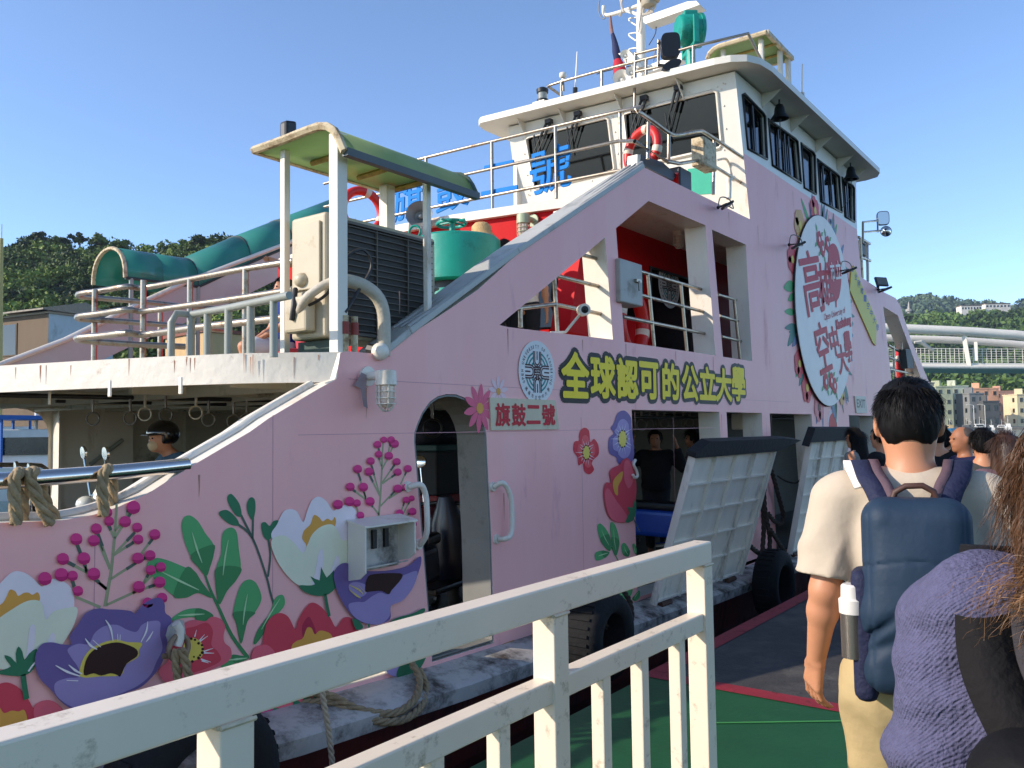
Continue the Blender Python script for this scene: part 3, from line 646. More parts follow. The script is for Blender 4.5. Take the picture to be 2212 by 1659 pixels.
def crowns(centres, rad, nleaf, size, rg):
    V_ = []; 
    for c, r in zip(centres, rad):
        k = nleaf
        # lobes
        lob = rg.normal(size=(6, 3)); lob /= np.linalg.norm(lob, axis=1)[:, None]; lob[:, 2] = np.abs(lob[:, 2]) * .8
        which = rg.integers(0, 6, k); d = rg.normal(size=(k, 3)); d /= np.linalg.norm(d, axis=1)[:, None]
        p = lob[which] * r * .55 + d * (r * .5 * rg.uniform(.6, 1.0, (k, 1))) ; p[:, 2] *= .8
        p += np.array(c)
        u = rg.normal(size=(k, 3)); u /= np.linalg.norm(u, axis=1)[:, None]; w = np.cross(u, d + rg.normal(size=(k, 3)) * .6); w /= np.linalg.norm(w, axis=1)[:, None] + 1e-9
        s_ = size * rg.uniform(.6, 1.3, (k, 1)); a = p - u * s_; b_ = p + w * s_ * .55; c_ = p + u * s_; d_ = p - w * s_ * .55
        V_.append(np.stack([a, b_, c_, d_], 1).reshape(-1, 3))
    V_ = np.concatenate(V_); n = len(V_) // 4
    return V_, np.arange(n * 4).reshape(n, 4)
def fast_mesh(name, V_, F_, m, parent=None):
    me = bpy.data.meshes.new(name); me.vertices.add(len(V_)); me.vertices.foreach_set('co', V_.astype('f').ravel())
    k = F_.shape[1]; me.loops.add(F_.size); me.loops.foreach_set('vertex_index', F_.astype('i').ravel()); me.polygons.add(len(F_)); me.polygons.foreach_set('loop_start', np.arange(0, F_.size, k).astype('i')); me.update(); me.validate()
    me.materials.append(m); o = bpy.data.objects.new(name, me); COL.objects.link(o)
    if parent is not None: join_to(o, parent)
    return o
def forest(name, rows, n, r, nleaf, size, m, seed, u0=0., u1=1.):
    rg = np.random.default_rng(seed); J = len(rows) - 2; I = len(rows[0]) - 1; cs = []; rs = []
    for _ in range(n):
        u = rg.uniform(u0, u1) * J; v = rg.uniform(0, I - .001); j = min(int(u), J - 1); i = int(v); fu, fv = u - j, v - i
        p = rows[j][i].lerp(rows[j][i + 1], fv).lerp(rows[j + 1][i].lerp(rows[j + 1][i + 1], fv), fu); q = r * rg.uniform(.7, 1.35); cs.append((p.x, p.y, p.z + q * .35)); rs.append(q)
    V_, F_ = crowns(cs, rs, nleaf, size, rg); o = fast_mesh(name, V_, F_, m); tag(o, kind='stuff'); return o
RL = hill('left_hill', [(-260, 575), (-100, 560), (0, 552), (60, 544), (120, 541), (200, 543), (260, 551), (320, 562), (380, 545), (440, 543), (500, 538), (600, 552), (720, 570), (900, 640)], 140, 270, -1.5)
forest('hill_forest', RL, 680, 4.2, 260, .6, LEAF1, 1)
RR = hill('right_hill', [(1830, 740), (1900, 722), (1960, 700), (2020, 696), (2080, 690), (2150, 688), (2212, 684), (2300, 690), (2450, 720)], 430, 760, -1)
forest('shore_forest', RR, 520, 9, 150, 2.1, LEAF2, 2)
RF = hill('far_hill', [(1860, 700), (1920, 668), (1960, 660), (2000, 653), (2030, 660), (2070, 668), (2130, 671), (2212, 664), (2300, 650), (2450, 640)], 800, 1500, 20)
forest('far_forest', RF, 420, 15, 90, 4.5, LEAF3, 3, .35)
# single trees standing on the left skyline
TRUNK = mat('tree_bark', '#6b5a48', .9, var=.3)
def tree(px, py, k, h, label, seed):
    rg = np.random.default_rng(seed); base = at((px, py), k=k); t = thing('hillside_tree', label, 'tree', base, 'trees on the left skyline')
    b = MB(); top_ = base + Vector((rg.uniform(-1, 1), 0, h * .8)); b.tube([base + Vector((0, 0, -2)), base.lerp(top_, .5) + Vector((.4, 0, 0)), top_], [.32, .22, .08], 6); cs = []
    for q in range(7):
        a = rg.uniform(0, 6.28); l = rg.uniform(.9, .9 + h * .38); st_ = base.lerp(top_, rg.uniform(.45, .95)); e = st_ + Vector((math.cos(a) * l, math.sin(a) * l, rg.uniform(.4, 1.6))); b.tube([st_, st_.lerp(e, .6) + Vector((0, 0, .3)), e], [.12, .08, .03], 5); cs.append(tuple(e))
    cs.append(tuple(top_)); b.build('trunk', TRUNK, t, smooth=60)
    V_, F_ = crowns(cs, [rg.uniform(1.1, 1.9) for _ in cs], 60, .55, rg); fast_mesh('crown', V_, F_, LEAF1, t)
for i, (px, py, h, l) in enumerate(((88, 520, 6.5, 'slim airy tree on the left skyline, nearest the frame edge'), (168, 526, 7.5, 'tallest airy tree on the skyline above the low green canopy'), (132, 524, 4.5, 'short round tree between two airy skyline trees'), (212, 528, 6.5, 'feathery tree on the skyline right of the tallest one'), (262, 534, 5, 'low spreading tree in the dip of the skyline'), (428, 525, 6.5, 'broad tree on the skyline just left of the long green stair canopy'))):
    tree(px, py + 14, 262, h * .62, l, 20 + i)
# ------------------------------------------------------------------ buildings
GLS = mat('far_window_glass', '#1d262b', .15, spec=.6); 
def facade_block(name, label, cat, p0, ax, dep, w, h, d, col, wins, roofcol=None, group=None, mats=None, parapet=.6):
    """box with its front lower-left corner p0, front along ax, depth along dep; wins: (u0, v0, u1, v1) in metres on the front or ('s', ...) on the side"""
    ax = Vector(ax).normalized(); dep = Vector(dep).normalized(); up = Vector((0, 0, 1)); p0 = Vector(p0)
    t = thing(name, label, cat, p0 + ax * w / 2 + dep * d / 2, group); b = MB()
    b.obox(p0 + ax * w / 2 + dep * d / 2 + up * h / 2, ax * w / 2, dep * d / 2, up * h / 2); b.build('wall', col, t)
    r = MB(); r.obox(p0 + ax * w / 2 + dep * d / 2 + up * (h + parapet / 2 + .01), ax * (w / 2 + .2), dep * (d / 2 + .2), up * parapet / 2); r.build('roof', roofcol or col, t)
    for q in wins:
        if q[0] == 's': o, a_, n_ = p0, dep, -ax; q = q[1:]
        elif q[0] == 'r': o, a_, n_ = p0 + ax * w, dep, ax; q = q[1:]
        else: o, a_, n_ = p0, ax, -dep
        u0, v0, u1, v1 = q; c = o + a_ * (u0 + u1) / 2 + up * (v0 + v1) / 2
        f = MB(); f.obox(c + n_ * .03, a_ * ((u1 - u0) / 2 + .12), n_ * .06, up * ((v1 - v0) / 2 + .12)); fo = f.build('window', mats or col, t)
        g = MB(); g.obox(c + n_ * .1, a_ * (u1 - u0) / 2, n_ * .015, up * (v1 - v0) / 2); g.build('pane', GLS, fo)
    return t
def C(n, c): return mat(n, c, .8, var=.12, scale=.4, stain='#5b564c', samt=.12, sscale=.3, streak=.4)
h0 = at((0, 790), k=92); hax = (at((103, 700), k=90) - at((-60, 700), k=96)); hax.z = 0; hd = Vector((hax.y, -hax.x, 0)); hd = hd if hd.dot(h0) > 0 else -hd
pL = at((-60, 800), k=96); pL.z = -2; wH = hax.length
hs = facade_block('hillside_house', 'brown concrete house with dark windows under a ribbed metal roof at left', 'house', pL, hax, hd, wH, 15.2, 8, C('brown_concrete', '#6d5c48'), [(3.2, 11.0, 8.0, 14.4), (1.0, 7.0, 8.0, 9.4), ('r', 3, 9.5, 4.6, 11.4)], mat('ribbed_roof', '#8e867a', .6, var=.1), parapet=.25)
b = MB(); A0 = pL + Vector((0, 0, 15.5)); ad = Vector(hax).normalized(); dd = hd.normalized()
q = [A0 - ad * .4 - dd * 1.0, A0 + ad * (wH + .5) - dd * 1.0, A0 + ad * (wH + .5) + dd * 4 + Vector((0, 0, 1.2)), A0 - ad * .4 + dd * 4 + Vector((0, 0, 1.2))]; q2 = [A0 + ad * (wH + .5) + dd * 9, A0 - ad * .4 + dd * 9]
b.prism([q], (0, 0, .18)); b.prism([[q[3], q[2], q2[0], q2[1]]], (0, 0, .18)); b.add([q[1], q2[0], q[2]], [(0, 1, 2)]); wavebump(mat('ribbed_roof2', '#8e867a', .6), 1.6, .6, .1, 'X', 0); b.build('metal_roof', MATS['ribbed_roof2'], hs)
b = MB(); sidep = pL + ad * (wH + .02); b.add([sidep, sidep + dd * 8, sidep + dd * 8 + Vector((0, 0, 15.4)), sidep + dd * 4 + Vector((0, 0, 16.6)), sidep + Vector((0, 0, 15.4))], [(0, 1, 2, 3, 4)]); b.build('side_wall', C('pale_blue_wall', '#a9bccb'), hs)
s0 = at((357, 770), k=88); s0.z = -2; e0 = at((442, 770), k=82); e0.z = -2; ax_ = e0 - s0
zt_ = at((430, 722), k=84).z
facade_block('beige_shed', 'beige shed with brown tiled roof edge seen through the deck rails', 'shed', s0, ax_, Vector((-ax_.y, ax_.x, 0)), ax_.length, zt_ + 2, 6, wavebump(C('beige_cladding', '#c3a67a'), 3, .4, .05, 'X', 0), [(1.0, zt_ - 1.6, 2.2, zt_ - .4)], mat('brown_tiles', '#7a4634', .7), parapet=.35)
lp = thing('light_mast', 'tall yellow and white light mast at the left frame edge', 'mast', at((2, 935), k=70)); pz = at((3, 515), k=70); b = MB(); b.tube([Vector((pz.x, pz.y, -3)), pz], [.4, .16], 8); b.build('mast_pole', mat('mast_yellow', '#b9a96a', .6, var=.15), lp, smooth=60); b = MB(); b.tube([pz, pz + Vector((0, 0, 1.2))], .05, 6); b.build('mast_tip', WHITE, lp)
# far shore
SH = 340
def shore(px, k, z): p = at((px, 900), k=k); p.z = z; return p
b = MB(); l = [shore(px, 345, -2.2) for px in range(1500, 2500, 100)]; l2 = [shore(px, 470, -1.5) for px in range(1500, 2500, 100)]; b.strip(l, l2); b.strip([Vector((p.x, p.y, -3.2)) for p in l], l); tag(b.build('far_quay', mat('far_quay_concrete', '#8a857b', .85, var=.2)), kind='structure')
bd = [(1995, 2022, 828, C('grey_block', '#8d8f8c'), 'slim grey apartment block just right of the walking man\'s head', 3, 365), (2024, 2060, 836, C('sage_block', '#b5bca0'), 'sage green and grey apartment block on the far shore', 4, 362), (2058, 2094, 835, C('mint_block', '#c9d2bf'), 'pale block with mint top storey and brown lower floors', 4, 372),
      (2096, 2128, 851, C('slate_block', '#7f8487'), 'low slate grey block before the peach building', 3, 358), (2104, 2160, 840, C('peach_block', '#d9a98c'), 'peach coloured building with open roof terrace on far shore', 4, 395), (2150, 2203, 846, C('rose_block', '#cf9f8a'), 'wide pinkish building right of the roof terrace', 4, 410), (2199, 2250, 853, C('cream_block', '#d8cfae'), 'cream building at the right frame edge on far shore', 3, 380), (2125, 2160, 868, C('dark_block', '#5c5f60'), 'dark two storey house at the far waterfront', 2, 355)]
for x0, x1, yt, m_, lab, fl, k in bd:
    p0, p1 = shore(x0, k, -2.2), shore(x1, k, -2.2); ax_ = p1 - p0; w = ax_.length; h = at(((x0 + x1) / 2, yt), k=k).z + 2.2; wl_ = []
    nW = max(2, int(w / 3.2)); fh = h / fl
    for f in range(fl):
        for q in range(nW):
            u = (q + .5) / nW * w; wl_.append((u - .7, f * fh + fh * .35, u + .7, f * fh + fh * .75))
    dp = Vector((-ax_.y, ax_.x, 0)); dp = dp if dp.dot(p0) > 0 else -dp
    for f in range(fl): wl_.append(('s', 2, f * fh + fh * .35, 3.6, f * fh + fh * .75))
    t = facade_block('apartment_block', lab, 'building', p0, ax_, dp, w, h, 11, m_, wl_, parapet=.5, group='buildings on the far shore')
    b = MB(); c = p0 + ax_ * .3 + dp.normalized() * 4; b.box((c.x - 1.6, c.y - 1.6, h - 2.2), (c.x + 1.6, c.y + 1.6, h + .8)); b.build('roof_hut', m_, t)
for x0, x1, yt, yb_, lab, k in ((2077, 2121, 661, 672, 'long white building with dark roof on the hill crest', 760), (2129, 2183, 657, 667, 'white terraced building further right along the hill crest', 765)):
    p0, p1 = at((x0, yb_), k=k), at((x1, yb_), k=k); p1.z = p0.z; ax_ = p1 - p0; dp = Vector((-ax_.y, ax_.x, 0)); dp = dp if dp.dot(p0) > 0 else -dp; w = ax_.length; h = at((x0, yt), k=k).z - p0.z
    p0.z -= 4; facade_block('hilltop_building', lab, 'building', p0, ax_, dp, w, h + 4, 9, C('hilltop_white', '#e3e1da'), [(w * (q + .2) / 7, 4 + h * .35, w * (q + .75) / 7, 4 + h * .75) for q in range(7)], mat('hilltop_roof', '#6b625c', .8), group='buildings on the hill crest', parapet=.9)
tw = thing('radio_tower', 'small grey radio tower on the far hill left of the white buildings', 'tower', at((1963, 690), k=900)); b = MB(); p = at((1963, 690), k=900); q = at((1963, 652), k=900); b.tube([p, p.lerp(q, .5), q], [2.0, 1.6, .5], 6); b.build('tower_shaft', mat('tower_grey', '#a9aaa8', .7), tw); b = MB(); b.lathe([(3.2, 0), (3.2, 2.5)], p.lerp(q, .45), n=10); b.build('tower_platform', MATS['tower_grey'], tw)
# ------------------------------------------------------------------ white bridge
BW = mat('bridge_white', '#e2e1dc', .5, var=.05, scale=.4)
kb = 125; bp0 = at((1905, 800), k=131); bp1 = at((2480, 830), k=131)
bridge = thing('footbridge', 'white curved tube footbridge crossing the harbour at right', 'bridge', Vector((bp0.x, bp0.y, -3)))
def bl(reg, pts, k): return spl([at(v, k=k) for v in Q(reg, pts)], 5, False)
S6 = 'S6'
for pts, r, k in (([(-900, 420), (-300, 352), (130, 360), (400, 372), (700, 385), (1000, 400), (1300, 422), (1560, 445), (2200, 560), (2800, 700)], 47, kb), ([(-900, 450), (-300, 440), (150, 460), (400, 470), (700, 478), (950, 490), (1250, 510), (1560, 535), (2200, 610), (2800, 720)], 36, kb + 5)):
    b = MB(); b.tube(bl(S6, pts, k), r * .215 * k / 1800, 14); b.build('arch_tube', BW, bridge, smooth=60)
deck = [(-900, 700), (-300, 700), (150, 705), (560, 708), (1000, 712), (1560, 715), (2800, 730)]
dkl = bl(S6, deck, kb); b = MB(); perp = Vector((.98, .18, 0))
b.strip([p for p in dkl], [p + Vector((0, 0, -.95)) for p in dkl]); b.strip([p + Vector((0, 0, -.95)) for p in dkl], [p + perp * 5 + Vector((0, 0, -1.3)) for p in dkl]); b.strip([p + perp * 5 for p in dkl], dkl); b.build('bridge_deck', BW, bridge, smooth=30)
b = MB(); b.tube([p + Vector((0, 0, -.62)) for p in dkl], .34, 10); b.build('edge_tube', BW, bridge, smooth=60)
b = MB(); 
for j in range(6): b.tube([p + Vector((0, 0, .3 + .36 * j)) for p in dkl], .035 if j < 5 else .06, 5)
b.build('cable_railing', BW, bridge, smooth=60)
for vx in list(range(-800, 2700, 95)):
    pass
ps_ = MB()
for i in range(0, len(dkl) - 1):
    for f in (.25, .75): p = dkl[i].lerp(dkl[i + 1], f); ps_.tube([p, p + Vector((0, 0, 2.2))], .045, 5)
ps_.build('railing_posts', BW, bridge)
for (x0, y0, x1, y1, w) in ((925, 425, 985, 770, 40), (1045, 500, 1050, 690, 34), (-200, 400, -180, 770, 40), (2300, 590, 2330, 770, 40)):
    b = MB(); b.bar(at(Q(S6, [(x0, y0)])[0], k=kb), at(Q(S6, [(x1, y1)])[0], k=kb), w * .215 * kb / 1800, .4, up=(1, 0, 0)); b.build('bridge_strut', BW, bridge)
b = MB(); p, q, r_ = (at(v, k=kb - 4) for v in Q(S6, [(430, 505), (490, 500), (620, 590)])); b.tube([p, q, r_], [.2, .35, .2], 6); b.build('bridge_lamp', mat('lamp_grey', '#b7b9b6', .5), bridge)
b = MB()
for vx in (-2000, 3400):
    p = at(Q(S6, [(vx, 700)])[0], k=kb); b.box((p.x - 1, p.y - 1, -4), (p.x + 1, p.y + 1, p.z))
b.build('bridge_pier', BW, bridge)
# ------------------------------------------------------------------ boats
def boat(label, px, k, L, col, cabin, yaw, group, sc=1., mast=True, arch=False, awn=None):
    base = shore(px, k, -3.0); t = thing('moored_boat', label, 'boat', base, group)
    M_ = Matrix.Translation(base) @ Matrix.Rotation(yaw, 4, 'Z') @ Matrix.Scale(L / 8, 4)
    def add(mb, name, m, **kw):
        mb.v = [tuple(M_ @ Vector(v)) for v in mb.v]; return mb.build(name, m, t, **kw)
    secs = [(-4, .9, 1.0), (-2, 1.2, .95), (1, 1.2, 1.05), (3, .7, 1.35), (4.2, .03, 1.7)]; h = MB(); rows_ = []
    for x, w, z in secs: rows_.append([Vector((x, -w, z)), Vector((x, -w * .75, -.3)), Vector((x, w * .75, -.3)), Vector((x, w, z))])
    for i in range(4):
        for j in range(3): h.add([rows_[i][j], rows_[i + 1][j], rows_[i + 1][j + 1], rows_[i][j + 1]], [(0, 1, 2, 3)])
        h.add([rows_[i][0] - Vector((0, 0, .15)), rows_[i][3] - Vector((0, 0, .15)), rows_[i + 1][3] - Vector((0, 0, .15)), rows_[i + 1][0] - Vector((0, 0, .15))], [(0, 1, 2, 3)])
    h.add(rows_[0], [(0, 1, 2, 3)]); add(h, 'hull', col)
    c = MB(); c.add([(-2, -.8, .8), (1.6, -.75, .8), (1.6, .75, .8), (-2, .8, .8), (-1.8, -.7, 2.2), (.9, -.65, 2.2), (.9, .65, 2.2), (-1.8, .7, 2.2)], [(4, 5, 6, 7), (0, 1, 5, 4), (1, 2, 6, 5), (2, 3, 7, 6), (3, 0, 4, 7)]); add(c, 'cabin', cabin, bevel=.05)
    w_ = MB(); w_.box((-1.5, -.83, 1.4), (.8, -.70, 1.95)); w_.box((-1.5, .70, 1.4), (.8, .83, 1.95)); w_.obox((1.32, 0, 1.6), (.05, 0, -.1), (0, .6, 0), (-.12, 0, .26)); add(w_, 'cabin_window', GLS)
    if mast: m_ = MB(); m_.tube([(-.5, 0, 2.2), (-.5, 0, 4.8)], .06, 5); m_.tube([(-.5, 0, 4), (-2.6, 0, 3.2)], .04, 5); add(m_, 'mast', BW)
    if awn: a = MB(); a.box((-4, -1.1, 2.5), (.5, 1.1, 2.62)); [a.tube([(x, y, .9), (x, y, 2.5)], .05, 5) for x in (-3.8, .3) for y in (-1, 1)]; add(a, 'awning', awn)
    return t
BWH = mat('boat_white', '#dfe3e6', .4, var=.06); BBL = mat('boat_blue', '#2f6fa0', .5, var=.1); BDK = mat('boat_slate', '#4b5358', .6, var=.2); BAW = mat('awning_blue', '#2a5fae', .7)
g = 'boats moored along the far quay'
for a in (('blue hulled boat with tan deckhouse moored on the far side', 2050, 330, 8, BBL, mat('boat_tan', '#c9b083', .6), .5), ('grey boat moored next to the blue hulled boat', 2085, 335, 8, BDK, BDK, 1.2), ('dark boat with arched cover in the middle of the far boats', 2112, 332, 9, BDK, BWH, 2.0), ('white boat with low cabin right of the dark arched one', 2140, 338, 7, BWH, BWH, .3), ('white launch lying closest to the curly haired woman', 2176, 330, 9, BWH, BWH, .2), ('small white skiff left of the blue hulled boat', 2026, 338, 7, BWH, BDK, 1.0), ('grey green boat behind the white launch', 2160, 343, 7, BDK, BWH, 1.6)):
    boat(*a, g)
g = 'white yachts in the marina behind the ferry'
for a, kw in ((('white yacht with blue awning seen under the ferry deck at left', 40, 40, 12, BWH, BWH, 2.6), dict(awn=BAW)), (('second white yacht beyond the left rail with a tall mast', 5, 52, 13, BWH, BWH, .4), dict(awn=BAW)), (('white yacht glimpsed through the arched door', 950, 45, 12, BWH, BWH, 2.2), {}), (('white tour boat glimpsed through the side doorway behind the passengers', 1385, 48, 14, BWH, BWH, 2.4), dict(awn=BAW)), (('white boat glimpsed through the stern doorway', 1845, 60, 12, BWH, BWH, 2.4), {})):
    boat(*a, g, **kw)
for px, k, lab in ((2104, 352, 'left one of two pale street lamps on the far quay'), (2128, 352, 'right one of two pale street lamps on the far quay')):
    p = shore(px, k, -2.2); t = thing('street_lamp', lab, 'lamp', p, 'lamps on the far quay'); b = MB(); b.tube([p, p + Vector((0, 0, 9.5))], .12, 6); b.tube([p + Vector((0, 0, 9.5)), p + Vector((-1, 1.6, 10)), p + Vector((-1.6, 2.6, 9.8))], .09, 5); b.build('lamp_post', BW, t)
# ------------------------------------------------------------------ painted flowers and lettering on the pink side
def paint(name, col): return mat(name, col, .5, var=.06, scale=3, spec=.2)
P_WHITE, P_CREAM, P_OR = paint('petal_white', '#f0e6f2'), paint('petal_cream', '#e9ebd6'), paint('stamen_orange', '#e2a650')
P_PUR, P_PUR2, P_DARK, P_YEL = paint('petal_purple', '#75629e'), paint('petal_lilac', '#a291c6'), paint('seed_brown', '#3a2320'), paint('stamen_yellow', '#e4cf62')
P_RED, P_RED2, P_CRIM = paint('petal_red', '#d84a5c'), paint('petal_coral', '#ea6a7c'), paint('petal_crimson', '#b33350')
P_MAG, P_MAGD = paint('berry_magenta', '#e0408c'), paint('berry_deep', '#c02a72')
P_GRN, P_GRND, P_STEM, P_SEP, P_VEIN = paint('leaf_green', '#5cab70'), paint('leaf_deep', '#488a5a'), paint('stem_olive', '#a3a685'), paint('sepal_green', '#3a7a5a'), paint('vein_pale', '#b8dcae')
P_SLATE, P_LINE = paint('stem_slate', '#56685f'), paint('line_white', '#f0ecf4')
DY = .0014
class Mural:
    def __init__(s): s.b = MB(); s.l = 1; s.ms = []
    def mi(s, m):
        if m not in s.ms: s.ms.append(m)
        return s.ms.index(m)
    def fill(s, reg, pts, m, smooth=5, up=True):
        P = W(reg, pts); P = spl(P, smooth) if smooth else P
        s.b.sheet([[p for p in P]], s.mi(m), off=(0, -DY * s.l, 0)); s.l += 1; return s
    def line(s, reg, pts, w, m, smooth=4):
        P = W(reg, pts); P = spl(P, smooth, False) if smooth and len(P) > 2 else P
        if hasattr(w, '__len__'): w = list(np.interp(np.linspace(0, 1, len(P)), np.linspace(0, 1, len(w)), w))
        lines(s.b, [p + Vector((0, -DY * s.l, 0)) for p in P], w, mi=s.mi(m)); return s
    def dot(s, reg, c, r, m, ry=None, n=14):
        ry = ry or r
        return s.fill(reg, [(c[0] + r * math.cos(a * 2 * math.pi / n), c[1] + ry * math.sin(a * 2 * math.pi / n)) for a in range(n)], m, 0)
    def disc(s, c, r, m, n=20, rz=None):
        s.b.sheet([[c + Vector((r * math.cos(a * 2 * math.pi / n), -DY * s.l, (rz or r) * math.sin(a * 2 * math.pi / n))) for a in range(n)]], s.mi(m)); s.l += 1; return s
    def done(s, name): return s.b.build(name, s.ms, ferry)
# --- berry sprigs
def sprig(reg, stem, w, branches, berries, name):
    M = Mural(); M.line(reg, stem, w, P_STEM)
    for b in branches: M.line(reg, b, .013, P_STEM, 0)
    M.l += 1
    for b in branches:
        (x0, y0), (x1, y1) = b[-2], b[-1]; u = .62; M.line(reg, [(x0 + (x1 - x0) * u, y0 + (y1 - y0) * u), (x1, y1)], .016, P_SLATE, 0)
    M.l += 1
    for i, (x, y, r) in enumerate(berries):
        if i % 6 == 0: M.l += 2
        k = M.l
        M.dot(reg, (x, y), r, P_MAG, r * .98); M.l = k + 1
        M.fill(reg, [(x - r * .96, y + r * .22), (x - r * .3, y + r * .34), (x + r * .3, y + r * .3), (x + r * .96, y + r * .14), (x + r * .78, y + r * .66), (x, y + r), (x - r * .78, y + r * .66)], P_MAGD, 0); M.l = k
    M.l += 2
    return M.done(name)
sprig('R5', [(680, 1132), (706, 980), (720, 900), (738, 720), (750, 560), (755, 470)], [.018, .012],
      [[(740, 690), (703, 606)], [(742, 690), (780, 630), (800, 600)], [(745, 640), (818, 560), (830, 500)], [(795, 610), (850, 520)], [(735, 800), (872, 652)], [(735, 800), (864, 716)], [(712, 890), (640, 720), (612, 730)], [(712, 885), (630, 655)],
       [(716, 955), (880, 850)], [(830, 880), (950, 812)], [(690, 1020), (610, 950)], [(560, 910), (437, 845)], [(565, 905), (498, 730)], [(690, 1020), (560, 910), (545, 850)], [(690, 1122), (880, 1035), (1010, 990)], [(860, 1048), (890, 1020)], [(925, 985), (962, 920)], [(930, 985), (1030, 885)], [(650, 1138), (500, 1075), (466, 960)], [(915, 790), (990, 690)]],
      [(860, 490, 45), (690, 522, 34), (703, 580, 32), (807, 582, 38), (620, 628, 36), (885, 620, 33), (488, 695, 40), (602, 705, 38), (890, 697, 33), (997, 665, 36), (402, 823, 40), (537, 820, 42), (885, 818, 38), (965, 800, 35), (600, 920, 42), (283, 950, 45), (390, 925, 45), (462, 932, 35), (495, 1030, 34), (967, 895, 33), (1033, 875, 33), (890, 1003, 40), (1025, 973, 38), (1040, 1075, 35), (945, 1105, 35)], 'berry_sprig')
sprig('R6', [(478, 1040), (488, 930), (498, 760), (502, 650), (510, 530)], [.018, .012],
      [[(497, 720), (475, 650)], [(500, 735), (530, 680), (541, 655)], [(540, 640), (555, 550)], [(555, 625), (578, 575)], [(500, 680), (470, 580)], [(500, 825), (590, 694)], [(500, 830), (597, 762)], [(488, 915), (425, 690)], [(488, 915), (412, 760)], [(490, 975), (595, 865)], [(545, 925), (648, 860)], [(480, 1030), (415, 950)], [(392, 930), (290, 855)], [(395, 920), (340, 745)], [(395, 930), (375, 860)], [(620, 835), (662, 740)], [(615, 1040), (648, 935)], [(635, 1030), (688, 925)], [(640, 1060), (688, 1010)], [(345, 1020), (328, 960)]],
      [(508, 546, 22), (556, 546, 24), (578, 572, 28), (467, 577, 25), (475, 640, 24), (541, 650, 27), (421, 684, 26), (590, 688, 25), (337, 735, 28), (410, 752, 28), (597, 755, 25), (662, 733, 25), (287, 850, 28), (372, 852, 30), (595, 862, 28), (648, 854, 25), (415, 945, 30), (207, 965, 32), (280, 945, 32), (328, 955, 25), (350, 1035, 25), (648, 935, 22), (682, 925, 20), (605, 1020, 25), (686, 1010, 26), (696, 1090, 18)], 'berry_sprig')
# --- leaves
def leaves(reg, stem, w, L, name, mstem=P_GRND, dark=True):
    M = Mural(); M.l = 2
    if stem: M.line(reg, stem, w, mstem)
    M.l += 1; k = M.l
    for pts, vein in L:
        M.l = k; M.fill(reg, pts, P_GRN if dark else P_SEP)
        if dark:
            cx_ = sum(p[0] for p in pts) / len(pts); cy_ = sum(p[1] for p in pts) / len(pts); tx, ty = vein[1]; hx_, hy_ = vein[0]
            dx, dy = tx - hx_, ty - hy_; q = []
            for p in pts:
                u = ((p[0] - cx_) * dx + (p[1] - cy_) * dy) / (dx * dx + dy * dy)
                if u > -.12: q.append((p[0] * .985 + cx_ * .015, p[1] * .985 + cy_ * .015))
            if len(q) > 2:
                M.fill(reg, q, P_GRND, 4)
            M.line(reg, [vein[0], ((vein[0][0] + vein[1][0]) / 2 - 4, (vein[0][1] + vein[1][1]) / 2), vein[1]], [.002, .011, .003], P_VEIN)
        M.l = k
    return M.done(name)
leaves('R5', [(1325, 920), (1360, 1020), (1420, 1150), (1500, 1320), (1605, 1465)], [.012, .022],
       [([(1175, 610), (1190, 555), (1230, 543), (1280, 580), (1330, 660), (1380, 730), (1382, 800), (1358, 880), (1335, 935), (1290, 890), (1230, 800), (1190, 700)], [(1240, 650), (1305, 850)]),
        ([(1440, 660), (1490, 620), (1530, 650), (1545, 760), (1558, 880), (1530, 960), (1470, 1030), (1418, 1120), (1395, 1000), (1400, 880), (1430, 790)], [(1475, 700), (1440, 930)]),
        ([(948, 860), (1005, 818), (1090, 835), (1200, 880), (1260, 905), (1300, 965), (1372, 1075), (1280, 1045), (1200, 1077), (1120, 1060), (1060, 1010), (990, 945)], [(1040, 905), (1285, 1025)]),
        ([(1550, 1010), (1605, 957), (1660, 985), (1692, 1080), (1650, 1170), (1600, 1230), (1560, 1375), (1530, 1250), (1508, 1170)], [(1600, 1050), (1570, 1250)]),
        ([(1095, 1225), (1180, 1160), (1270, 1143), (1340, 1160), (1380, 1198), (1300, 1235), (1260, 1203), (1180, 1208)], [(1150, 1190), (1320, 1180)]),
        ([(1640, 1365), (1670, 1280), (1740, 1190), (1780, 1080), (1830, 1058), (1842, 1120), (1790, 1190), (1720, 1280), (1660, 1370)], [(1810, 1080), (1690, 1280)]),
        ([(1430, 1480), (1500, 1445), (1560, 1450), (1615, 1465), (1520, 1500), (1440, 1530)], [(1470, 1480), (1600, 1465)])], 'leaf_sprig')
M = Mural(); M.l = 2
for l in ([(1790, 1180), (1750, 1040), (1725, 940), (1635, 690), (1540, 600)], [(1635, 690), (1638, 560)], [(1625, 670), (1560, 540)], [(1735, 940), (1750, 800), (1737, 700)]): M.line('R5', l, .014, P_SLATE)
M.l = 3
for l in ([(1472, 420), (1500, 405), (1550, 470), (1562, 545), (1525, 540), (1480, 470)], [(1418, 520), (1470, 508), (1530, 560), (1545, 607), (1490, 600), (1430, 555)], [(1597, 470), (1620, 426), (1648, 440), (1652, 510), (1635, 572), (1605, 530)], [(1690, 600), (1715, 585), (1745, 610), (1768, 580), (1800, 575), (1795, 620), (1765, 672), (1735, 704), (1702, 670)]):
    M.fill('R5', l, P_SEP); M.l = 3
M.done('leaf_sprig')
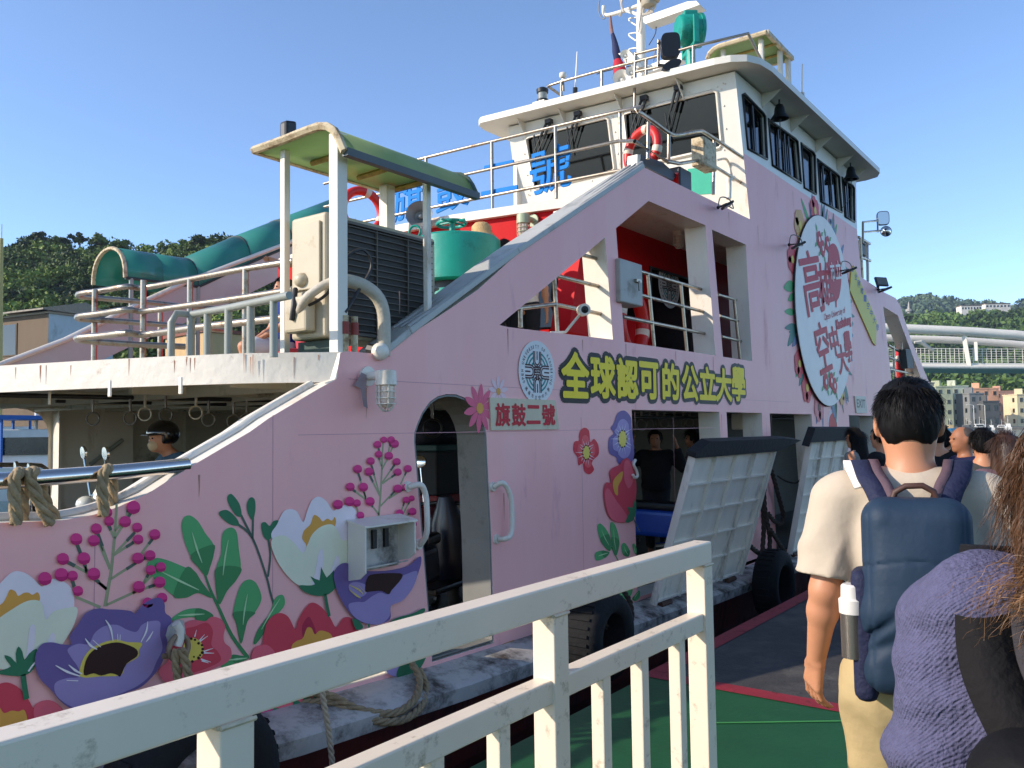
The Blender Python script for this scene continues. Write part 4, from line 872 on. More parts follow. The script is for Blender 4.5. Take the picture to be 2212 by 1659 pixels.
# --- white tulips
M = Mural(); M.l = 5
M.fill('R5', [(-60, 1080), (-25, 1010), (30, 945), (70, 912), (110, 902), (165, 918), (215, 955), (268, 1002), (310, 962), (370, 953), (430, 985), (465, 1030), (477, 1100), (465, 1170), (400, 1290), (250, 1420), (60, 1400), (-80, 1250)], P_WHITE)
M.fill('R5', [(-60, 1240), (-45, 1150), (10, 1110), (38, 1065), (60, 1022), (95, 1035), (112, 1062), (150, 1043), (180, 1042), (205, 1055), (240, 1040), (252, 1090), (200, 1160), (60, 1200)], P_OR)
M.fill('R5', [(-70, 1300), (-20, 1215), (70, 1150), (150, 1103), (215, 1088), (260, 1105), (278, 1160), (290, 1215), (340, 1165), (410, 1143), (492, 1138), (483, 1220), (440, 1310), (380, 1395), (290, 1465), (190, 1515), (60, 1540), (-70, 1500)], P_CREAM)
M.fill('R5', [(150, 1540), (170, 1400), (185, 1270), (215, 1250), (220, 1340), (205, 1440), (190, 1530)], P_WHITE); M.l -= 1
M.fill('R5', [(270, 1460), (300, 1360), (330, 1300), (350, 1330), (330, 1420), (300, 1465)], P_WHITE)
M.line('S1', [(142, 1050), (150, 1120), (165, 1210)], .022, P_SEP)
M.fill('S1', [(-40, 1040), (10, 1020), (62, 998), (38, 965), (20, 925), (62, 938), (98, 975), (94, 915), (112, 868), (138, 905), (150, 955), (180, 915), (228, 882), (235, 930), (216, 968), (232, 968), (205, 1020), (150, 1058), (60, 1058)], P_SEP, 2)
M.line('S1', [(175, 1030), (195, 1000), (222, 968)], .008, P_LINE); M.done('painted_tulip')
M = Mural(); M.l = 5
M.fill('R6', [(-222, 1174), (-185, 1094), (-145, 1014), (-100, 994), (-55, 1012), (-15, 1078), (15, 994), (45, 934), (88, 914), (135, 944), (178, 1004), (215, 983), (270, 968), (322, 1000), (342, 1080), (335, 1200), (250, 1360), (50, 1380), (-130, 1300)], P_WHITE)
M.fill('R5', [(1953, 690), (1965, 640), (2005, 600), (2028, 540), (2062, 555), (2085, 580), (2115, 563), (2145, 575), (2165, 552), (2168, 605), (2110, 680), (2000, 760), (1975, 725)], P_OR)
M.fill('R6', [(-222, 1195), (-145, 1165), (-75, 1215), (-20, 1278), (10, 1225), (40, 1160), (95, 1110), (165, 1093), (205, 1130), (235, 1195), (300, 1200), (310, 1330), (240, 1430), (120, 1475), (20, 1492), (-60, 1480), (-145, 1395), (-205, 1290)], P_CREAM)
M.fill('R6', [(40, 1480), (60, 1400), (80, 1290), (105, 1250), (112, 1330), (100, 1430), (80, 1490)], P_WHITE); M.l -= 1
M.fill('R6', [(150, 1450), (180, 1340), (205, 1290), (215, 1350), (195, 1440)], P_WHITE)
M.line('R5', [(2098, 1050), (2110, 1120), (2125, 1195)], .022, P_SEP)
M.fill('R5', [(1927, 995), (1980, 995), (2032, 987), (2003, 935), (2062, 962), (2072, 875), (2108, 945), (2155, 895), (2160, 960), (2168, 1005), (2120, 1052), (2050, 1064), (1970, 1040)], P_SEP, 2); M.done('painted_tulip')
# --- red blossoms
M = Mural(); M.l = 4
M.fill('S1', [(-80, 1180), (-30, 1125), (35, 1103), (95, 1122), (150, 1170), (190, 1230), (215, 1268), (255, 1228), (320, 1218), (372, 1245), (412, 1295), (425, 1400), (300, 1520), (0, 1600), (-100, 1500)], P_RED)
M.fill('S1', [(215, 1268), (255, 1228), (320, 1218), (372, 1245), (412, 1295), (420, 1380), (300, 1420), (230, 1380)], P_RED2)
M.fill('S1', [(-60, 1240), (-10, 1262), (20, 1300), (70, 1285), (115, 1290), (150, 1280), (170, 1330), (165, 1375), (100, 1400), (0, 1420), (-60, 1400)], P_OR); M.done('painted_blossom')
M = Mural(); M.l = 9
M.fill('S1', [(1180, 725), (1240, 698), (1320, 705), (1360, 678), (1420, 690), (1450, 740), (1440, 800), (1448, 845), (1485, 880), (1490, 935), (1450, 980), (1380, 1010), (1300, 1050), (1200, 1085), (1110, 1110), (1050, 1090), (1020, 1020), (1080, 960), (1090, 850), (1110, 770)], P_RED2)
M.fill('S1', [(1185, 760), (1250, 740), (1330, 715), (1370, 770), (1360, 860), (1400, 900), (1420, 960), (1330, 1010), (1230, 1040), (1150, 1030), (1100, 960), (1110, 850)], P_RED)
M.fill('S1', [(1190, 840), (1240, 812), (1290, 840), (1310, 890), (1295, 935), (1255, 958), (1200, 960), (1170, 900)], P_YEL); k = M.l
for x, y, r in ((1228, 818, 9), (1252, 825, 8), (1275, 848, 9), (1297, 860, 8), (1302, 885, 9), (1300, 908, 10), (1285, 925, 7), (1275, 942, 10), (1235, 965, 9), (1245, 935, 6)): M.dot('S1', (x, y), r, P_DARK); M.l = k
for l in ([(1250, 805), (1262, 760)], [(1280, 830), (1315, 790)], [(1285, 835), (1335, 800)], [(1310, 900), (1370, 880)], [(1290, 950), (1355, 970)], [(1310, 910), (1375, 912)], [(1295, 960), (1340, 975)]): M.line('S1', l, [.008, .002], P_LINE, 0)
M.done('painted_anemone')
M = Mural(); M.l = 8
M.fill('S1', [(1618, 950), (1640, 880), (1690, 858), (1702, 790), (1720, 720), (1760, 672), (1810, 653), (1862, 680), (1905, 757), (1925, 700), (1965, 630), (2012, 586), (2070, 610), (2130, 680), (2170, 745), (2215, 688), (2260, 682), (2300, 720), (2310, 800), (2200, 960), (1900, 1060), (1640, 1040)], P_RED)
M.fill('S1', [(1950, 740), (1985, 680), (2010, 700), (2040, 790), (2000, 850), (1960, 820)], P_CRIM); M.l -= 1
M.fill('S1', [(1620, 950), (1640, 880), (1690, 858), (1740, 870), (1780, 930), (1740, 1000), (1650, 1000)], P_RED2)
M.fill('S1', [(1880, 870), (1910, 835), (1950, 818), (1970, 770), (1985, 745), (2010, 752), (2030, 790), (2060, 768), (2100, 772), (2140, 800), (2160, 900), (2000, 1000), (1890, 950)], P_OR); M.done('painted_blossom')
M = Mural(); M.l = 6
M.fill('S1', [(1600, 1260), (1700, 1220), (1850, 1180), (1960, 1120), (2050, 1080), (2065, 1180), (2060, 1262), (1620, 1338)], P_RED2, 2)
M.fill('S1', [(1600, 1260), (1700, 1200), (1780, 1240), (1760, 1310), (1620, 1340)], P_MAG, 2)
M.fill('S1', [(1745, 1310), (1765, 1265), (1830, 1275), (1895, 1265), (1885, 1190), (1950, 1240), (1975, 1130), (2000, 1210), (2055, 1180), (2060, 1262), (1900, 1292)], P_SEP, 0); M.done('painted_blossom')
# --- purple anemones
M = Mural(); M.l = 14
M.fill('S1', [(218, 920), (255, 855), (320, 840), (395, 855), (448, 852), (440, 800), (490, 730), (540, 655), (620, 622), (690, 628), (755, 630), (830, 638), (862, 655), (900, 610), (950, 570), (1020, 553), (1052, 590), (1058, 650), (1098, 690), (1085, 790), (1062, 900), (1030, 985), (980, 1055), (900, 1130), (800, 1170), (700, 1232), (560, 1275), (460, 1272), (380, 1222), (320, 1150), (250, 1080), (218, 1000)], P_PUR)
M.fill('S1', [(445, 935), (425, 885), (490, 850), (560, 850), (600, 780), (665, 735), (745, 728), (810, 760), (870, 772), (905, 728), (960, 704), (1022, 710), (1022, 790), (1038, 880), (1000, 965), (960, 1050), (880, 1120), (785, 1165), (640, 1222), (500, 1262), (420, 1240), (350, 1180), (343, 1105), (420, 1072), (500, 1062), (490, 1000)], P_PUR2)
M.fill('S1', [(505, 1062), (518, 960), (570, 885), (650, 842), (740, 822), (805, 838), (905, 845), (885, 890), (880, 935), (800, 985), (770, 1052), (640, 1060)], P_YEL, 3)
M.fill('S1', [(528, 1052), (538, 965), (578, 900), (650, 858), (735, 840), (800, 852), (868, 885), (872, 930), (805, 978), (765, 1058), (745, 1052), (700, 1040), (640, 1055), (590, 1040)], P_DARK, 3)
for l in ([(667, 695), (700, 750), (715, 830)], [(940, 705), (930, 770), (895, 840)], [(975, 768), (950, 810), (928, 838)], [(535, 815), (570, 860), (612, 885)], [(585, 825), (635, 870)], [(343, 988), (420, 1030), (502, 1058)], [(428, 985), (470, 1020), (515, 1045)], [(415, 1085), (490, 1088)], [(745, 785), (747, 830)], [(762, 790), (760, 828)]): M.line('S1', l, [.003, .01, .004], P_LINE)
M.done('painted_anemone')
M = Mural(); M.l = 14
M.fill('S2', [(175, 430), (180, 380), (210, 342), (250, 328), (292, 345), (330, 375), (500, 380), (650, 350), (725, 290), (742, 300), (733, 360), (690, 470), (620, 570), (545, 605), (540, 690), (470, 724), (400, 724), (320, 692), (255, 620), (200, 520)], P_PUR)
M.fill('S2', [(270, 595), (330, 580), (370, 580), (420, 545), (475, 520), (525, 530), (560, 480), (590, 430), (650, 398), (715, 385), (690, 480), (620, 570), (545, 605), (535, 670), (480, 722), (400, 722), (330, 695), (285, 650)], P_PUR2)
M.fill('S2', [(268, 480), (290, 455), (340, 455), (390, 480), (380, 530), (330, 550), (285, 520)], P_PUR2)
M.fill('S2', [(375, 510), (388, 430), (430, 400), (600, 395), (610, 430), (550, 500), (528, 530), (480, 508), (415, 512)], P_DARK, 3)
for l in ([(270, 470), (330, 500), (360, 530)], [(270, 500), (320, 540), (345, 555)], [(330, 470), (375, 520)]): M.line('S2', l, [.002, .009, .003], P_YEL)
M.l += 1; M.line('S2', [(395, 722), (400, 760)], .016, P_SEP); M.fill('S2', [(290, 690), (330, 700), (360, 745), (320, 760), (300, 730)], P_SEP); M.l -= 1
M.fill('S2', [(548, 700), (600, 675), (680, 655), (752, 620), (752, 650), (650, 705), (560, 725)], P_SEP)
M.fill('S2', [(505, 960), (540, 945), (590, 940), (600, 1010), (575, 1060), (530, 1050), (508, 1020)], P_PUR2)
M.fill('S2', [(575, 1060), (590, 1000), (640, 930), (700, 890), (768, 862), (770, 920), (740, 990), (690, 1050), (630, 1075)], P_SEP); M.done('painted_anemone')
# --- small flowers right of the door
def anem(reg, pts, m, m2, c, rx, ry, name):
    M = Mural(); M.l = 3; M.fill(reg, pts, m, 5)
    cx_, cy_ = c
    M.fill(reg, [((p[0] * .7 + cx_ * .3), (p[1] * .7 + cy_ * .3)) for p in pts], m2, 5)
    for k in range(16):
        a = k * math.pi / 8; M.line(reg, [(cx_ + rx * 1.1 * math.cos(a), cy_ + ry * 1.1 * math.sin(a)), (cx_ + rx * (1.9 + .5 * (k % 3)) * math.cos(a), cy_ + ry * (1.6 + .4 * (k % 2)) * math.sin(a))], [.007, .001], P_LINE, 0)
    M.l += 1; M.dot(reg, c, rx, P_YEL, ry); k0 = M.l
    for k in range(11):
        a = k * 2 * math.pi / 11; M.dot(reg, (cx_ + rx * math.cos(a), cy_ + ry * math.sin(a)), 4.5, P_DARK, 6, 8); M.l = k0
    return M.done(name)
anem('R6', [(1775, 520), (1785, 485), (1812, 467), (1840, 490), (1848, 560), (1872, 540), (1900, 580), (1902, 640), (1872, 672), (1858, 700), (1872, 740), (1842, 770), (1810, 750), (1798, 700), (1772, 712), (1765, 660), (1740, 620), (1745, 560), (1775, 550)], paint('petal_scarlet', '#d83a48'), paint('petal_tomato', '#e65b62'), (1820, 628), 24, 46, 'painted_anemone')
anem('R6', [(2000, 440), (2025, 375), (2070, 357), (2110, 400), (2116, 460), (2125, 540), (2132, 640), (2110, 700), (2062, 722), (2022, 690), (2015, 660), (1970, 630), (1968, 540), (2000, 505), (1980, 470)], P_PUR, P_PUR2, (2055, 540), 27, 55, 'painted_anemone')
M = Mural(); M.l = 9
M.line('R6', [(2118, 1040), (2140, 1095), (2166, 1140)], .014, P_SLATE); M.l += 1
M.fill('R6', [(1985, 730), (2030, 708), (2050, 680), (2082, 664), (2112, 700), (2130, 760), (2142, 850), (2134, 950), (2120, 1020), (2080, 1077), (2000, 1075), (1952, 1020), (1930, 900), (1942, 825), (1975, 822), (1968, 760)], P_RED)
M.fill('R6', [(1935, 900), (1955, 860), (1985, 900), (2010, 940), (2040, 980), (2080, 1040), (2075, 1075), (2000, 1072), (1955, 1015)], P_RED2)
M.fill('R6', [(2060, 700), (2085, 680), (2110, 720), (2120, 800), (2090, 860), (2060, 800)], P_RED2); M.l -= 1
M.fill('R6', [(2030, 762), (2052, 753), (2045, 800), (2022, 845), (2018, 905), (1996, 885), (1988, 815)], P_OR)
M.fill('R6', [(2065, 1080), (2092, 1020), (2080, 978), (2112, 985), (2132, 925), (2138, 1000), (2115, 1070)], P_SEP, 2); M.done('painted_tulip')
leaves('R6', [(1985, 1240), (2030, 1330), (2090, 1420), (2165, 1500)], .014, [([(1895, 1105), (1920, 1092), (1970, 1160), (1982, 1255), (1958, 1260), (1910, 1190)], [(1920, 1130), (1968, 1230)]), ([(1978, 1085), (2010, 1100), (2036, 1200), (2020, 1292), (1998, 1280), (1982, 1180)], [(1998, 1120), (2012, 1260)]),
       ([(1878, 1282), (1920, 1264), (1972, 1275), (1940, 1312), (1888, 1328)], [(1895, 1300), (1960, 1280)]), ([(2050, 1230), (2072, 1215), (2102, 1262), (2096, 1302), (2060, 1290)], [(2065, 1235), (2090, 1290)]), ([(2120, 1230), (2135, 1220), (2150, 1262), (2140, 1290)], [(2130, 1230), (2142, 1280)])], 'leaf_sprig')
leaves('S2', None, 0, [([(2130, 545), (2165, 508), (2168, 552), (2140, 578), (2118, 565)], [(2160, 520), (2130, 565)]), ([(1985, 590), (2030, 520), (2085, 455), (2122, 470), (2112, 540), (2050, 585), (2020, 600)], [(2090, 480), (2020, 580)]), ([(2130, 420), (2160, 395), (2168, 430), (2148, 450)], [(2155, 405), (2140, 445)])], 'leaf_sprig')
def daisy(c, R, m, n, name):
    M = Mural(); M.l = 2; o = W('R6', [c])[0]
    for k in range(n):
        a = 2 * math.pi * k / n + .2; d = Vector((math.cos(a), 0, math.sin(a))); x = Vector((-math.sin(a), 0, math.cos(a)))
        M.b.sheet([spl([o + d * R * .15 + Vector((0, -DY * 2, 0)), o + d * R * .6 + x * R * .16 + Vector((0, -DY * 2, 0)), o + d * R + Vector((0, -DY * 2, 0)), o + d * R * .6 - x * R * .16 + Vector((0, -DY * 2, 0))], 4)], M.mi(m))
    M.l = 3; M.disc(o, R * .22, P_OR); return M.done(name)
daisy((1133, 342), .19, paint('petal_rose', '#e2688a'), 10, 'painted_daisy'); daisy((1253, 233), .125, paint('petal_blush', '#ecd0dc'), 9, 'painted_daisy')
# --- wreath round the big oval
M = Mural(); M.l = 2; W8 = lambda x, z, r, c, rz=None: M.disc(Vector((x, 4, z)), r, c, 12, rz)
WT, WB, WY, WRD, WPK = paint('wreath_teal', '#4f8078'), paint('wreath_blue', '#7583a8'), paint('wreath_sand', '#dcae70'), paint('wreath_red', '#d8525c'), paint('wreath_pink', '#e08a92')
def leafw(x, z, ang, L, w, m):
    o = Vector((x, 4 - DY * M.l, z)); d = Vector((math.cos(ang), 0, math.sin(ang))); p = Vector((-d.z, 0, d.x))
    M.b.sheet([spl([o, o + d * L * .4 + p * w, o + d * L, o + d * L * .4 - p * w], 4)], M.mi(m))
OC = Vector((13.72, 4, 1.83)); OR, OZ = 1.5, 1.53
rw = random.Random(3)
for k in range(46):
    a = rw.uniform(0, 2 * math.pi)
    if 2.4 < a < 4.2 and rw.random() < .5: continue
    r0 = 1.42; M.l = 2 + k % 3
    leafw(OC.x + r0 * math.cos(a), OC.z + r0 * math.sin(a), a + rw.uniform(-.5, .5), rw.uniform(.3, .55), rw.uniform(.04, .09), rw.choice([WT, WT, WB, P_GRN]))
for a, m, r in ((1.75, WRD, .22), (2.3, WY, .24), (2.75, WRD, .2), (1.2, WB, .12), (3.75, WRD, .2), (4.05, WRD, .22), (4.45, WPK, .22), (5.3, WY, .16), (.4, WRD, .14), (5.9, WRD, .13)):
    M.l = 6; c = OC + Vector(((OR + .08) * math.cos(a), 0, (OZ + .08) * math.sin(a)))
    for k in range(6):
        b_ = k * math.pi / 3 + a; M.disc(c + Vector((r * .55 * math.cos(b_), 0, r * .55 * math.sin(b_))), r * .55, m, 10); M.l = 6 + k % 3
    M.l = 10; M.disc(c, r * .3, P_DARK if m is WPK else P_YEL, 10)
M.done('painted_wreath')
# --- slogan in yellow with dark outline
SLY, SLK = paint('slogan_yellow', '#ffe02e'), paint('slogan_outline', '#1f191a')
chars = '全球認可的公立大學'
bx_ = [((350, 520), (800, 1085)), ((538, 690), (825, 1088)), ((708, 838), (845, 1090)), ((855, 970), (868, 1095)), ((1003, 1105), (875, 1100)), ((1130, 1230), (888, 1108)), ((1243, 1342), (898, 1102)), ((1347, 1447), (908, 1112)), ((1452, 1535), (898, 1110))]
sb, sk = MB(), MB()
for c, ((x0, x1), (y0, y1)) in zip(chars, bx_):
    o, r, u = W('R7', [(x0, y1), (x1, y1 + (x1 - x0) * .05), (x0, y0)]); r = Vector((r.x, 4, o.z)) ; u = Vector((o.x, 4, u.z))
    q = (o, r - o, u - o)
    text(sb, c, q, halo=.016, lift=(0, -.007, 0)); text(sk, c, q, halo=.06, lift=(0, -.002, 0))
sk.build('slogan_outline', SLK, ferry); sb.build('slogan_lettering', SLY, ferry)
# --- university crest (twice) : disc, ring of letters, arches and arcs
CRW, CRB, CRT = paint('crest_white', '#dfe3ea'), paint('crest_brown', '#4d2a2e'), paint('crest_teal', '#2f8a8e')
def crest(name, o, ax, up, R, parent):
    ax = Vector(ax).normalized(); up = Vector(up).normalized(); n = ax.cross(up); o = Vector(o)
    P = lambda x, y, l=0: o + ax * x * R + up * y * R + n * (.0015 * l)
    b = MB(); ms = [CRW, CRB, CRT]
    b.sheet([[P(math.cos(a * math.pi / 24), math.sin(a * math.pi / 24)) for a in range(48)]], 0)
    t1 = 'OPEN UNIVERSITY OF KAOHSIUNG'
    for i, c in enumerate(t1):
        if c == ' ': continue
        a = math.radians(205 - 230 * i / (len(t1) - 1)); d = ax * math.cos(a) + up * math.sin(a); t = ax * math.sin(a) - up * math.cos(a)
        text(b, c, (P(0, 0, 1) + d * R * .75 - t * R * .035, t * R * (.03 if c == 'I' else .07), d * R * .115), 1, offset=.01)
    for i, c in enumerate('高雄市立空中大學'):
        a = math.radians(222 + 96 * i / 7); d = ax * math.cos(a) + up * math.sin(a); t = -(ax * math.sin(a) - up * math.cos(a))
        text(b, c, (P(0, 0, 1) + d * R * .88 - t * R * .06, t * R * .12, -d * R * .13), 1, offset=.005)
    def arch(cx_, cy_, ang):
        ca, sa = math.cos(ang), math.sin(ang)
        for rr in (.055, .13, .205):
            pts = [(rr, .30)] + [(rr * math.cos(-math.pi * k / 10), rr * 1.0 * math.sin(-math.pi * k / 10) + .0) for k in range(11)] + [(-rr, .30)]
            if rr == .055: pts = [(0, .30), (0, .02)]
            lines(b, [P(cx_ + x * ca - y * sa, cy_ + x * sa + y * ca, 1) for x, y in pts], .048 * R, n, 1)
        
    arch(0, .36, 0); arch(0, -.36, math.pi); arch(-.36, 0, math.pi / 2); arch(.36, 0, -math.pi / 2)
    for q in range(4):
        a0 = q * math.pi / 2 + math.pi / 4
        for rr, w in ((.63, .06), (.5, .06)):
            h = .42 if rr > .6 else .36
            lines(b, [P(rr * math.cos(a0 - h + 2 * h * k / 12), rr * math.sin(a0 - h + 2 * h * k / 12), 1) for k in range(13)], w * R, n, 2)
        b.sheet([[P(.34 * math.cos(a0) + .05 * math.cos(k * math.pi / 6), .34 * math.sin(a0) + .05 * math.sin(k * math.pi / 6), 1) for k in range(12)]], 2)
    for l, w in (([(-.2, .14), (.2, .14)], .05), ([(0, .24), (0, .14)], .05), ([(-.13, .08), (.13, .08)], .04), ([(-.13, -.02), (.13, -.02)], .04), ([(-.13, .1), (-.13, -.04)], .04), ([(.13, .1), (.13, -.04)], .04), ([(-.2, -.09), (.2, -.09)], .045), ([(-.2, -.09), (-.22, -.2)], .045), ([(.2, -.09), (.22, -.2)], .045), ([(-.07, -.09), (-.07, -.24)], .045), ([(.07, -.09), (.07, -.24)], .045), ([(-.09, -.22), (.09, -.22)], .04), ([(-.07, .03), (.07, .03)], .03)):
        lines(b, [P(x, y, 2) for x, y in l], w * R, n, 1)
    return b.build(name, ms, parent)
crest('university_crest', W('R7', [(185, 930)])[0] + Vector((.0, -.008, 0)), (1, 0, 0), (0, 0, 1), .262, ferry)
crest('university_crest', W('R7', [(1045, 365)], 5.325)[0], (1, 0, 0), (0, 0, 1), .34, ferry)
# --- red phone lines low on the side and round red badge
pb, pk = MB(), MB(); PHR, PHW = paint('notice_red', '#c8323c'), paint('notice_white', '#f0dde4')
for c, q in (('免費專線', W('S3', [(1500, 392), (1650, 400), (1500, 318)])), ('803-4211', W('S3', [(1500, 490), (1665, 505), (1500, 425)]))):
    o, r, u = q; text(pb, c, (o, r - o, u - o), halo=.012, lift=(0, -.006, 0)); text(pk, c, (o, r - o, u - o), halo=.05, lift=(0, -.002, 0))
pk.build('notice_outline', PHW, ferry); pb.build('notice_lettering', PHR, ferry)
M = Mural(); c = W('S3', [(1552, 140)])[0]; M.disc(c, .3, PHW); M.disc(c, .24, PHR); M.done('painted_badge')

# ------------------------------------------------------------------ signs fixed to the side
OVW, OVR, OVK = paint('sign_white', '#f3f0f0'), paint('sign_red', '#c22536'), BLACK
ov = thing('oval_sign', 'big white oval sign with red university lettering on the pink ferry side', 'sign', OC)
b = MB(); b.prism([[OC + Vector((OR * math.cos(a * math.pi / 36), -.05, OZ * math.sin(a * math.pi / 36))) for a in range(72)]], (0, .03, 0)); b.build('sign_board', OVW, ov)
b = MB(); b.tube([OC + Vector((OR * math.cos(a * math.pi / 36), -.03, OZ * math.sin(a * math.pi / 36))) for a in range(72)], .013, 6, True); b.build('sign_rim', OVK, ov, smooth=60)
tb = MB(); yo = 4 - .055
def T4(c, pts, reg='R8', off=.0, mb=None, l=0):
    o, r, u = [Vector((p.x, yo - l, p.z)) for p in W(reg, pts)]; text(mb or tb, c, (o, r - o, u - o), halo=off)
T4('高', [(785, 575), (905, 530), (722, 160)], off=.017); T4('雄', [(872, 510), (962, 480), (846, 235)], off=.017)
tw = MB()
bc = W('R8', [(965, 270)])[0]
tb.sheet([spl([Vector((bc.x + x, yo - .001, bc.z + z)) for x, z in ((0, .44), (.24, .36), (.36, .1), (.34, -.18), (.2, -.42), (.05, -.52), (.03, -.62), (-.03, -.62), (-.05, -.52), (-.22, -.4), (-.36, -.14), (-.36, .12), (-.24, .36))], 4)])
T4('市', [(942, 345), (968, 340), (928, 225)], off=.008, mb=tw, l=.004); T4('立', [(972, 330), (1005, 325), (965, 215)], off=.008, mb=tw, l=.004)
T4('Open University of', [(898, 612), (1035, 560), (893, 555)], off=.0); T4('Kaohsiung', [(978, 672), (1072, 632), (970, 600)], off=.017)
T4('空', [(872, 950), (950, 905), (822, 628)], off=.017); T4('中', [(950, 835), (1000, 810), (920, 650)], off=.017); T4('大', [(998, 945), (1056, 925), (972, 765)], off=.017); T4('學', [(1042, 872), (1082, 850), (1018, 680)], off=.02)
tb.build('sign_lettering', OVR, ov); tw.build('balloon_lettering', OVW, ov)
fb = MB(); fms = [OVR, P_GRN, OVW]
for cx_, cz in ((13.45, OC.z + 1.12), (13.62, OC.z + 1.0), (13.85, OC.z - 1.12), (14.02, OC.z - 1.2), (13.9, OC.z + 1.12), (13.55, OC.z - 1.15)):
    for k in range(5):
        a = k * 1.2566; fb.sheet([[Vector((cx_ + .075 * math.cos(a) + .07 * math.cos(q * .628), yo - .001 * (k + 1), cz + .075 * math.sin(a) + .07 * math.sin(q * .628))) for q in range(10)]], 0)
    fb.sheet([[Vector((cx_ + .045 * math.cos(q * .628), yo - .008, cz + .045 * math.sin(q * .628))) for q in range(10)]], 2)
    for k in range(4):
        a = k * 1.57 + .6; o = Vector((cx_, yo - .0005, cz)); d = Vector((math.cos(a), 0, math.sin(a))); p = Vector((-d.z, 0, d.x)); fb.sheet([[o + d * .12, o + d * .19 + p * .035, o + d * .28, o + d * .19 - p * .035]], 1)
fb.build('sign_flowers', fms, ov)
nb = thing('name_board', 'weathered cream board with red ferry name beside the arched door', 'sign', W('R6', [(1415, 375)])[0])
q = W('R6', [(1190, 272), (1615, 290), (1640, 478), (1200, 485)]); b = MB(); b.prism([[Vector((p.x, 3.985, p.z)) for p in q]], (0, .012, 0)); b.build('board', mat('weathered_cream', '#cfc6ae', .6, var=.1, scale=4, stain='#8f8672', samt=.22, sscale=3), nb)
b = MB()
for c, (x0, x1, y0, y1) in zip('旗鼓二號', ((1228, 1318, 312, 455), (1335, 1420, 315, 455), (1430, 1515, 325, 440), (1530, 1610, 318, 450))):
    o, r, u = [Vector((p.x, 3.983, p.z)) for p in W('R6', [(x0, y1), (x1, y1), (x0, y0)])]; text(b, c, (o, Vector((r.x - o.x, 0, 0)), Vector((0, 0, u.z - o.z))), halo=.006)
b.build('board_lettering', OVR, nb)
eb = thing('exit_plate', 'small cream metal EXIT plate above the aft side doorway', 'sign', W('R8', [(1148, 1140)])[0])
q = W('R8', [(1108, 1085), (1180, 1088), (1190, 1196), (1120, 1196)]); b = MB(); b.prism([[Vector((p.x, 3.98, p.z)) for p in q]], (0, .016, 0)); b.build('plate', mat('cream_plate', '#c9c5ba', .5), eb)
b = MB(); o, r, u = [Vector((p.x, 3.978, p.z)) for p in W('R8', [(1122, 1160), (1176, 1160), (1120, 1105)])]; text(b, 'EXIT', (o, Vector((r.x - o.x, 0, 0)), Vector((0, 0, u.z - o.z))), offset=.02); b.build('plate_lettering', mat('plate_grey_ink', '#7d7a72', .6), eb)
yb = thing('yellow_slogan_board', 'yellow slanted board with blue and green characters by the stern opening', 'sign', W('R8', [(1160, 480)])[0])
q = W('R8', [(1085, 285), (1100, 240), (1250, 600), (1245, 760), (1225, 740), (1075, 400)]); b = MB(); b.prism([[Vector((p.x, 3.975, p.z)) for p in q]], (0, .02, 0)); b.build('board', paint('board_yellow', '#dccf56'), yb)
b = MB(); ms = [paint('board_blue', '#4b5c9c'), paint('board_green', '#6f9a5e')]
for i, c in enumerate('全國唯一空中大學'):
    u = i / 7; T = lambda f: (1085 + f * 140 + 28, 330 + f * 330 - 20)
    x, y = T(u); o, r, up = [Vector((p.x, 3.973, p.z)) for p in W('R8', [(x - 9, y + 22), (x + 9, y + 26), (x - 9, y - 22)])]; text(b, c, (o, r - o, up - o), 0, offset=.01)
    x -= 22; y += 55 if i < 7 else 0; o, r, up = [Vector((p.x, 3.973, p.z)) for p in W('R8', [(x - 7, y + 20), (x + 9, y + 24), (x - 7, y - 20)])]
b.build('board_lettering', ms, yb)
# ------------------------------------------------------------------ things on the ferry
def X1(reg, p, **k): return at(Q(reg, [p])[0], **k)
# air conditioner under the canopy
ac = thing('air_conditioner', 'beige outdoor air conditioner with dark grille under the green canopy', 'air conditioner', (4.2, 4.4, .46))
b = MB(); b.box((3.62, 4.24, .62), (4.70, 4.60, 1.46)); b.build('casing', BEIGE, ac, bevel=.025, bseg=3)
b = MB(); b.box((3.60, 4.28, .95), (3.618, 4.54, 1.40)); b.build('service_panel', BEIGE, ac, bevel=.006)
b = MB(); b.box((3.80, 4.225, .66), (4.62, 4.236, 1.40)); b.build('grille_back', mat('coil_dark', '#3a3836', .7, var=.25, scale=20), ac)
b = MB()
for i in range(17): z = .68 + i * .044; b.box((3.79, 4.208, z), (4.63, 4.218, z + .006))
for x in (4.05, 4.36): b.box((x, 4.205, .66), (x + .008, 4.221, 1.40))
b.box((3.78, 4.2, .645), (4.64, 4.224, .665)); b.box((3.78, 4.2, 1.40), (4.64, 4.224, 1.42)); b.build('fan_grille', mat('grille_wire', '#5d5953', .6), ac)
b = MB(); b.box((3.53, 4.33, .66), (3.62, 4.56, .90)); b.build('pipe_cover', BEIGE, ac, bevel=.02)
b = MB(); b.ball((3.6, 4.46, 1.02), (.05, .06, .05)); b.build('cable_gland', BEIGE, ac, smooth=60)
b = MB(); b.box((3.606, 4.40, 1.06), (3.612, 4.46, 1.2)); b.build('paper_label', WHITE, ac)
b = MB(); b.box((3.45, 4.2, .46), (4.95, 4.75, .50)); b.box((3.7, 4.25, .50), (3.8, 4.62, .615)); b.box((4.5, 4.25, .50), (4.6, 4.62, .615)); b.build('base_frame', mat('green_base_paint', '#1d4236', .55, var=.2), ac)
LAG = mat('pipe_lagging_tape', '#b9b5aa', .6, var=.12, scale=20, bump=.2, bscale=40)
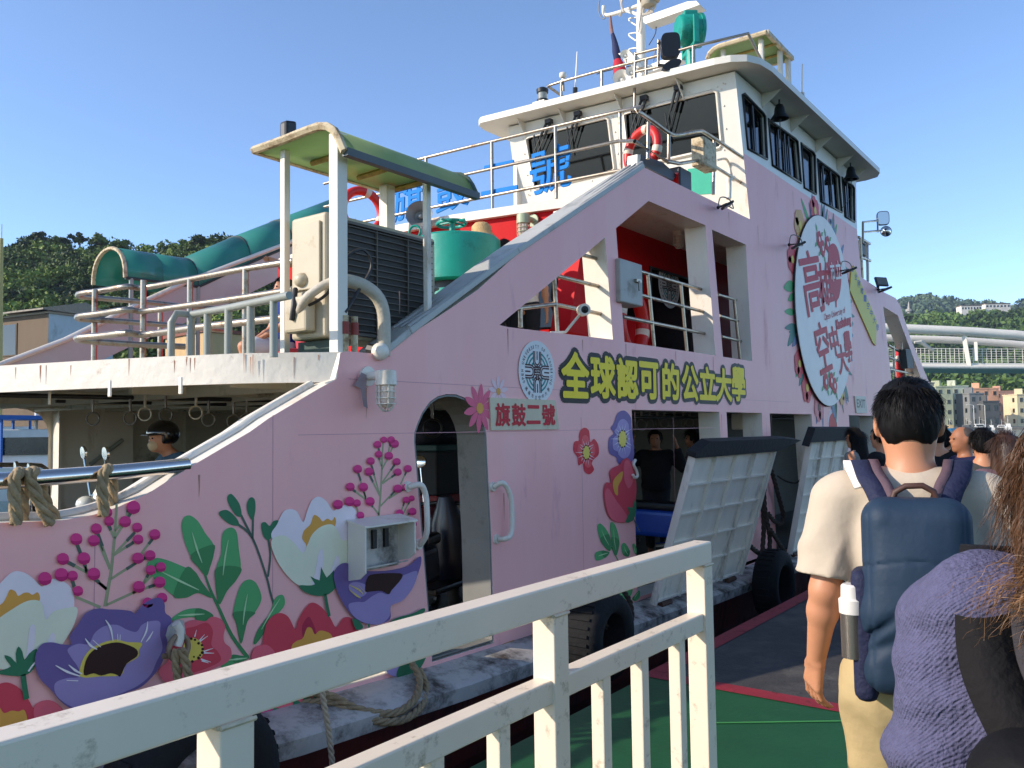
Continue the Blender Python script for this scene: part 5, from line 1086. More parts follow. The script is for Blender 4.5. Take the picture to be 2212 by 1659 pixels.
b = MB(); b.tube(spl([(3.56, 4.44, .78), (3.52, 4.30, .88), (3.62, 4.14, .98), (3.80, 4.05, .95), (3.92, 4.02, .82), (3.93, 4.02, .5)], 6, False), [.03] * 12 + [.045] * 19, 10); b.build('lagged_pipe', LAG, ac, smooth=60)
b = MB(); b.tube(spl([(3.58, 4.50, .95), (3.54, 4.42, .82), (3.60, 4.2, .9), (3.66, 4.1, 1.12), (3.78, 4.06, 1.2), (3.86, 4.06, 1.1), (3.72, 4.05, .9), (3.60, 4.03, .76)], 6, False), .011, 6); b.tube(spl([(3.58, 4.5, .96), (3.52, 4.44, .84), (3.52, 4.46, .74)], 4, False), .018, 6); b.build('power_cable', mat('black_cable', '#2b2a2c', .5), ac, smooth=60)
for x in (3.60, 3.68):
    t = thing('vent_pipe', 'rusty white upright pipe stub at the deck corner, %s' % ('left one' if x < 3.65 else 'right one next to the lagged hose'), 'pipe', (x, 4.03, .5), 'pipe stubs at the deck corner'); b = MB(); b.tube([(x, 4.03, .48), (x, 4.03, .74)], .022, 8); b.build('pipe', RUST, t, smooth=60); b = MB(); b.tube([(x, 4.03, .62), (x, 4.03, .7)], .026, 8); b.build('red_tape', mat('red_tape', '#8e3a30', .6), t, smooth=60)
# green canopy
prof = [X1('R2', p, s=3.52) for p in ((0, 318), (100, 283), (220, 240), (330, 195), (420, 163), (480, 162), (525, 190), (555, 240), (575, 290), (590, 325))]
cn = thing('deck_canopy', 'green curved sheet canopy on white posts above the air conditioner', 'canopy', (4.2, 4.5, .5)); LX = Vector((1.32, 0, 0))
b = MB(); b.strip(prof, [p + LX for p in prof]); o = b.build('canopy_sheet', GREENSH, cn, smooth=60); sm = o.modifiers.new('thick', 'SOLIDIFY'); sm.thickness = .012; sm.offset = -1
b = MB(); b.tube([p + Vector((-.005, 0, 0)) for p in prof], .028, 6); b.build('front_trim', RUST, cn, smooth=50)
b = MB(); b.tube([p + LX for p in prof], .02, 6); b.build('back_trim', mat('dark_green_trim', '#3b4f3f', .5), cn, smooth=50)
b = MB(); b.bar(prof[0], prof[0] + LX, .04, .04); b.build('edge_trim', RUST, cn); b = MB(); b.bar(prof[-1], prof[-1] + LX, .05, .05); b.build('edge_trim', mat('slate_trim', '#4a5458', .5, var=.2), cn)
for f in (.28, .62, .92):
    b = MB(); q = [p + LX * f + Vector((0, 0, -.035)) for p in prof[1:7]]; b.tube(q, .022, 5); b.build('rib', mat('rusty_rib', '#a58f4e', .8, var=.4, scale=20, bump=.5, bscale=30), cn)
def post(x, y, w, zt=None):
    zt = zt if zt else float(np.interp(-y, [-p.y for p in prof], [p.z for p in prof])) - .02
    b = MB(); b.box((x - w / 2, y - w / 2, .46), (x + w / 2, y + w / 2, zt)); b.build('post', WHITE, cn, bevel=.006)
post(3.58, 4.07, .085); post(3.62, 4.66, .05); post(4.42, 4.07, .045); post(4.66, 4.72, .09)
t = thing('black_floodlight', 'small black lamp housing on top of the green canopy', 'lamp', X1('R2', (222, 225), s=3.9)); p = X1('R2', (222, 195), s=3.75); b = MB(); b.obox(p, (.05, 0, .01), (0, .04, 0), (0, 0, .075)); b.build('lamp_body', BLACK, t, bevel=.02); b = MB(); b.box((p.x - .06, p.y - .05, p.z - .10), (p.x + .06, p.y + .05, p.z - .07)); b.build('lamp_foot', BLACK, t)
# teal tank with hand wheel
tk = thing('teal_tank', 'round teal steel drum with hand wheel on the fore deck', 'tank', (6.25, 5.35, .46)); zt0 = X1('R2', (1330, 830), s=5.9).z
b = MB(); b.lathe([(.36, .46), (.36, zt0 - .52)], (6.25, 5.35, 0), n=40); b.build('lower_drum', TEALP, tk, smooth=40)
b = MB(); b.lathe([(.3, zt0 - .52), (.3, zt0 - .44)], (6.25, 5.35, 0), n=32); b.build('drum_neck', BLACK, tk, smooth=40)
b = MB(); b.lathe([(.4, zt0 - .44), (.43, zt0 - .43), (.43, zt0 - .01), (.41, zt0 + .01), (.3, zt0 + .03), (.01, zt0 + .035)], (6.25, 5.35, 0), n=48); b.build('upper_drum', TEALP, tk, smooth=40)
b = MB(); b.torus((6.05, 5.25, zt0 + .12), (0, .05, 1), .14, .016, 24, 6); b.tube([(6.0, 5.2, zt0), (6.0, 5.2, zt0 + .13)], .028, 8)
for k in range(4): a = k * math.pi / 2; b.tube([(6.0, 5.2, zt0 + .12), (6.0 + .16 * math.cos(a), 5.2 + .16 * math.sin(a), zt0 + .12)], .011, 5)
b.build('hand_wheel', TEALP, tk, smooth=60); b = MB(); b.torus((5.82, 5.52, zt0 + .04), (1, .3, 0), .06, .012, 16, 6); b.build('lifting_eye', TEALP, tk, smooth=60)
# winch lever beside it
lv = thing('deck_fitting', 'worn white lever fitting in front of the teal drum', 'fitting', X1('R2', (1120, 1400), t=4.35)); b = MB(); b.tube([X1('R2', p, t=4.35) for p in ((1085, 1420), (1100, 1370), (1125, 1310), (1155, 1230), (1160, 1215))], [.045, .04, .03, .022, .03], 8); b.build('lever', WORN, lv, smooth=60); b = MB(); b.ball(X1('R2', (1160, 1213), t=4.35), (.05, .05, .02)); b.build('lever_head', WORN, lv, smooth=60)
# lamps
def cage_lamp(name, label, p, wall, body, glassc, s=1.):
    t = thing(name, label, 'lamp', p); w = Vector(wall); b = MB(); p = Vector(p)
    b.lathe([(.062 * s, 0), (.062 * s, .02 * s)], p, w, 16); b.tube([p, p + w * .1 * s, p + w * .14 * s + Vector((0, 0, -.01))], .028 * s, 10); b.build('wall_bracket', body, t, smooth=40)
    c = p + w * .17 * s; b = MB(); b.lathe([(.05 * s, .03 * s), (.062 * s, .025 * s), (.066 * s, -.06 * s), (.058 * s, -.065 * s)], c, n=18); b.build('lamp_cap', body, t, smooth=40)
    b = MB(); b.lathe([(.048 * s, -.06 * s), (.05 * s, -.15 * s), (.035 * s, -.19 * s), (.005 * s, -.205 * s)], c, n=16); b.build('glass', glassc, t, smooth=60)
    b = MB()
    for k in range(6): a = k * math.pi / 3; d = Vector((math.cos(a), math.sin(a), 0)) * .058 * s; b.tube([c + d + Vector((0, 0, -.06 * s)), c + d + Vector((0, 0, -.17 * s)), c + d * .5 + Vector((0, 0, -.215 * s)), c + Vector((0, 0, -.22 * s))], .005 * s, 5)
    for z in (-.1, -.14, -.175): b.torus(c + Vector((0, 0, z * s)), (0, 0, 1), .058 * s, .004 * s, 18, 5)
    b.build('guard_cage', body, t, smooth=60)
    return t
LGL = mat('frosted_lamp_glass', '#d9c9c0', .2, var=.05)
cage_lamp('bulkhead_lamp', 'white caged lamp on the pink side above the arched door', W('R6', [(400, 135)])[0], (0, -1, 0), WHITE, LGL, 1.05)
p = X1('R2', (1775, 760), s=8.3); p = Vector((hx(p.y) - .05, p.y, p.z)); cage_lamp('bulkhead_lamp', 'green capped lamp on the red wall casting a shadow', p, (-1, 0, 0), mat('pale_green_enamel', '#a5b59a', .5), LGL, 1.3)
t = cage_lamp('bulkhead_lamp', 'white lamp hanging in the shade of the side walkway', X1('R3', (1408, 1500), t=4.9), (0, -.3, 0), WHITE, LGL, 1.1)
# torn vinyl flap
b = MB(); q = W('R6', [(345, 110), (385, 130), (375, 230), (388, 345), (360, 330), (340, 215), (300, 195)]); b.sheet([q], off=(0, -.03, 0)); fl = b.build('torn_vinyl', mat('vinyl_back', '#9b8c96', .6), ferry)
# floodlights
def flood(label, p, d, s=1., arm=None, loop=True):
    p = Vector(p); d = Vector(d).normalized(); t = thing('floodlight', label, 'lamp', p, 'black floodlights along the ferry side'); s *= .62; x = d.cross(Vector((0, 0, 1))).normalized(); u = x.cross(d)
    b = MB(); b.obox(p, x * .13 * s, d * .02 * s, u * .09 * s); b.build('lamp_body', BLACK, t, bevel=.008)
    b = MB(); b.obox(p + d * .021 * s, x * .11 * s, d * .002, u * .07 * s); b.build('lamp_lens', mat('lamp_lens', '#6d6f6a', .2), t)
    b = MB(); a = Vector(arm) if arm is not None else p - d * .1; b.tube([p - d * .02, a], .012, 6); b.ball(a, .03 * s, 8); 
    b.build('bracket', BLACK, t, smooth=50)
    if loop: b = MB(); b.tube(spl([a, a + Vector((.02, -.04, .17)) * s, a + Vector((.2, -.12, .16)) * s, a + Vector((.3, -.15, .02)) * s, p], 5, False), .008, 5); b.build('cable', mat('grey_cable2', '#777a7c', .5), t, smooth=60)
flood('black floodlight on the deck edge below the wheelhouse front corner', W('R4', [(290, 1165)], 3.8)[0], (.25, -.35, -.9), 1.15, W('R4', [(230, 1180)], 3.97)[0])
flood('black floodlight over the left edge of the oval sign', W('R8', [(750, 108)], 3.72)[0], (.25, -.3, -.92), 1.3, W('R8', [(690, 105)], 3.96)[0])
flood('black floodlight over the right edge of the oval sign', W('R8', [(1080, 272)], 3.72)[0], (.25, -.3, -.92), 1.5, W('R8', [(1020, 275)], 3.96)[0])
flood('black floodlight at the stern shoulder, lower of the stacked pair', W('R8', [(1310, 396)], 3.8)[0], (.25, -.3, -.92), 1.6, W('R8', [(1268, 395)], 3.98)[0], False)
flood('grey square floodlight pointing skyward at the stern shoulder', W('R8', [(1288, 345)], 3.9)[0], (-.5, -.7, .3), 1.7, W('R8', [(1265, 380)], 4.0)[0], False)
# bells
def bell(label, p, s, rope):
    p = Vector(p); t = thing('ship_bell', label, 'bell', p, 'bells under the wheelhouse eave'); b = MB()
    b.lathe([(.03 * s, .14 * s), (.06 * s, .12 * s), (.085 * s, .06 * s), (.10 * s, -.04 * s), (.15 * s, -.11 * s), (.155 * s, -.13 * s), (.13 * s, -.13 * s), (.02 * s, .05 * s)], p, n=24); b.build('bell_body', mat('dark_bronze', '#23292a', .45, metal=.6, var=.2), t, smooth=50)
    b = MB(); b.tube([p + Vector((0, 0, .13 * s)), p + Vector((0, 0, .22 * s))], .018 * s, 6); b.ball(p + Vector((0, 0, -.14 * s)), .03 * s, 8); b.build('hanger', BLACK, t)
    b = MB(); b.tube([p + Vector((0, 0, -.14 * s))] + [Vector(r) for r in rope], .006, 5); b.build('bell_cord', mat('cord', '#5a534a', .9), t)
p = W('R4', [(628, 560)], 3.86)[0]; bell('larger dark bell with cord hanging at the forward eave corner', p, .8, [p + Vector((.02, 0, -.5)), W('R4', [(600, 830)], 3.95)[0]])
p = W('R4', [(1090, 958)], 3.86)[0]; bell('smaller greenish bell hanging at the aft end of the eave', p, .85, [p + Vector((.02, 0, -.4)), W('R4', [(1030, 1190)], 3.97)[0]])
# lifebuoys
BUOY = mat('lifebuoy_red', '#c9261f', .4, var=.1, scale=6); BAND = mat('lifebuoy_band', '#dcd2c4', .5, var=.1)
def buoy(label, c, axis, R=.3, r=.06, rope=True, rot=.3):
    c = Vector(c); t = thing('lifebuoy', label, 'lifebuoy', c, 'red lifebuoys on the ferry'); b = MB(); b.torus(c, axis, R, r, 36, 12); b.build('ring', BUOY, t, smooth=60)
    for k in range(4): b = MB(); a = rot + k * math.pi / 2; b.torus(c, axis, R, r * 1.05, 4, 12, a0=a - .13, a1=a + .13); b.build('white_band', BAND, t, smooth=60)
    if rope:
        b = MB(); x, y = basis(Vector(axis)); b.tube([c + (x * math.cos(k * math.pi / 16) + y * math.sin(k * math.pi / 16)) * (R + r * (1.0 + .5 * abs(math.sin(k * math.pi / 8 - rot * 2)))) for k in range(32)], .009, 5, True); b.build('grab_line', ROPE, t)
buoy('red lifebuoy with white bands standing before the wheelhouse windows', X1('R3', (1200, 975), s=8.75), (-.95, .3, .1), .25, .055, False, .2)
buoy('red lifebuoy on the far rail behind the green canopy', X1('R2', (700, 715), s=7.5), (-.3, -.95, 0), .28, .06, False)
buoy('red lifebuoy with rope hanging inside the side walkway opening', X1('R7', (800, 610), t=4.9), (.1, -1, 0), .36, .085)
buoy('red lifebuoy on the rail in the stern opening', W('R8', [(1408, 880)], 4.3)[0], (.2, -1, 0), .35, .08, False)
# boxes
t = thing('switch_box', 'grey metal switch box with handle mounted at the side opening', 'box', W('R7', [(815, 345)], 4.0)[0]); a, c = W('R7', [(730, 205), (880, 500)], 3.94); zt_, zb_ = W('R7', [(760, 200)], 3.95)[0].z, W('R7', [(760, 480)], 3.95)[0].z
b = MB(); b.box((a.x, 3.95, zb_), (a.x + .46, 4.15, zt_)); b.build('box_body', mat('galvanised_grey', '#a3a3a0', .5, var=.12, stain='#6c6a64', samt=.15), t, bevel=.012); b = MB(); q = W('R7', [(840, 340)], 3.94)[0]; b.box((q.x - .05, 3.92, q.z - .015), (q.x + .05, 3.95, q.z + .015)); b.tube([(q.x, 3.92, q.z), (q.x - .01, 3.915, q.z - .1)], .012, 5); b.build('handle', STEEL, t)
t = thing('rail_box', 'rust stained cream box fixed on the rail before the wheelhouse', 'box', W('R3', [(1620, 1000)], 4.1)[0]); q0, q1 = W('R3', [(1570, 885), (1665, 1120)], 4.05); b = MB(); b.box((q0.x, 4.0, q1.z), (q0.x + .38, 4.16, q0.z)); b.build('box_body', RUST, t, bevel=.01); b = MB(); b.box((q0.x + .02, 3.994, q1.z + .02), (q0.x + .36, 4.0, q0.z - .02)); b.build('box_door', RUST, t)
t = thing('socket_box', 'open white hooded socket box on the pink side left of the arched door', 'box', W('R6', [(510, 1250)])[0])
tf = 3.83; x0 = W('R6', [(288, 1080)], 3.985)[0].x; x1 = W('R6', [(733, 1118)], tf)[0].x - .02; zt_ = W('R6', [(288, 1078)], 3.985)[0].z; zb_ = W('R6', [(300, 1468)], 3.985)[0].z + .01
b = MB(); b.box((x0, 3.985, zb_ + .04), (x1, 3.998, zt_)); b.build('back_plate', WORN, t)
for xx, zz in ((x0, zb_), (x1, zb_ + .07)):
    b = MB(); b.prism([[Vector((xx, 3.985, zt_)), Vector((xx, tf, zt_ - .03)), Vector((xx, tf, zz + .06)), Vector((xx, tf + .05, zz + .02)), Vector((xx, 3.985, zz))]], (-.012, 0, 0)); b.build('side_plate', WHITE, t)
b = MB(); b.prism([[Vector((x0 - .02, 3.99, zt_ + .002)), Vector((x1 + .01, 3.99, zt_ + .002)), Vector((x1 + .01, tf - .01, zt_ - .03)), Vector((x0 - .02, tf - .01, zt_ - .03))]], (0, 0, .012)); b.build('hood', WHITE, t)
b = MB(); b.prism([[Vector((x0, 3.985, zb_ + .05)), Vector((x1, 3.985, zb_ + .05)), Vector((x1, 3.9, zb_ + .07)), Vector((x0, 3.9, zb_ + .07))]], (0, 0, .01)); b.build('lower_plate', WORN, t)
for u in (.42, .66):
    xx = x0 + (x1 - x0) * u; b = MB(); b.box((xx, 3.965, zt_ - .19), (xx + .035, 3.984, zt_ - .07)); b.build('socket', BLACK, t)
# handles
for lab, pts in (('white grab handle left of the arched door', ((662, 850), (690, 835), (720, 875), (733, 950), (735, 1140), (733, 1225))), ('white grab handle right of the arched door', ((1215, 850), (1225, 822), (1262, 865), (1285, 940), (1290, 1060), (1285, 1140), (1262, 1178), (1240, 1190)))):
    t = thing('grab_handle', lab, 'handle', W('R6', [pts[2]])[0], 'grab handles beside the door'); b = MB(); n_ = len(pts); P_ = [W('R6', [p])[0] + Vector((0, -(.02 if i in (0, n_ - 1) else .08), 0)) for i, p in enumerate(pts)]; b.tube(spl(P_, 4, False), .021, 8); b.build('bar', WHITE, t, smooth=60); [MB().lathe([(.04, 0), (.034, .02)], Vector((q.x, 4, q.z)), (0, -1, 0), 12).build('flange', WHITE, t, smooth=40) for q in (P_[0], P_[-1])]
# camera and horn speaker
t = thing('security_camera', 'white bullet camera on the rail of the triangular opening', 'camera', W('R7', [(490, 530)], 3.95)[0]); p = W('R7', [(490, 528)], 3.95)[0]; d = Vector((-.75, -.6, -.1)).normalized(); b = MB(); b.lathe([(.045, -.12), (.055, -.1), (.055, .08), (.05, .1)], p, d, 16); b.build('camera_body', WHITE, t, smooth=40); b = MB(); b.lathe([(.042, .095), (.03, .102)], p, d, 14); b.ball(p + d * .1, .018, 8); b.build('camera_lens', BLACK, t, smooth=60); b = MB(); b.tube([p, p + Vector((-.12, .12, -.2)), p + Vector((-.3, .16, -.22))], .014, 6); b.build('camera_bracket', WHITE, t)
def horn(name, label, p, d, s, m):
    t = thing(name, label, 'speaker', p); p = Vector(p); b = MB(); b.lathe([(.02 * s, -.2 * s), (.06 * s, -.18 * s), (.06 * s, -.1 * s), (.025 * s, -.08 * s), (.045 * s, 0), (.09 * s, .08 * s), (.15 * s, .13 * s), (.155 * s, .135 * s), (.14 * s, .12 * s), (.05 * s, .02 * s)], p, d, 24); b.build('horn_bell', m, t, smooth=50); b = MB(); b.ball(p + Vector(d) * .05 * s, .035 * s, 10); b.build('horn_core', m, t, smooth=60); b = MB(); b.tube([p - Vector(d) * .1 * s, p - Vector(d) * .1 * s + Vector((0, 0, -.25 * s))], .02 * s, 6); b.build('horn_stand', m, t)
p = X1('R2', (1085, 755), s=8.0); horn('loudspeaker', 'grey horn loudspeaker on the red house roof edge', p, Vector((-.8, -.5, .1)).normalized(), 1.15, mat('horn_grey', '#8d9092', .4, metal=.3))
# dark searchlight body with red lamp lying at the ridge of the side
t = thing('signal_lamp', 'black tilted lamp housing with red lens on the ridge before the wheelhouse', 'lamp', W('R3', [(1340, 1100)], 4.3)[0]); b = MB(); q = W('R3', [(1185, 1040), (1195, 1005), (1330, 1050), (1420, 1130), (1400, 1170), (1230, 1085)], 4.2); b.prism([q], (0, .18, 0)); b.build('lamp_shroud', BLACK, t, bevel=.01); b = MB(); q = W('R3', [(1475, 1165)], 4.15)[0]; b.box((q.x - .12, q.y, q.z - .14), (q.x + .2, q.y + .25, q.z + .14)); b.build('lamp_body', BLACK, t, bevel=.02); b = MB(); b.box((q.x - .14, q.y + .02, q.z - .1), (q.x - .115, q.y + .2, q.z + .06)); b.build('red_lens', mat('red_lens', '#c01a1a', .2), t)
b = MB(); q = W('R3', [(1168, 1000), (1190, 1000), (1185, 1090), (1165, 1100)], 4.2); b.prism([q], (0, .12, 0)); b.build('lamp_back', WHITE, t)
t = thing('white_vent', 'white bent vent pipe at the foot of the wheelhouse', 'vent', W('R3', [(1760, 1200)], 4.2)[0]); b = MB(); b.tube(spl(W('R3', [(1760, 1290), (1762, 1190), (1760, 1160), (1790, 1155)], 4.1), 3, False), .035, 8); b.build('vent_pipe', WHITE, t, smooth=60); b = MB(); b.tube(spl(W('R3', [(1680, 1040), (1740, 1030), (1765, 1080), (1768, 1160)], 4.2), 4, False), .018, 6); b.build('vent_line', WHITE, t, smooth=60)
# ---- wheelhouse roof equipment
def roofat(reg, p, x): return at(Q(reg, [p])[0], s=x)
mb_ = roofat('S7', (590, 1050), 12.0); mast = thing('signal_mast', 'white mast with radar arm, rungs and loudspeakers on the wheelhouse roof', 'mast', (mb_.x, mb_.y, 4.7)); mx = 12.0
MWH = mat('mast_white', '#e3e3e0', .4, var=.05)
b = MB(); pt = roofat('S7', (590, -260), mx); b.tube([(mb_.x, mb_.y, 4.7), (mb_.x, mb_.y, 6.6), pt], [.085, .075, .06], 14); b.build('mast_pole', MWH, mast, smooth=60)
b = MB()
for y in (240, 440, 640, 1040): q = [roofat('S7', p, mx) for p in ((545, y - 15), (430, y), (430, y + 35), (510, y + 90))]; b.tube(spl(q, 3, False), .013, 5)
b.build('rung', MWH, mast, smooth=60)
b = MB(); q = [roofat('S7', p, mx - .3) for p in ((610, 290), (640, 310), (1345, 60), (1300, 10), (1180, 20), (600, 225))]; b.prism([q], (.25, 0, 0)); b.build('radar_arm', MWH, mast, bevel=.01)
b = MB(); b.tube(spl([roofat('S7', p, mx) for p in ((90, 80), (95, 170), (140, 200), (330, 150), (545, 75))], 4, False), .035, 8); b.tube([roofat('S7', p, mx) for p in ((360, 130), (545, 195))], .03, 6); b.build('spreader', MWH, mast, smooth=60)
b = MB()
for pts in (((300, -60), (330, 120), (310, 190), (290, 210)), ((340, -60), (320, 60), (350, 160)), ((560, -40), (620, 60), (600, 170), (640, 190), (740, 150)), ((650, -50), (720, 40), (700, 120), (620, 200)), ((720, -60), (690, 60), (640, 110)), ((780, -60), (760, 90), (700, 150))): b.tube(spl([roofat('S7', p, mx - .15) for p in pts], 4, False), .018, 5)
b.build('cable_bundle', mat('pale_cable', '#bdb9b2', .6), mast, smooth=60)
b = MB()
for pts in (((40, -20), (25, 140), (70, 240), (110, 235), (90, 190)), ((600, 60), (560, 300), (545, 420)), ((775, 310), (765, 440), (680, 590)), ((0, 970), (120, 930), (500, 850)), ((770, 640), (740, 800))): b.tube(spl([roofat('S7', p, mx - .1) for p in pts], 4, False), .008, 5)
b.build('black_wire', BLACK, mast, smooth=60)
b = MB(); 
for p0 in ((680, 30), (640, -40), (740, -30)): b.lathe([(.1, -.06), (.13, 0), (.1, .12)], roofat('S7', p0, mx - .2), n=12)
b.build('junction_box', mat('weathered_box', '#a7a091', .6, var=.2), mast, smooth=40)
b = MB(); q = roofat('S7', (390, 760), mx - .2); b.add([roofat('S7', p, mx - .2) for p in ((280, 700), (415, 655), (600, 870), (490, 900))] + [roofat('S7', p, mx + .2) for p in ((280, 700), (415, 655), (600, 870), (490, 900))], [(0, 1, 2, 3), (4, 5, 6, 7), (0, 1, 5, 4), (1, 2, 6, 5), (2, 3, 7, 6), (3, 0, 4, 7)]); b.build('speaker_box', MWH, mast)
b = MB(); b.bar(roofat('S7', (600, 960), mx), roofat('S7', (1140, 760), mx), .16, .12); b.build('lower_arm', MWH, mast)
for p0, lab, s_ in (((330, 1070), 'white round horn speaker at the foot of the furled flag', .95), ((455, 970), 'smaller white horn speaker beside the mast foot', .6), ((375, 745), 'white horn speaker inside the box on the mast', .55)):
    horn('loudspeaker', lab, roofat('S7', p0, mx - .35), Vector((-.85, -.45, .15)).normalized(), s_, MWH)
fl_ = thing('furled_flag', 'furled red and navy flag hanging beside the mast', 'flag', roofat('S7', (320, 1030), mx - .1))
def flagpart(name, pts, r, m): b = MB(); b.tube(spl([roofat('S7', p, mx - .1) for p in pts], 4, False), list(np.interp(np.linspace(0, 1, (len(pts) - 1) * 4 + 1), np.linspace(0, 1, len(r)), r)), 8); b.build(name, m, fl_, smooth=60)
flagpart('red_cloth', ((265, 770), (285, 860), (305, 960), (322, 1035)), [.05, .10, .12, .11], mat('flag_red', '#b51f38', .8, var=.2)); flagpart('navy_cloth', ((205, 440), (235, 560), (255, 680), (270, 790)), [.03, .05, .07, .06], mat('flag_navy', '#1f2752', .8, var=.2)); flagpart('flag_cord', ((175, 210), (185, 340), (205, 450)), [.02, .03, .03], mat('flag_cord', '#8f6f70', .8, var=.4, scale=30))
sl = thing('searchlight', 'big teal searchlight drum on a fork mount on the roof', 'searchlight', roofat('S7', (1210, 820), 10.9)); c = roofat('S7', (1215, 400), 10.9); d = Vector((.70, -.71, .05)).normalized(); kx = c.dot(-Vector(CB)) / 1800 * .1653
R_ = 205 * kx; b = MB(); b.lathe([(.02, -.8 * R_), (R_ * .86, -.8 * R_), (R_ * .92, -.72 * R_), (R_ * .94, -.6 * R_), (R_, .5 * R_), (R_ * 1.06, .52 * R_), (R_ * 1.06, .72 * R_), (R_ * .9, .74 * R_)], c, d, 32); b.build('drum', TEALP, sl, smooth=40)
b = MB(); b.lathe([(R_ * .9, .72 * R_), (R_ * .5, .85 * R_), (.01, .9 * R_)], c, d, 24, caps=False); b.build('lens', mat('lens_glass', '#8fa9a0', .1), sl, smooth=60)
b = MB(); x = d.cross(Vector((0, 0, 1))).normalized()
for s_ in (-1, 1): b.bar(c + x * R_ * 1.1 * s_ + Vector((0, 0, R_ * .5)), c + x * R_ * 1.1 * s_ + Vector((0, 0, -R_ * 1.3)), .05, R_ * .35, up=d)
b.bar(c + x * R_ * 1.15 + Vector((0, 0, -R_ * 1.3)), c - x * R_ * 1.15 + Vector((0, 0, -R_ * 1.3)), .06, R_ * .4, up=d); b.tube([c + Vector((0, 0, -R_ * 1.3)), (c.x, c.y, 4.7)], .07, 10); b.build('fork', TEALP, sl, bevel=.01)
b = MB(); b.obox(c + Vector((0, 0, R_ * 1.0)), d * R_ * .45, x * R_ * .35, Vector((0, 0, R_ * .22))); b.build('vent_cap', TEALP, sl, bevel=.02)
b = MB(); b.ball((c.x, c.y, 4.72), (.26, .22, .28), 16); b.build('canvas_cover', mat('canvas_grey', '#77756b', .9, var=.2, bump=.5, bscale=6), sl, smooth=60)
def mirror(label, cx_, cy_, w, h, rx=9.9, oval=False):
    c = roofat('S7', (cx_, cy_), rx); t = thing('wing_mirror', label, 'mirror', c, 'black mirrors on the roof rail'); k = c.dot(-Vector(CB)) / 1800 * .1653; n = Vector((-.75, -.62, .05)).normalized(); x = n.cross(Vector((0, 0, 1))).normalized() * -1; x = Vector((0, 0, 1)).cross(-n).normalized() if False else x; u = x.cross(n).normalized(); u = u if u.z > 0 else -u
    pts = []
    for q in range(28):
        a = q * 2 * math.pi / 28; e = .5 if not oval else 1
        cx2, sy2 = math.copysign(abs(math.cos(a)) ** e, math.cos(a)), math.copysign(abs(math.sin(a)) ** e, math.sin(a)); pts.append(c + x * cx2 * w * k / 2 + u * (sy2 * h * k / 2 + (cx2 * w * k * .18 if oval else cx2 * w * k * .04)))
    b = MB(); b.prism([pts], -n * .1); b.build('mirror_shell', BLACK, t, bevel=.03, bseg=3, smooth=40); b = MB(); b.tube([c - n * .05, roofat('S7', (800, 560 if not oval else 850), rx)], .02, 6); b.build('mirror_arm', BLACK, t)
mirror('large black rounded mirror on the roof rail before the searchlight', 970, 580, 250, 335); mirror('small black oval mirror under the large one on the roof rail', 985, 840, 250, 130, oval=True)
t = thing('navigation_light', 'black and clear navigation lantern on the left roof corner', 'lamp', roofat('R3', (553, 690), 9.9)); c = roofat('R3', (553, 620), 9.9); k = c.dot(-Vector(CB)) / 1800 / 3
b = MB(); b.lathe([(36 * k, -50 * k), (38 * k, -28 * k)], c, n=16); b.lathe([(38 * k, 18 * k), (40 * k, 40 * k), (20 * k, 52 * k)], c, n=16); b.build('lamp_cap', BLACK, t, smooth=40); b = MB(); b.lathe([(30 * k, -28 * k), (30 * k, 18 * k)], c, n=16); b.build('lens', mat('clear_lens', '#9fa39c', .08, metal=.3), t, smooth=40); b = MB(); b.obox(c + Vector((0, 0, -58 * k)), (50 * k, 0, 0), (0, 45 * k, 0), (0, 0, 8 * k)); b.build('lamp_base', WHITE, t)
for lab, reg, p0, p1, x, r in (('white whip antenna on a black mount at the left roof rail', 'R3', (762, 635), (778, 335), 10.2, .014), ('white whip antenna above the eave right of the wheelhouse', 'R4', (772, 490), (776, 250), 13.5, .016)):
    a, c = roofat(reg, p0, x), roofat(reg, p1, x); t = thing('whip_antenna', lab, 'antenna', a, 'whip antennas on the roof'); b = MB(); b.tube([a, c], [r, r * .6], 6); b.build('whip', WHITE, t); b = MB(); b.tube([a - Vector((0, 0, .1)), a + (c - a) * .22], r * 2.6, 8); b.build('mount', BLACK if reg == 'R3' else STEEL, t)
t = thing('gps_antenna', 'small white mushroom antenna above the roof rail', 'antenna', roofat('R3', (687, 570), 10)); c = roofat('R3', (685, 488), 10); b = MB(); b.lathe([(.03, -.05), (.055, -.02), (.05, .03), (.01, .05)], c, n=14); b.build('dome', WHITE, t, smooth=60); b = MB(); b.tube([c, roofat('R3', (690, 590), 10)], .018, 6); b.build('stem', STEEL, t)
# canopy on the aft part of the roof
rc = thing('roof_canopy', 'pale green sheet canopy on white posts above the wheelhouse roof', 'canopy', (13.5, 5, 4.7)); fx = 12.3
pr = [roofat('R3', p, fx) for p in ((1620, 385), (1635, 345), (1665, 315), (1700, 297), (1860, 250), (2005, 207))]; ex = at(Q('R3', [(2172, 377)])[0], t=pr[-1].y) ; L2 = Vector((min(ex.x - fx, 3.4), 0, 0))
b = MB(); b.strip(pr, [p + L2 for p in pr]); o = b.build('canopy_sheet', sheetmat(mat('pale_green_sheet', '#a9bf8c', .4, var=.08), .5), rc, smooth=60); sm = o.modifiers.new('thick', 'SOLIDIFY'); sm.thickness = .015
b = MB(); b.tube(pr, .035, 6); b.tube([p + L2 for p in pr], .035, 6); b.bar(pr[-1], pr[-1] + L2, .06, .06); b.build('edge_trim', RUST, rc)
for f in (.35, .7): b = MB(); b.tube([p + L2 * f + Vector((0, 0, -.03)) for p in pr[2:]], .025, 5); b.build('rib', MATS['rusty_rib'], rc)
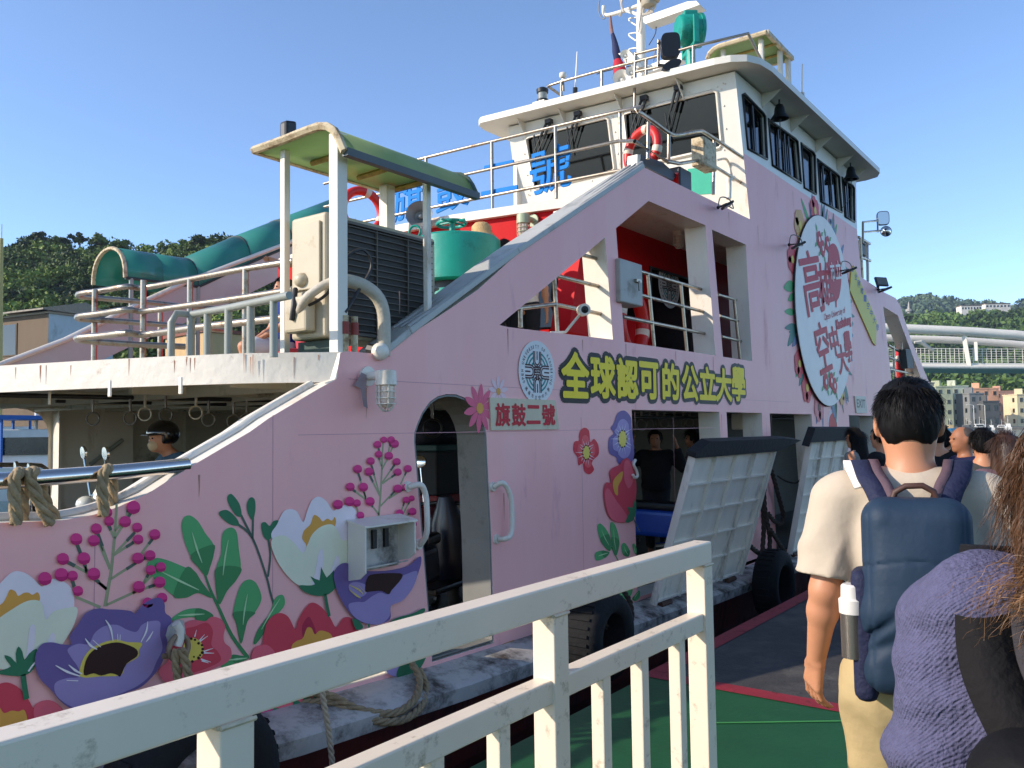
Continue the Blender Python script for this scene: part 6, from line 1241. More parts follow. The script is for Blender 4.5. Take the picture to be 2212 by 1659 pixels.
for i, (f, q) in enumerate(((.12, 3), (.12, 4.6), (.62, 4.85), (.95, 4.85))): 
    j = int(q); p = pr[min(j, 5)].lerp(pr[min(j + 1, 5)], q - j) + L2 * f; b = MB(); b.tube([p, Vector((p.x, p.y, 4.68))], .045, 8); b.build('post', WHITE, rc)
# chrome mirrors on bracket aft
t = thing('ship_mirror', 'pair of chrome rimmed mirrors on a bracket behind the wheelhouse', 'mirror', W('R4', [(1170, 1400)], 4.0)[0]); CHR = mat('mirror_face', '#c9d0d4', .05, metal=1, var=.02)
b = MB(); b.tube(W('R4', [(1168, 1410), (1168, 1275), (1265, 1265)], 4.0), .022, 6); b.tube(W('R4', [(1170, 1340), (1285, 1330)], 4.0), .022, 6); b.tube(W('R4', [(1263, 1250), (1265, 1340)], 4.0), .018, 6); b.build('bracket', STEEL, t)
c = W('R4', [(1300, 1248)], 3.95)[0]; n = Vector((-.9, -.42, 0)).normalized(); x = Vector((0, 0, 1)).cross(n); kk = c.dot(-Vector(CB)) / 1800 / 3
pts = [c + x * math.copysign(abs(math.cos(a)) ** .5, math.cos(a)) * 38 * kk + Vector((0, 0, math.copysign(abs(math.sin(a)) ** .5, math.sin(a)) * 46 * kk)) for a in [q * math.pi / 14 for q in range(28)]]
b = MB(); b.prism([pts], -n * .06); b.build('mirror_shell', BLACK, t, bevel=.01); b = MB(); b.sheet([[c + (p - c) * .9 for p in pts]], off=tuple(n * .004)); b.build('mirror_glass', CHR, t)
c = W('R4', [(1320, 1332)], 3.95)[0]; b = MB(); b.lathe([(34 * kk, 0), (36 * kk, .02)], c - n * .05, n, 20); b.build('round_shell', BLACK, t); b = MB(); b.lathe([(33 * kk, 0), (25 * kk, .05), (10 * kk, .08), (.002, .085)], c - n * .03, n, 20); b.build('round_glass', CHR, t, smooth=60)
# dark crates behind the aft rail
t = thing('deck_locker', 'dark grey locker behind the aft rail', 'locker', W('R4', [(1175, 1460)], 4.5)[0]); q = W('R4', [(1145, 1400), (1195, 1500)], 4.5); b = MB(); b.box((q[0].x, 4.5, q[1].z), (q[1].x, 5.2, q[0].z)); b.build('locker_body', mat('slate_locker', '#5b5f60', .6), t, bevel=.02); b = MB(); b.box((q[0].x - .02, 4.48, q[0].z), (q[1].x + .03, 5.22, q[0].z + .04)); b.build('locker_lid', MATS['slate_locker'], t)
t = thing('hatch_plate', 'dark hanging plate on the rail of the stern opening', 'plate', W('R8', [(1470, 840)], 4.0)[0]); q = W('R8', [(1445, 780), (1480, 785), (1500, 905), (1460, 905)], 4.0); b = MB(); b.prism([q], (0, .15, 0)); b.build('plate', mat('plate_dark', '#3d4142', .6), t, bevel=.01); b = MB(); b.tube([q[0] + Vector((0, .08, .15)), q[0] + Vector((0, .08, -.02))], .02, 6); b.build('plate_hook', STEEL, t)
# small ball fitting at the deck corner and hanging hand straps
t = thing('deck_fitting', 'round white sensor ball at the top of the pink deck corner', 'fitting', X1('R2', (818, 1620), t=4.0)); p = X1('R2', (818, 1620), t=3.98); b = MB(); b.ball(p, .06, 12); b.build('ball', WHITE, t, smooth=60); b = MB(); b.tube([p, p + Vector((0, .1, .02))], .04, 8); b.build('ball_mount', BLACK, t)
RING = mat('strap_ring', '#6a6762', .4, var=.1); RINGW = mat('pale_strap_ring', '#c4c0b4', .3, var=.08)
def strap(p, s, m, label, yaw):
    p = Vector(p); t = thing('hand_strap', label, 'hand strap', p, 'hand straps hanging over the car deck'); b = MB(); b.bar(p, p + Vector((0, 0, -.14 * s)), .035 * s, .012); b.build('strap_band', m, t)
    b = MB(); b.torus(p + Vector((0, 0, -.22 * s)), (math.cos(yaw), math.sin(yaw), 0), .075 * s, .011 * s, 20, 6); b.build('ring', m, t, smooth=60)
vv = [((603, 1275), RING, 'dark hand strap alone at the far left of the row'), ((845, 1270), RING, 'dark hand strap second from the left, left of two pale ones'), ((940, 1245), RINGW, 'pale hand strap with white band, left one'), ((1075, 1250), RING, 'grey hand strap between the two pale ones'), ((1270, 1235), RINGW, 'pale hand strap above the helmeted rider, brightest of the row'), ((1352, 1280), RING, 'dark hand strap just right of the brightest pale one'), ((1515, 1290), RING, 'dark hand strap second from the right of the row'), ((1600, 1280), RING, 'smallest dark hand strap at the right end of the row')]
for v, m_, lab in vv: strap(X1('R1', v, k=7.6), .78, m_, lab, .65)
for i, (x, lab) in enumerate(((300, 'nearest dark strap at the left of the side doorway'), (357, 'edge-on strap second from the left in the side doorway'), (405, 'third strap from the left in the side doorway'), (450, 'fourth strap in the side doorway, before the white wall'), (516, 'fifth strap in the side doorway above the raised hands'), (572, 'sixth edge-on strap in the side doorway'), (615, 'last strap at the right of the side doorway'))):
    strap(X1('S3', (x, 34), t=6.0 if i else 5.4), .85, RING, lab, .65 + .5 * (i % 3))
strap(X1('R6', (828, 300), t=5.2), 1.1, BLACK, 'black strap visible through the top of the arched door', .9)
# ------------------------------------------------------------------ covered stair on the far quay side
st_ = thing('covered_stair', 'long grey stairway with teal barrel canopy rising behind the ferry', 'stairway', (6.5, 13.4, -3))
TEALC = sheetmat(mat('teal_canopy_sheet', '#46a09a', .22, var=.1, scale=1, spec=.6), .4)
TEALT = mat('teal_rib', '#2b3f40', .5); yS = 13.0
top = [X1('R1', p, t=yS) for p in ((-250, 1170), (0, 1055), (420, 895), (950, 635), (1200, 520), (1890, 255), (2300, 120))]
bt = [X1('R1', p, t=yS) for p in ((-250, 1400), (0, 1330), (420, 1130), (950, 880), (1400, 690), (1890, 450), (2300, 300))]
b = MB(); b.strip(top, bt); b.strip([p + Vector((0, .08, 0)) for p in bt], [p + Vector((0, .08, 0)) for p in top]); b.strip([p + Vector((0, .1, 0)) for p in top], top); b.build('side_stringer', mat('stringer_grey', '#b3b6b8', .5, var=.06), st_)
b = MB(); b.tube([p + Vector((0, -.02, .02)) for p in top], .045, 6); b.build('handrail', WHITE, st_, smooth=60)
f0 = X1('R1', (812, 482), t=yS); f1 = X1('R1', (1285, 505), t=yS); f1.z = f0.z + .02; up_ = [X1('R1', p, t=yS) for p in ((1620, 385), (1890, 270), (2250, 120))]
path = [f0, f0.lerp(f1, .5), f1] + up_
def arc_(p, r=.52, n=14, sq=1.05): return [p + Vector((0, r - r * math.cos(math.pi * k / n), r * sq * math.sin(math.pi * k / n) ** .8)) for k in range(n + 1)]
b = MB()
for a, c in zip(path[:-1], path[1:]): b.strip(arc_(a), arc_(c))
o = b.build('barrel_canopy', TEALC, st_, smooth=60); sm = o.modifiers.new('thick', 'SOLIDIFY'); sm.thickness = .02
b = MB(); b.tube(arc_(path[0]), .035, 6); b.build('front_hoop', RUST, st_, smooth=60)
for p in path[2:5]: b = MB(); b.tube(arc_(p, .53), .025, 6); b.build('hoop', TEALT, st_, smooth=60)
b = MB(); b.tube(path, .03, 6); b.build('gutter', TEALT, st_)
for p in (f0 + Vector((.1, 0, 0)), f1): b = MB(); b.tube([p, Vector((p.x, p.y, p.z - 1.3))], .035, 6); b.build('canopy_post', GREYPIPE, st_)
b = MB(); b.prism([[p + Vector((0, .1, -.35)) for p in (top[0], top[-1])] + [p + Vector((0, .1, -.5)) for p in (top[-1], top[0])]], (0, 1.1, 0)); b.build('stair_flight', mat('stair_grey', '#8b8e8f', .7), st_)
# ------------------------------------------------------------------ blue letters of the ferry name on the house-top rail
LB = mat('letter_blue', '#1b80dc', .6, spec=.12, var=.06, scale=4)
for c, q, lab in (('旗', ((905, 785), (1098, 735), (912, 540)), 'first of the cut out blue characters, half behind the canopy post'), ('鼓', ((1185, 730), (1392, 665), (1180, 520)), 'second blue character, below the canopy tip'), ('二', ((1478, 612), (1706, 568), (1478, 425)), 'blue character of two flat bars on the rail'), ('號', ((1795, 615), (2056, 545), (1795, 335)), 'last blue character before the left wheelhouse window')):
    o, r, u = [on(v, P1 + nR * -.03, nR) for v in Q('R2', q)]; n_ = (r - o).cross(u - o).normalized()
    t = thing('blue_letter', 'cut out ' + lab if not lab.startswith('first') else lab, 'letter', (o + r) / 2, 'blue letters on the rail'); b = MB(); dv = (r - o); up_v = Vector((0, 0, (u - o).length)); text(b, c, (o, dv, up_v), depth=.012, halo=.007); b.build('letter_plate', LB, t)
# ------------------------------------------------------------------ boarding flaps
FLW = mat('flap_white', '#e6e3dc', .55, spec=.25, var=.1, scale=4, bump=.15, bscale=14, stain='#8d8a82', samt=.2, sscale=3, streak=.3)
def flap(label, bl, br_, tl, tr, nc, nr, rub):
    t0 = 3.82; B0, B1 = at(Q('S3', [bl])[0], t=t0), at(Q('S3', [br_])[0], t=t0)
    def topp(v, s): d = ray(Q('S3', [v])[0]); return d * (s / d.x)
    T0_, T1_ = topp(tl, B0.x), topp(tr, B1.x); B1.z = B0.z - .02; yt = (T0_.y + T1_.y) / 2; zt_ = (T0_.z + T1_.z) / 2
    T0_, T1_ = Vector((B0.x, yt, zt_)), Vector((B1.x, yt, zt_)); t = thing('boarding_flap', label, 'ramp', (B0 + B1) / 2, 'boarding flaps'); n = (B1 - B0).cross(T0_ - B0).normalized()
    if n.y > 0: n = -n
    P = lambda u, v, d=0: B0.lerp(B1, u).lerp(T0_.lerp(T1_, u), v) + n * d
    b = MB(); b.prism([[P(0, 0), P(1, 0), P(1, 1), P(0, 1)]], n * -.02); b.build('plate', FLW, t)
    b = MB(); du = (B1 - B0).length; ax = (B1 - B0).normalized(); ay = (T0_ - B0).normalized()
    for i in range(nc + 1): u = .012 + i / nc * .976; b.bar(P(u, 0, .02), P(u, 1, .02), .018, .04, up=n)
    b.build('stiffener', FLW, t)
    b = MB()
    for j in range(nr + 1): v = .012 + j / nr * .976; b.bar(P(0, v, .014), P(1, v, .014), .02, .028, up=n)
    b.build('cross_rib', FLW, t)
    b = MB(); b.prism([[P(-.0, 0, .0), P(-.0, 1, .0), P(-.0, 1, .06), P(-.0, 0, .06)]], ax * -.012); b.build('side_flange', FLW, t); b = MB(); b.prism([[P(1, 0), P(1, 1), P(1, 1, .06), P(1, 0, .06)]], ax * .012); b.build('side_flange', FLW, t)
    b = MB(); b.prism([[P(q[0], q[1], -.03) for q in rub]], n * .10); b.build('rubber_edge', RUBBER, t, bevel=.015)
    for u in (.12, .5, .88): b = MB(); b.tube([P(u - .05, .0, .02) - Vector((0, 0, .03)), P(u + .05, 0, .02) - Vector((0, 0, .03))], .03, 8); b.build('hinge', mat('rusty_hinge', '#5c4030', .8, var=.3), t)
    return P
flap('larger white ribbed boarding flap raised at the first side doorway, black rubber on top', (365, 1290), (930, 1085), (640, 290), (1140, 285), 4, 5, [(-.02, .985), (1.0, .985), (1.35, 1.06), (1.06, 1.085), (.1, 1.09), (-.02, 1.02)])
flap('narrower white ribbed boarding flap further aft, black rubber on top', (1260, 960), (1520, 872), (1392, 215), (1635, 205), 3, 6, [(-.06, .985), (1.02, .985), (1.1, 1.0), (1.08, 1.10), (0, 1.11), (-.08, .94)])
# ------------------------------------------------------------------ tyres and ropes
TY = mat('tyre_black', '#08080a', .9, var=.3, scale=6, bump=.4, bscale=25)
def tyre(label, c, R, w, tilt=0.):
    c = Vector(c); t = thing('tyre_fender', label, 'tyre', c, 'tyre fenders on the ferry'); b = MB(); d = Vector((tilt, 1, 0)).normalized()
    pr = [(R * .55, -w * .42), (R * .6, -w * .5), (R * .8, -w * .52), (R * .95, -w * .44), (R, -w * .3), (R, w * .3), (R * .95, w * .44), (R * .8, w * .52), (R * .6, w * .5), (R * .55, w * .42), (R * .55, -w * .42)]
    b.lathe(pr, c, d, 40, caps=False); b.build('tyre', TY, t, smooth=50); x, u = basis(d); b = MB()
    for k in range(34):
        a = 2 * math.pi * k / 34; o = c + (x * math.cos(a) + u * math.sin(a)) * (R + .004); tg = (-x * math.sin(a) + u * math.cos(a)); b.obox(o, tg * .012, d * w * .3, (x * math.cos(a) + u * math.sin(a)) * .008)
    b.build('tread', TY, t)
    return t
tyre('big black tyre fender hanging between the two railing gaps below the arched door', at((1296, 1372), t=3.5), .34, .3)
tyre('black tyre fender hanging under the second flap beside the dark ramp', at((1672, 1262), t=3.52), .40, .28)
tyre('black tyre fender below the handrail at the lower left corner', at((415, 1700), t=3.5), .40, .3)
def rope(mb, pts, r, n=8, turns=None):
    """three twisted strands"""
    P = spl(pts, n, False); L = sum((a - c).length for a, c in zip(P[:-1], P[1:])); N = max(12, int(L / (r * .55))); D = [0]
    for a, c in zip(P[:-1], P[1:]): D.append(D[-1] + (c - a).length)
    Q_ = []; j = 0
    for i in range(N + 1):
        d = L * i / N
        while j < len(P) - 2 and D[j + 1] < d: j += 1
        Q_.append(P[j].lerp(P[j + 1], (d - D[j]) / max(D[j + 1] - D[j], 1e-9)))
    tw = 2 * math.pi / (r * 7.5); x = None; S = [[], [], []]
    for i, p in enumerate(Q_):
        d = (Q_[min(i + 1, N)] - Q_[max(i - 1, 0)]).normalized()
        if x is None: x, _ = basis(d)
        x = (x - d * x.dot(d)).normalized(); y = x.cross(d)
        for k in range(3): a = tw * L * i / N + k * 2.0944; S[k].append(p + (x * math.cos(a) + y * math.sin(a)) * r * .52)
    for s_ in S: mb.tube(s_, r * .54, 7)
def ropething(label, paths, r, m, group=None, name='mooring_rope'):
    t = thing(name, label, 'rope', paths[0][0], group)
    for p in paths: b = MB(); rope(b, p, r); b.build('rope_strand', m, t, smooth=60)
    return t
def RP(reg, pts, t): return [at(v, t=t) for v in Q(reg, pts)]
g = 'thick ropes looped over the bow rail'
def loop(px, pts_f, pts_b, lab):
    f = [at(v, t=3.97) for v in Q('R5', pts_f)]; bk_ = [at(v, t=4.09) for v in Q('R5', pts_b)]
    ropething(lab, [bk_[::-1] + f], .027, ROPE, g, 'looped_rope')
loop(0, [(118, 268), (95, 310), (92, 400), (100, 490), (105, 600)], [(140, 275), (160, 330), (150, 420), (150, 600)], 'thick rope loop over the bow rail, leftmost of the three')
loop(0, [(205, 262), (195, 300), (230, 390), (270, 490), (330, 600)], [(235, 268), (255, 310), (280, 420), (380, 600)], 'thick slanting rope loop over the bow rail, middle one')
loop(0, [(690, 245), (668, 290), (662, 380), (668, 460), (672, 545)], [(712, 248), (728, 300), (730, 400), (720, 545)], 'thick rope loop over the bow rail, rightmost before the slope')
lug = thing('mooring_shackle', 'white lug plate with rusty shackle holding two ropes at the red flower', 'shackle', at(Q('S1', [(1150, 800)])[0], t=3.95))
b = MB(); q = W('S1', [(1070, 800), (1085, 740), (1130, 702), (1170, 697), (1185, 800), (1150, 850), (1090, 860)], 3.985); b.prism([q], (0, -.03, 0)); b.build('lug_plate', WORN, lug, bevel=.006)
b = MB(); b.tube(RP('S1', [(1140, 720), (1165, 760), (1165, 820), (1150, 870)], 3.9), .022, 8); b.build('lug_bar', WHITE, lug, smooth=60)
b = MB(); b.torus(at(Q('S1', [(1158, 880)])[0], t=3.9), (.2, -1, .1), .06, .014, 20, 8); b.tube(RP('S1', [(1055, 935), (1110, 930)], 3.9), .014, 8); b.build('shackle_bow', mat('rusted_steel', '#8c7a68', .6, metal=.4, var=.3), lug, smooth=60)
ropething('pair of ropes hanging from the white lug plate', [RP('S1', [(1145, 890), (1140, 960), (1150, 1060), (1180, 1180), (1230, 1400), (1250, 1700)], 3.85), RP('S1', [(1180, 890), (1200, 960), (1220, 1060), (1250, 1180), (1265, 1400), (1240, 1700)], 3.82)], .022, ROPE)
ropething('single pale rope running down past the worn white ledge', [RP('S1', [(2060, 1080), (2080, 1130), (2110, 1300), (2140, 1500), (2165, 1750)], 3.5)], .016, mat('pale_rope', '#b5aa98', .85, var=.25, scale=40))
cz = -1.60; ropething('heavy doubled hawser end lying on the white ledge by the yellow sill', [[Vector(p) for p in ((2.95, 4.2, -1.56), (3.3, 3.95, -1.54), (3.45, 3.76, -1.64), (3.65, 3.67, -1.70), (3.85, 3.69, -1.68), (4.02, 3.80, -1.62), (4.08, 3.93, -1.54))], [Vector(p) for p in ((3.0, 4.2, -1.62), (3.32, 3.92, -1.59), (3.46, 3.73, -1.69), (3.66, 3.64, -1.745), (3.87, 3.66, -1.73), (4.05, 3.77, -1.67), (4.12, 3.9, -1.59))]], .024, ROPE, name='hawser')
ropething('dark ropes holding the tyre below the arched door', [RP('S2', [(1700, 560), (1780, 600), (1850, 640), (1930, 700), (1990, 800)], 3.55), RP('S2', [(2030, 430), (2060, 500), (2110, 590), (2120, 700)], 3.7), RP('S2', [(2000, 440), (1960, 520), (1930, 590), (1880, 640)], 3.7)], .024, DARKROPE)
ropething('dark tarred ropes looped on the pillar between the two flaps', [RP('S3', [(1090, 960), (1100, 800), (1095, 640), (1110, 480), (1125, 405), (1150, 420), (1190, 560), (1225, 700), (1215, 760), (1170, 750), (1130, 700)], 3.9), RP('S3', [(1110, 420), (1100, 520), (1105, 640), (1120, 740), (1140, 860), (1135, 960)], 3.86), RP('S3', [(1140, 800), (1180, 860), (1230, 940), (1260, 985)], 3.8), RP('S3', [(985, 870), (1020, 920), (1070, 960), (1120, 990)], 3.7)], .03, DARKROPE)
ropething('thin cord slung across the second doorway', [RP('S3', [(1190, 455), (1250, 490), (1310, 500), (1345, 470)], 3.95)], .012, DARKROPE, name='slung_cord')
t = thing('hook_line', 'white cord and hook at the left jamb of the side doorway', 'hook', W('S3', [(255, 400)])[0]); b = MB(); b.tube(spl(RP('S3', [(262, 350), (250, 380), (268, 420), (275, 455), (255, 465), (245, 445)], 3.96), 4, False), .016, 6); b.build('hook', WHITE, t, smooth=60)
# ------------------------------------------------------------------ white guard railing in front
GW = mat('railing_white', '#e7ddcf', .35, var=.04, scale=5, bump=.05, bscale=12, stain='#94826a', samt=.12, sscale=14)
gr = thing('guard_railing', 'cream white square section guard railing in the foreground', 'railing', (1.5, 1.41, -1.6))
zt = -.455; ya_, yb_ = 1.375, 1.45; xe = at((1537, 1158), t=ya_).x
b = MB(); b.box((-1.6, ya_, zt - .085), (xe, yb_, zt)); b.build('top_rail', GW, gr, bevel=.006, bseg=3)
zm = -.725; b = MB(); b.box((-1.6, ya_ + .008, zm - .068), (xe - .075, yb_ - .008, zm)); b.build('mid_rail', GW, gr, bevel=.006, bseg=3)
b = MB(); b.box((-1.6, ya_ + .012, -1.5), (xe - .075, yb_ - .012, -1.45)); b.build('bottom_rail', GW, gr, bevel=.005)
def xc(vx, vy, y): d = ray((vx, vy)); return d.x * y / d.y
posts_x = [xc(475, 1600, ya_), xc(1197, 1400, ya_), xe - .078]
posts_x = [posts_x[0] - (posts_x[1] - posts_x[0])] + posts_x
for x in posts_x:
    wb = MB(); [wb.tube([(x - .001, y, zt - .088), (x + .076, y, zt - .088)], .005, 5) for y in (ya_ - .003, yb_ + .003)]; wb.tube([(x - .002, ya_, zt - .088), (x - .002, yb_, zt - .088)], .005, 5); wb.build('weld_bead', mat('weld_rust', '#cfc4ae', .6, var=.2, scale=30, stain='#7a5534', samt=.12, sscale=12), gr, smooth=60)
    b = MB(); w = .075; b.box((x, ya_ - .002, -1.6), (x + w, yb_ + .002, zt - .084)); b.build('post', GW, gr, bevel=.005, bseg=3)
print('posts', [round(x, 2) for x in posts_x], 'xe', round(xe, 2))
bal = [xc(v, 1600, ya_ + .015) for v in (931, 1079, 1305)] + [xc(1388, 1500, ya_ + .015), xc(1470, 1500, ya_ + .015)]
print('bal', [round(x, 3) for x in bal])
st_b = .0
xs_b = []
n1 = 3; a0, a1 = posts_x[1] + .075, posts_x[2]
xs_b = sorted(bal)
step = (posts_x[2] - posts_x[1]) / 4
xs_b += [posts_x[1] + step * .55, posts_x[1] - step * .9, posts_x[1] - step * 1.8, posts_x[1] - step * 2.7]
for x in xs_b:
    b = MB(); b.box((x, ya_ + .014, -1.452), (x + .048, yb_ - .014, zm - .066)); b.build('baluster', GW, gr, bevel=.004)
# ------------------------------------------------------------------ scooters and cargo on the car deck
SKB = mat('scooter_black', '#15161a', .35, var=.1); CHR2 = mat('chrome', '#cfd3d6', .12, metal=1)
def scooter(label, pos, yaw, m):
    t = thing('scooter', label, 'scooter', (0, 0, 0), 'scooters on the car deck')
    for x in (-.62, .62):
        b = MB(); b.torus((x, 0, .25), (0, 1, 0), .19, .06, 24, 8); w = b.build('wheel', RUBBER, t, smooth=60); b = MB(); b.lathe([(.13, -.03), (.13, .03)], (x, 0, .25), (0, 1, 0), 16); b.build('rim', CHR2, w)
    b = MB(); b.lathe([(.02, 0), (.16, .1), (.17, .3), (.13, .6), (.05, .82)], (.45, 0, .3), (-.18, 0, 1), 16, sx=1.2); o = b.build('front_cowl', m, t, smooth=60)
    b = MB(); b.box((-.1, -.14, .3), (.42, .14, .36)); b.build('footboard', SKB, t, bevel=.02)
    b = MB(); b.obox((-.42, 0, .55), (.42, 0, .03), (0, .14, 0), (-.03, 0, .16)); b.build('tail_body', m, t, bevel=.06, bseg=3)
    b = MB(); b.obox((-.35, 0, .76), (.38, 0, .02), (0, .13, 0), (0, 0, .05)); b.build('seat', SKB, t, bevel=.035, bseg=3)
    b = MB(); b.tube([(.3, -.32, 1.02), (.36, -.12, 1.04), (.36, .12, 1.04), (.3, .32, 1.02)], .018, 8); b.build('handlebar', SKB, t, smooth=60)
    b = MB(); b.ball((.44, 0, .98), (.08, .1, .07), 14); b.build('headlight', mat('headlight_glass', '#c9d2d6', .08), t, smooth=60)
    for s_ in (-1, 1):
        b = MB(); b.tube([(.34, s_ * .24, 1.03), (.38, s_ * .30, 1.36)], .008, 6); mm = b.build('mirror_stem', CHR2, t); b = MB(); b.lathe([(.01, -.015), (.055, -.01), (.058, .01), (.05, .015)], (.38, s_ * .31, 1.41), (-1, 0, .1), 16, sx=1.25); b.build('mirror_head', CHR2, mm, smooth=60)
    b = MB(); b.tube([(-.3, .17, .3), (-.95, .19, .36)], [.04, .055], 10); b.build('exhaust', CHR2, t, smooth=60)
    t.location = pos; t.rotation_euler = (0, 0, yaw); return t
RIDE = at((372, 955), k=7.6); RF = Vector((-.80, .15, 0)).normalized()
rp = Vector((RIDE.x, RIDE.y, -1.7)) + RF * .28
s0_ = scooter('white scooter with chrome mirrors carrying the helmeted rider', rp, math.atan2(RF.y, RF.x), mat('scooter_white', '#cfd3d0', .3, var=.05))
p = at((160, 1095), k=7.0); scooter('black covered scooter standing left at the bow, white trimmed cowl', (p.x, p.y, -1.68), 2.9, SKB)
p = W('S3', [(330, 850)], 4.75)[0]; scooter('blue scooter parked just inside the side doorway', (p.x, 4.95, -1.7), 2.0, mat('scooter_blue', '#1e4fc4', .25, var=.1, coat=.5))
scooter('dark scooter parked behind the blue one inside the side doorway', (8.8, 5.9, -1.7), 2.6, SKB); scooter('dark scooter parked behind the delivery cart inside the arched door', (5.35, 4.95, -1.7), .2, mat('scooter_navy', '#1b2030', .3))
ct = thing('delivery_cart', 'stack of black and red cargo boxes on a cart inside the arched door', 'cart', (6.2, 5.5, -1.7))
b = MB(); b.box((5.86, 5.3, -.62), (6.55, 5.9, -.2)); b.build('black_box', mat('cargo_black', '#131416', .7, var=.2), ct, bevel=.02); b = MB(); b.box((5.85, 5.29, -.2), (6.52, 5.91, -.14)); b.build('teal_lid', mat('cargo_teal', '#0d3a3d', .6), ct, bevel=.01)
b = MB(); b.box((5.86, 5.3, -.70), (6.55, 5.9, -.62)); b.box((5.7, 5.35, -1.35), (6.2, 5.85, -.72)); b.build('red_crate', mat('cargo_red', '#7c1a1c', .6, var=.15), ct, bevel=.01)
b = MB(); text(b, '冰淇淋', (Vector((5.74, 5.345, -1.0)), Vector((.42, 0, 0)), Vector((0, 0, .18))), offset=.01); text(b, '冷飲', (Vector((5.74, 5.345, -1.28)), Vector((.34, 0, 0)), Vector((0, 0, .18))), offset=.01); b.build('crate_lettering', mat('crate_white', '#b9b4b0', .7), ct)
b = MB(); b.box((5.66, 5.3, -1.42), (6.6, 5.9, -1.36)); [b.torus((x, y, -1.56), (0, 1, 0), .1, .035, 16, 6) for x in (5.8, 6.45) for y in (5.34, 5.86)]; b.tube([(6.6, 5.3, -1.4), (6.75, 5.3, -.6), (6.75, 5.9, -.6), (6.6, 5.9, -1.4)], .02, 6); b.build('cart_frame', SKB, ct)
t = thing('cargo_bag', 'dark bundled bag on top of the stacked cargo boxes', 'bag', (6.2, 5.6, -.14)); b = MB(); V_, F_ = blob([('e', (6.0, 5.6, -.02), (.2, .2, .16)), ('e', (6.25, 5.55, .0), (.22, .2, .2)), ('e', (6.15, 5.7, .06), (.18, .16, .16))], .03, .05); b.add(V_.tolist(), F_.tolist()); b.build('bag', mat('bag_dark', '#1c2233', .7, var=.4, scale=10), t, smooth=180)
t = thing('extinguisher_box', 'white wall box inside the small window between the doorways', 'box', (10.6, 4.4, -.2)); b = MB(); q = W('R8', [(425, 1195), (540, 1300)], 4.3); b.box((q[0].x, 4.3, q[1].z), (q[1].x, 4.55, q[0].z)); b.build('box_body', WHITE, t, bevel=.015)
t = thing('red_notice', 'small red notice on the dark inner wall', 'sign', W('R8', [(425, 1310)], 6.4)[0]); q = W('R8', [(400, 1285), (455, 1285), (455, 1328), (400, 1328)], 6.4); b = MB(); b.prism([q], (0, .02, 0)); b.build('notice', mat('notice_board_red', '#7d2022', .6), t)
# ------------------------------------------------------------------ people
def cloth(name, col, rough=.85, bump=.25, bs=14, var=.08): return mat(name, col, rough, var=var, scale=6, bump=bump, bscale=bs, spec=.25)
SKIN = mat('skin', '#c08a6c', .5, var=.06, scale=8, spec=.4); SKIN2 = mat('skin_tan', '#9a6a50', .5, var=.06, scale=8, spec=.4)
for m_ in (SKIN, SKIN2): m_.node_tree.nodes["Principled BSDF"].inputs["Subsurface Weight"].default_value = .06; m_.node_tree.nodes["Principled BSDF"].inputs["Subsurface Radius"].default_value = (.02, .008, .004)
HAIR = mat('black_hair', '#0d0b0b', .6, var=.3, scale=40, spec=.18); HAIRB = mat('brown_hair', '#3a2416', .5, var=.35, scale=40)
EYE = mat('eye_dark', '#0f0c0b', .2)
def frame(pos, fwd, s=1.):
    f = Vector((fwd[0], fwd[1], 0)).normalized(); r = f.cross(Vector((0, 0, 1)))
    return Matrix.Translation(Vector(pos)) @ Matrix(((r.x, f.x, 0, 0), (r.y, f.y, 0, 0), (r.z, f.z, 1, 0), (0, 0, 0, 1))) @ Matrix.Scale(s, 4)
def V3(*a): return np.array(a, float)
def hand(w, e, side, curl=.5, k=1., fr=.0085, palm=None):
    """palm, four bent fingers of different length and a thumb at the end of a forearm e->w"""
    w = np.array(w, float); d = w - np.array(e, float); d /= np.linalg.norm(d)
    nrm = np.array(palm if palm is not None else (-side, 0, 0), float); nrm = nrm - d * (nrm @ d); nrm /= np.linalg.norm(nrm); x = np.cross(d, nrm)
    if x[1] < 0: x = -x                                            # thumb side forward
    P = []; c0 = w + d * .025
    for j in range(4):
        o = (j - 1.5) * .019; P.append(('c', w + d * .012 + x * o * .6, w + d * .085 + x * o, .016, .0125, .012))
    L = (.046, .050, .047, .038)
    for j in range(4):
        o = (1.5 - j) * .0205; a = w + d * .085 + x * o; ang = curl * (.55 + .12 * j); d1 = d * math.cos(ang) + nrm * math.sin(ang); b_ = a + d1 * L[j]; ang2 = ang + curl * .95; d2 = d * math.cos(ang2) + nrm * math.sin(ang2); c = b_ + d2 * L[j] * .75; ang3 = ang2 + curl * .5; d3 = d * math.cos(ang3) + nrm * math.sin(ang3)
        P += [('c', a, b_, fr * 1.08, fr, .004), ('c', b_, c, fr, fr * .9, .004), ('c', c, c + d3 * L[j] * .5, fr * .9, fr * .78, .004)]
    t0 = w + d * .03 + x * .03; t1 = t0 + d * .03 + x * .022 + nrm * .012; t2 = t1 + d * .032 + x * .004 + nrm * .012
    P += [('c', w + d * .02 + x * .015, t0, .016, .013, .01), ('c', t0, t1, .0125, .0105, .006), ('c', t1, t2, .0105, .0085, .004)]
    return P
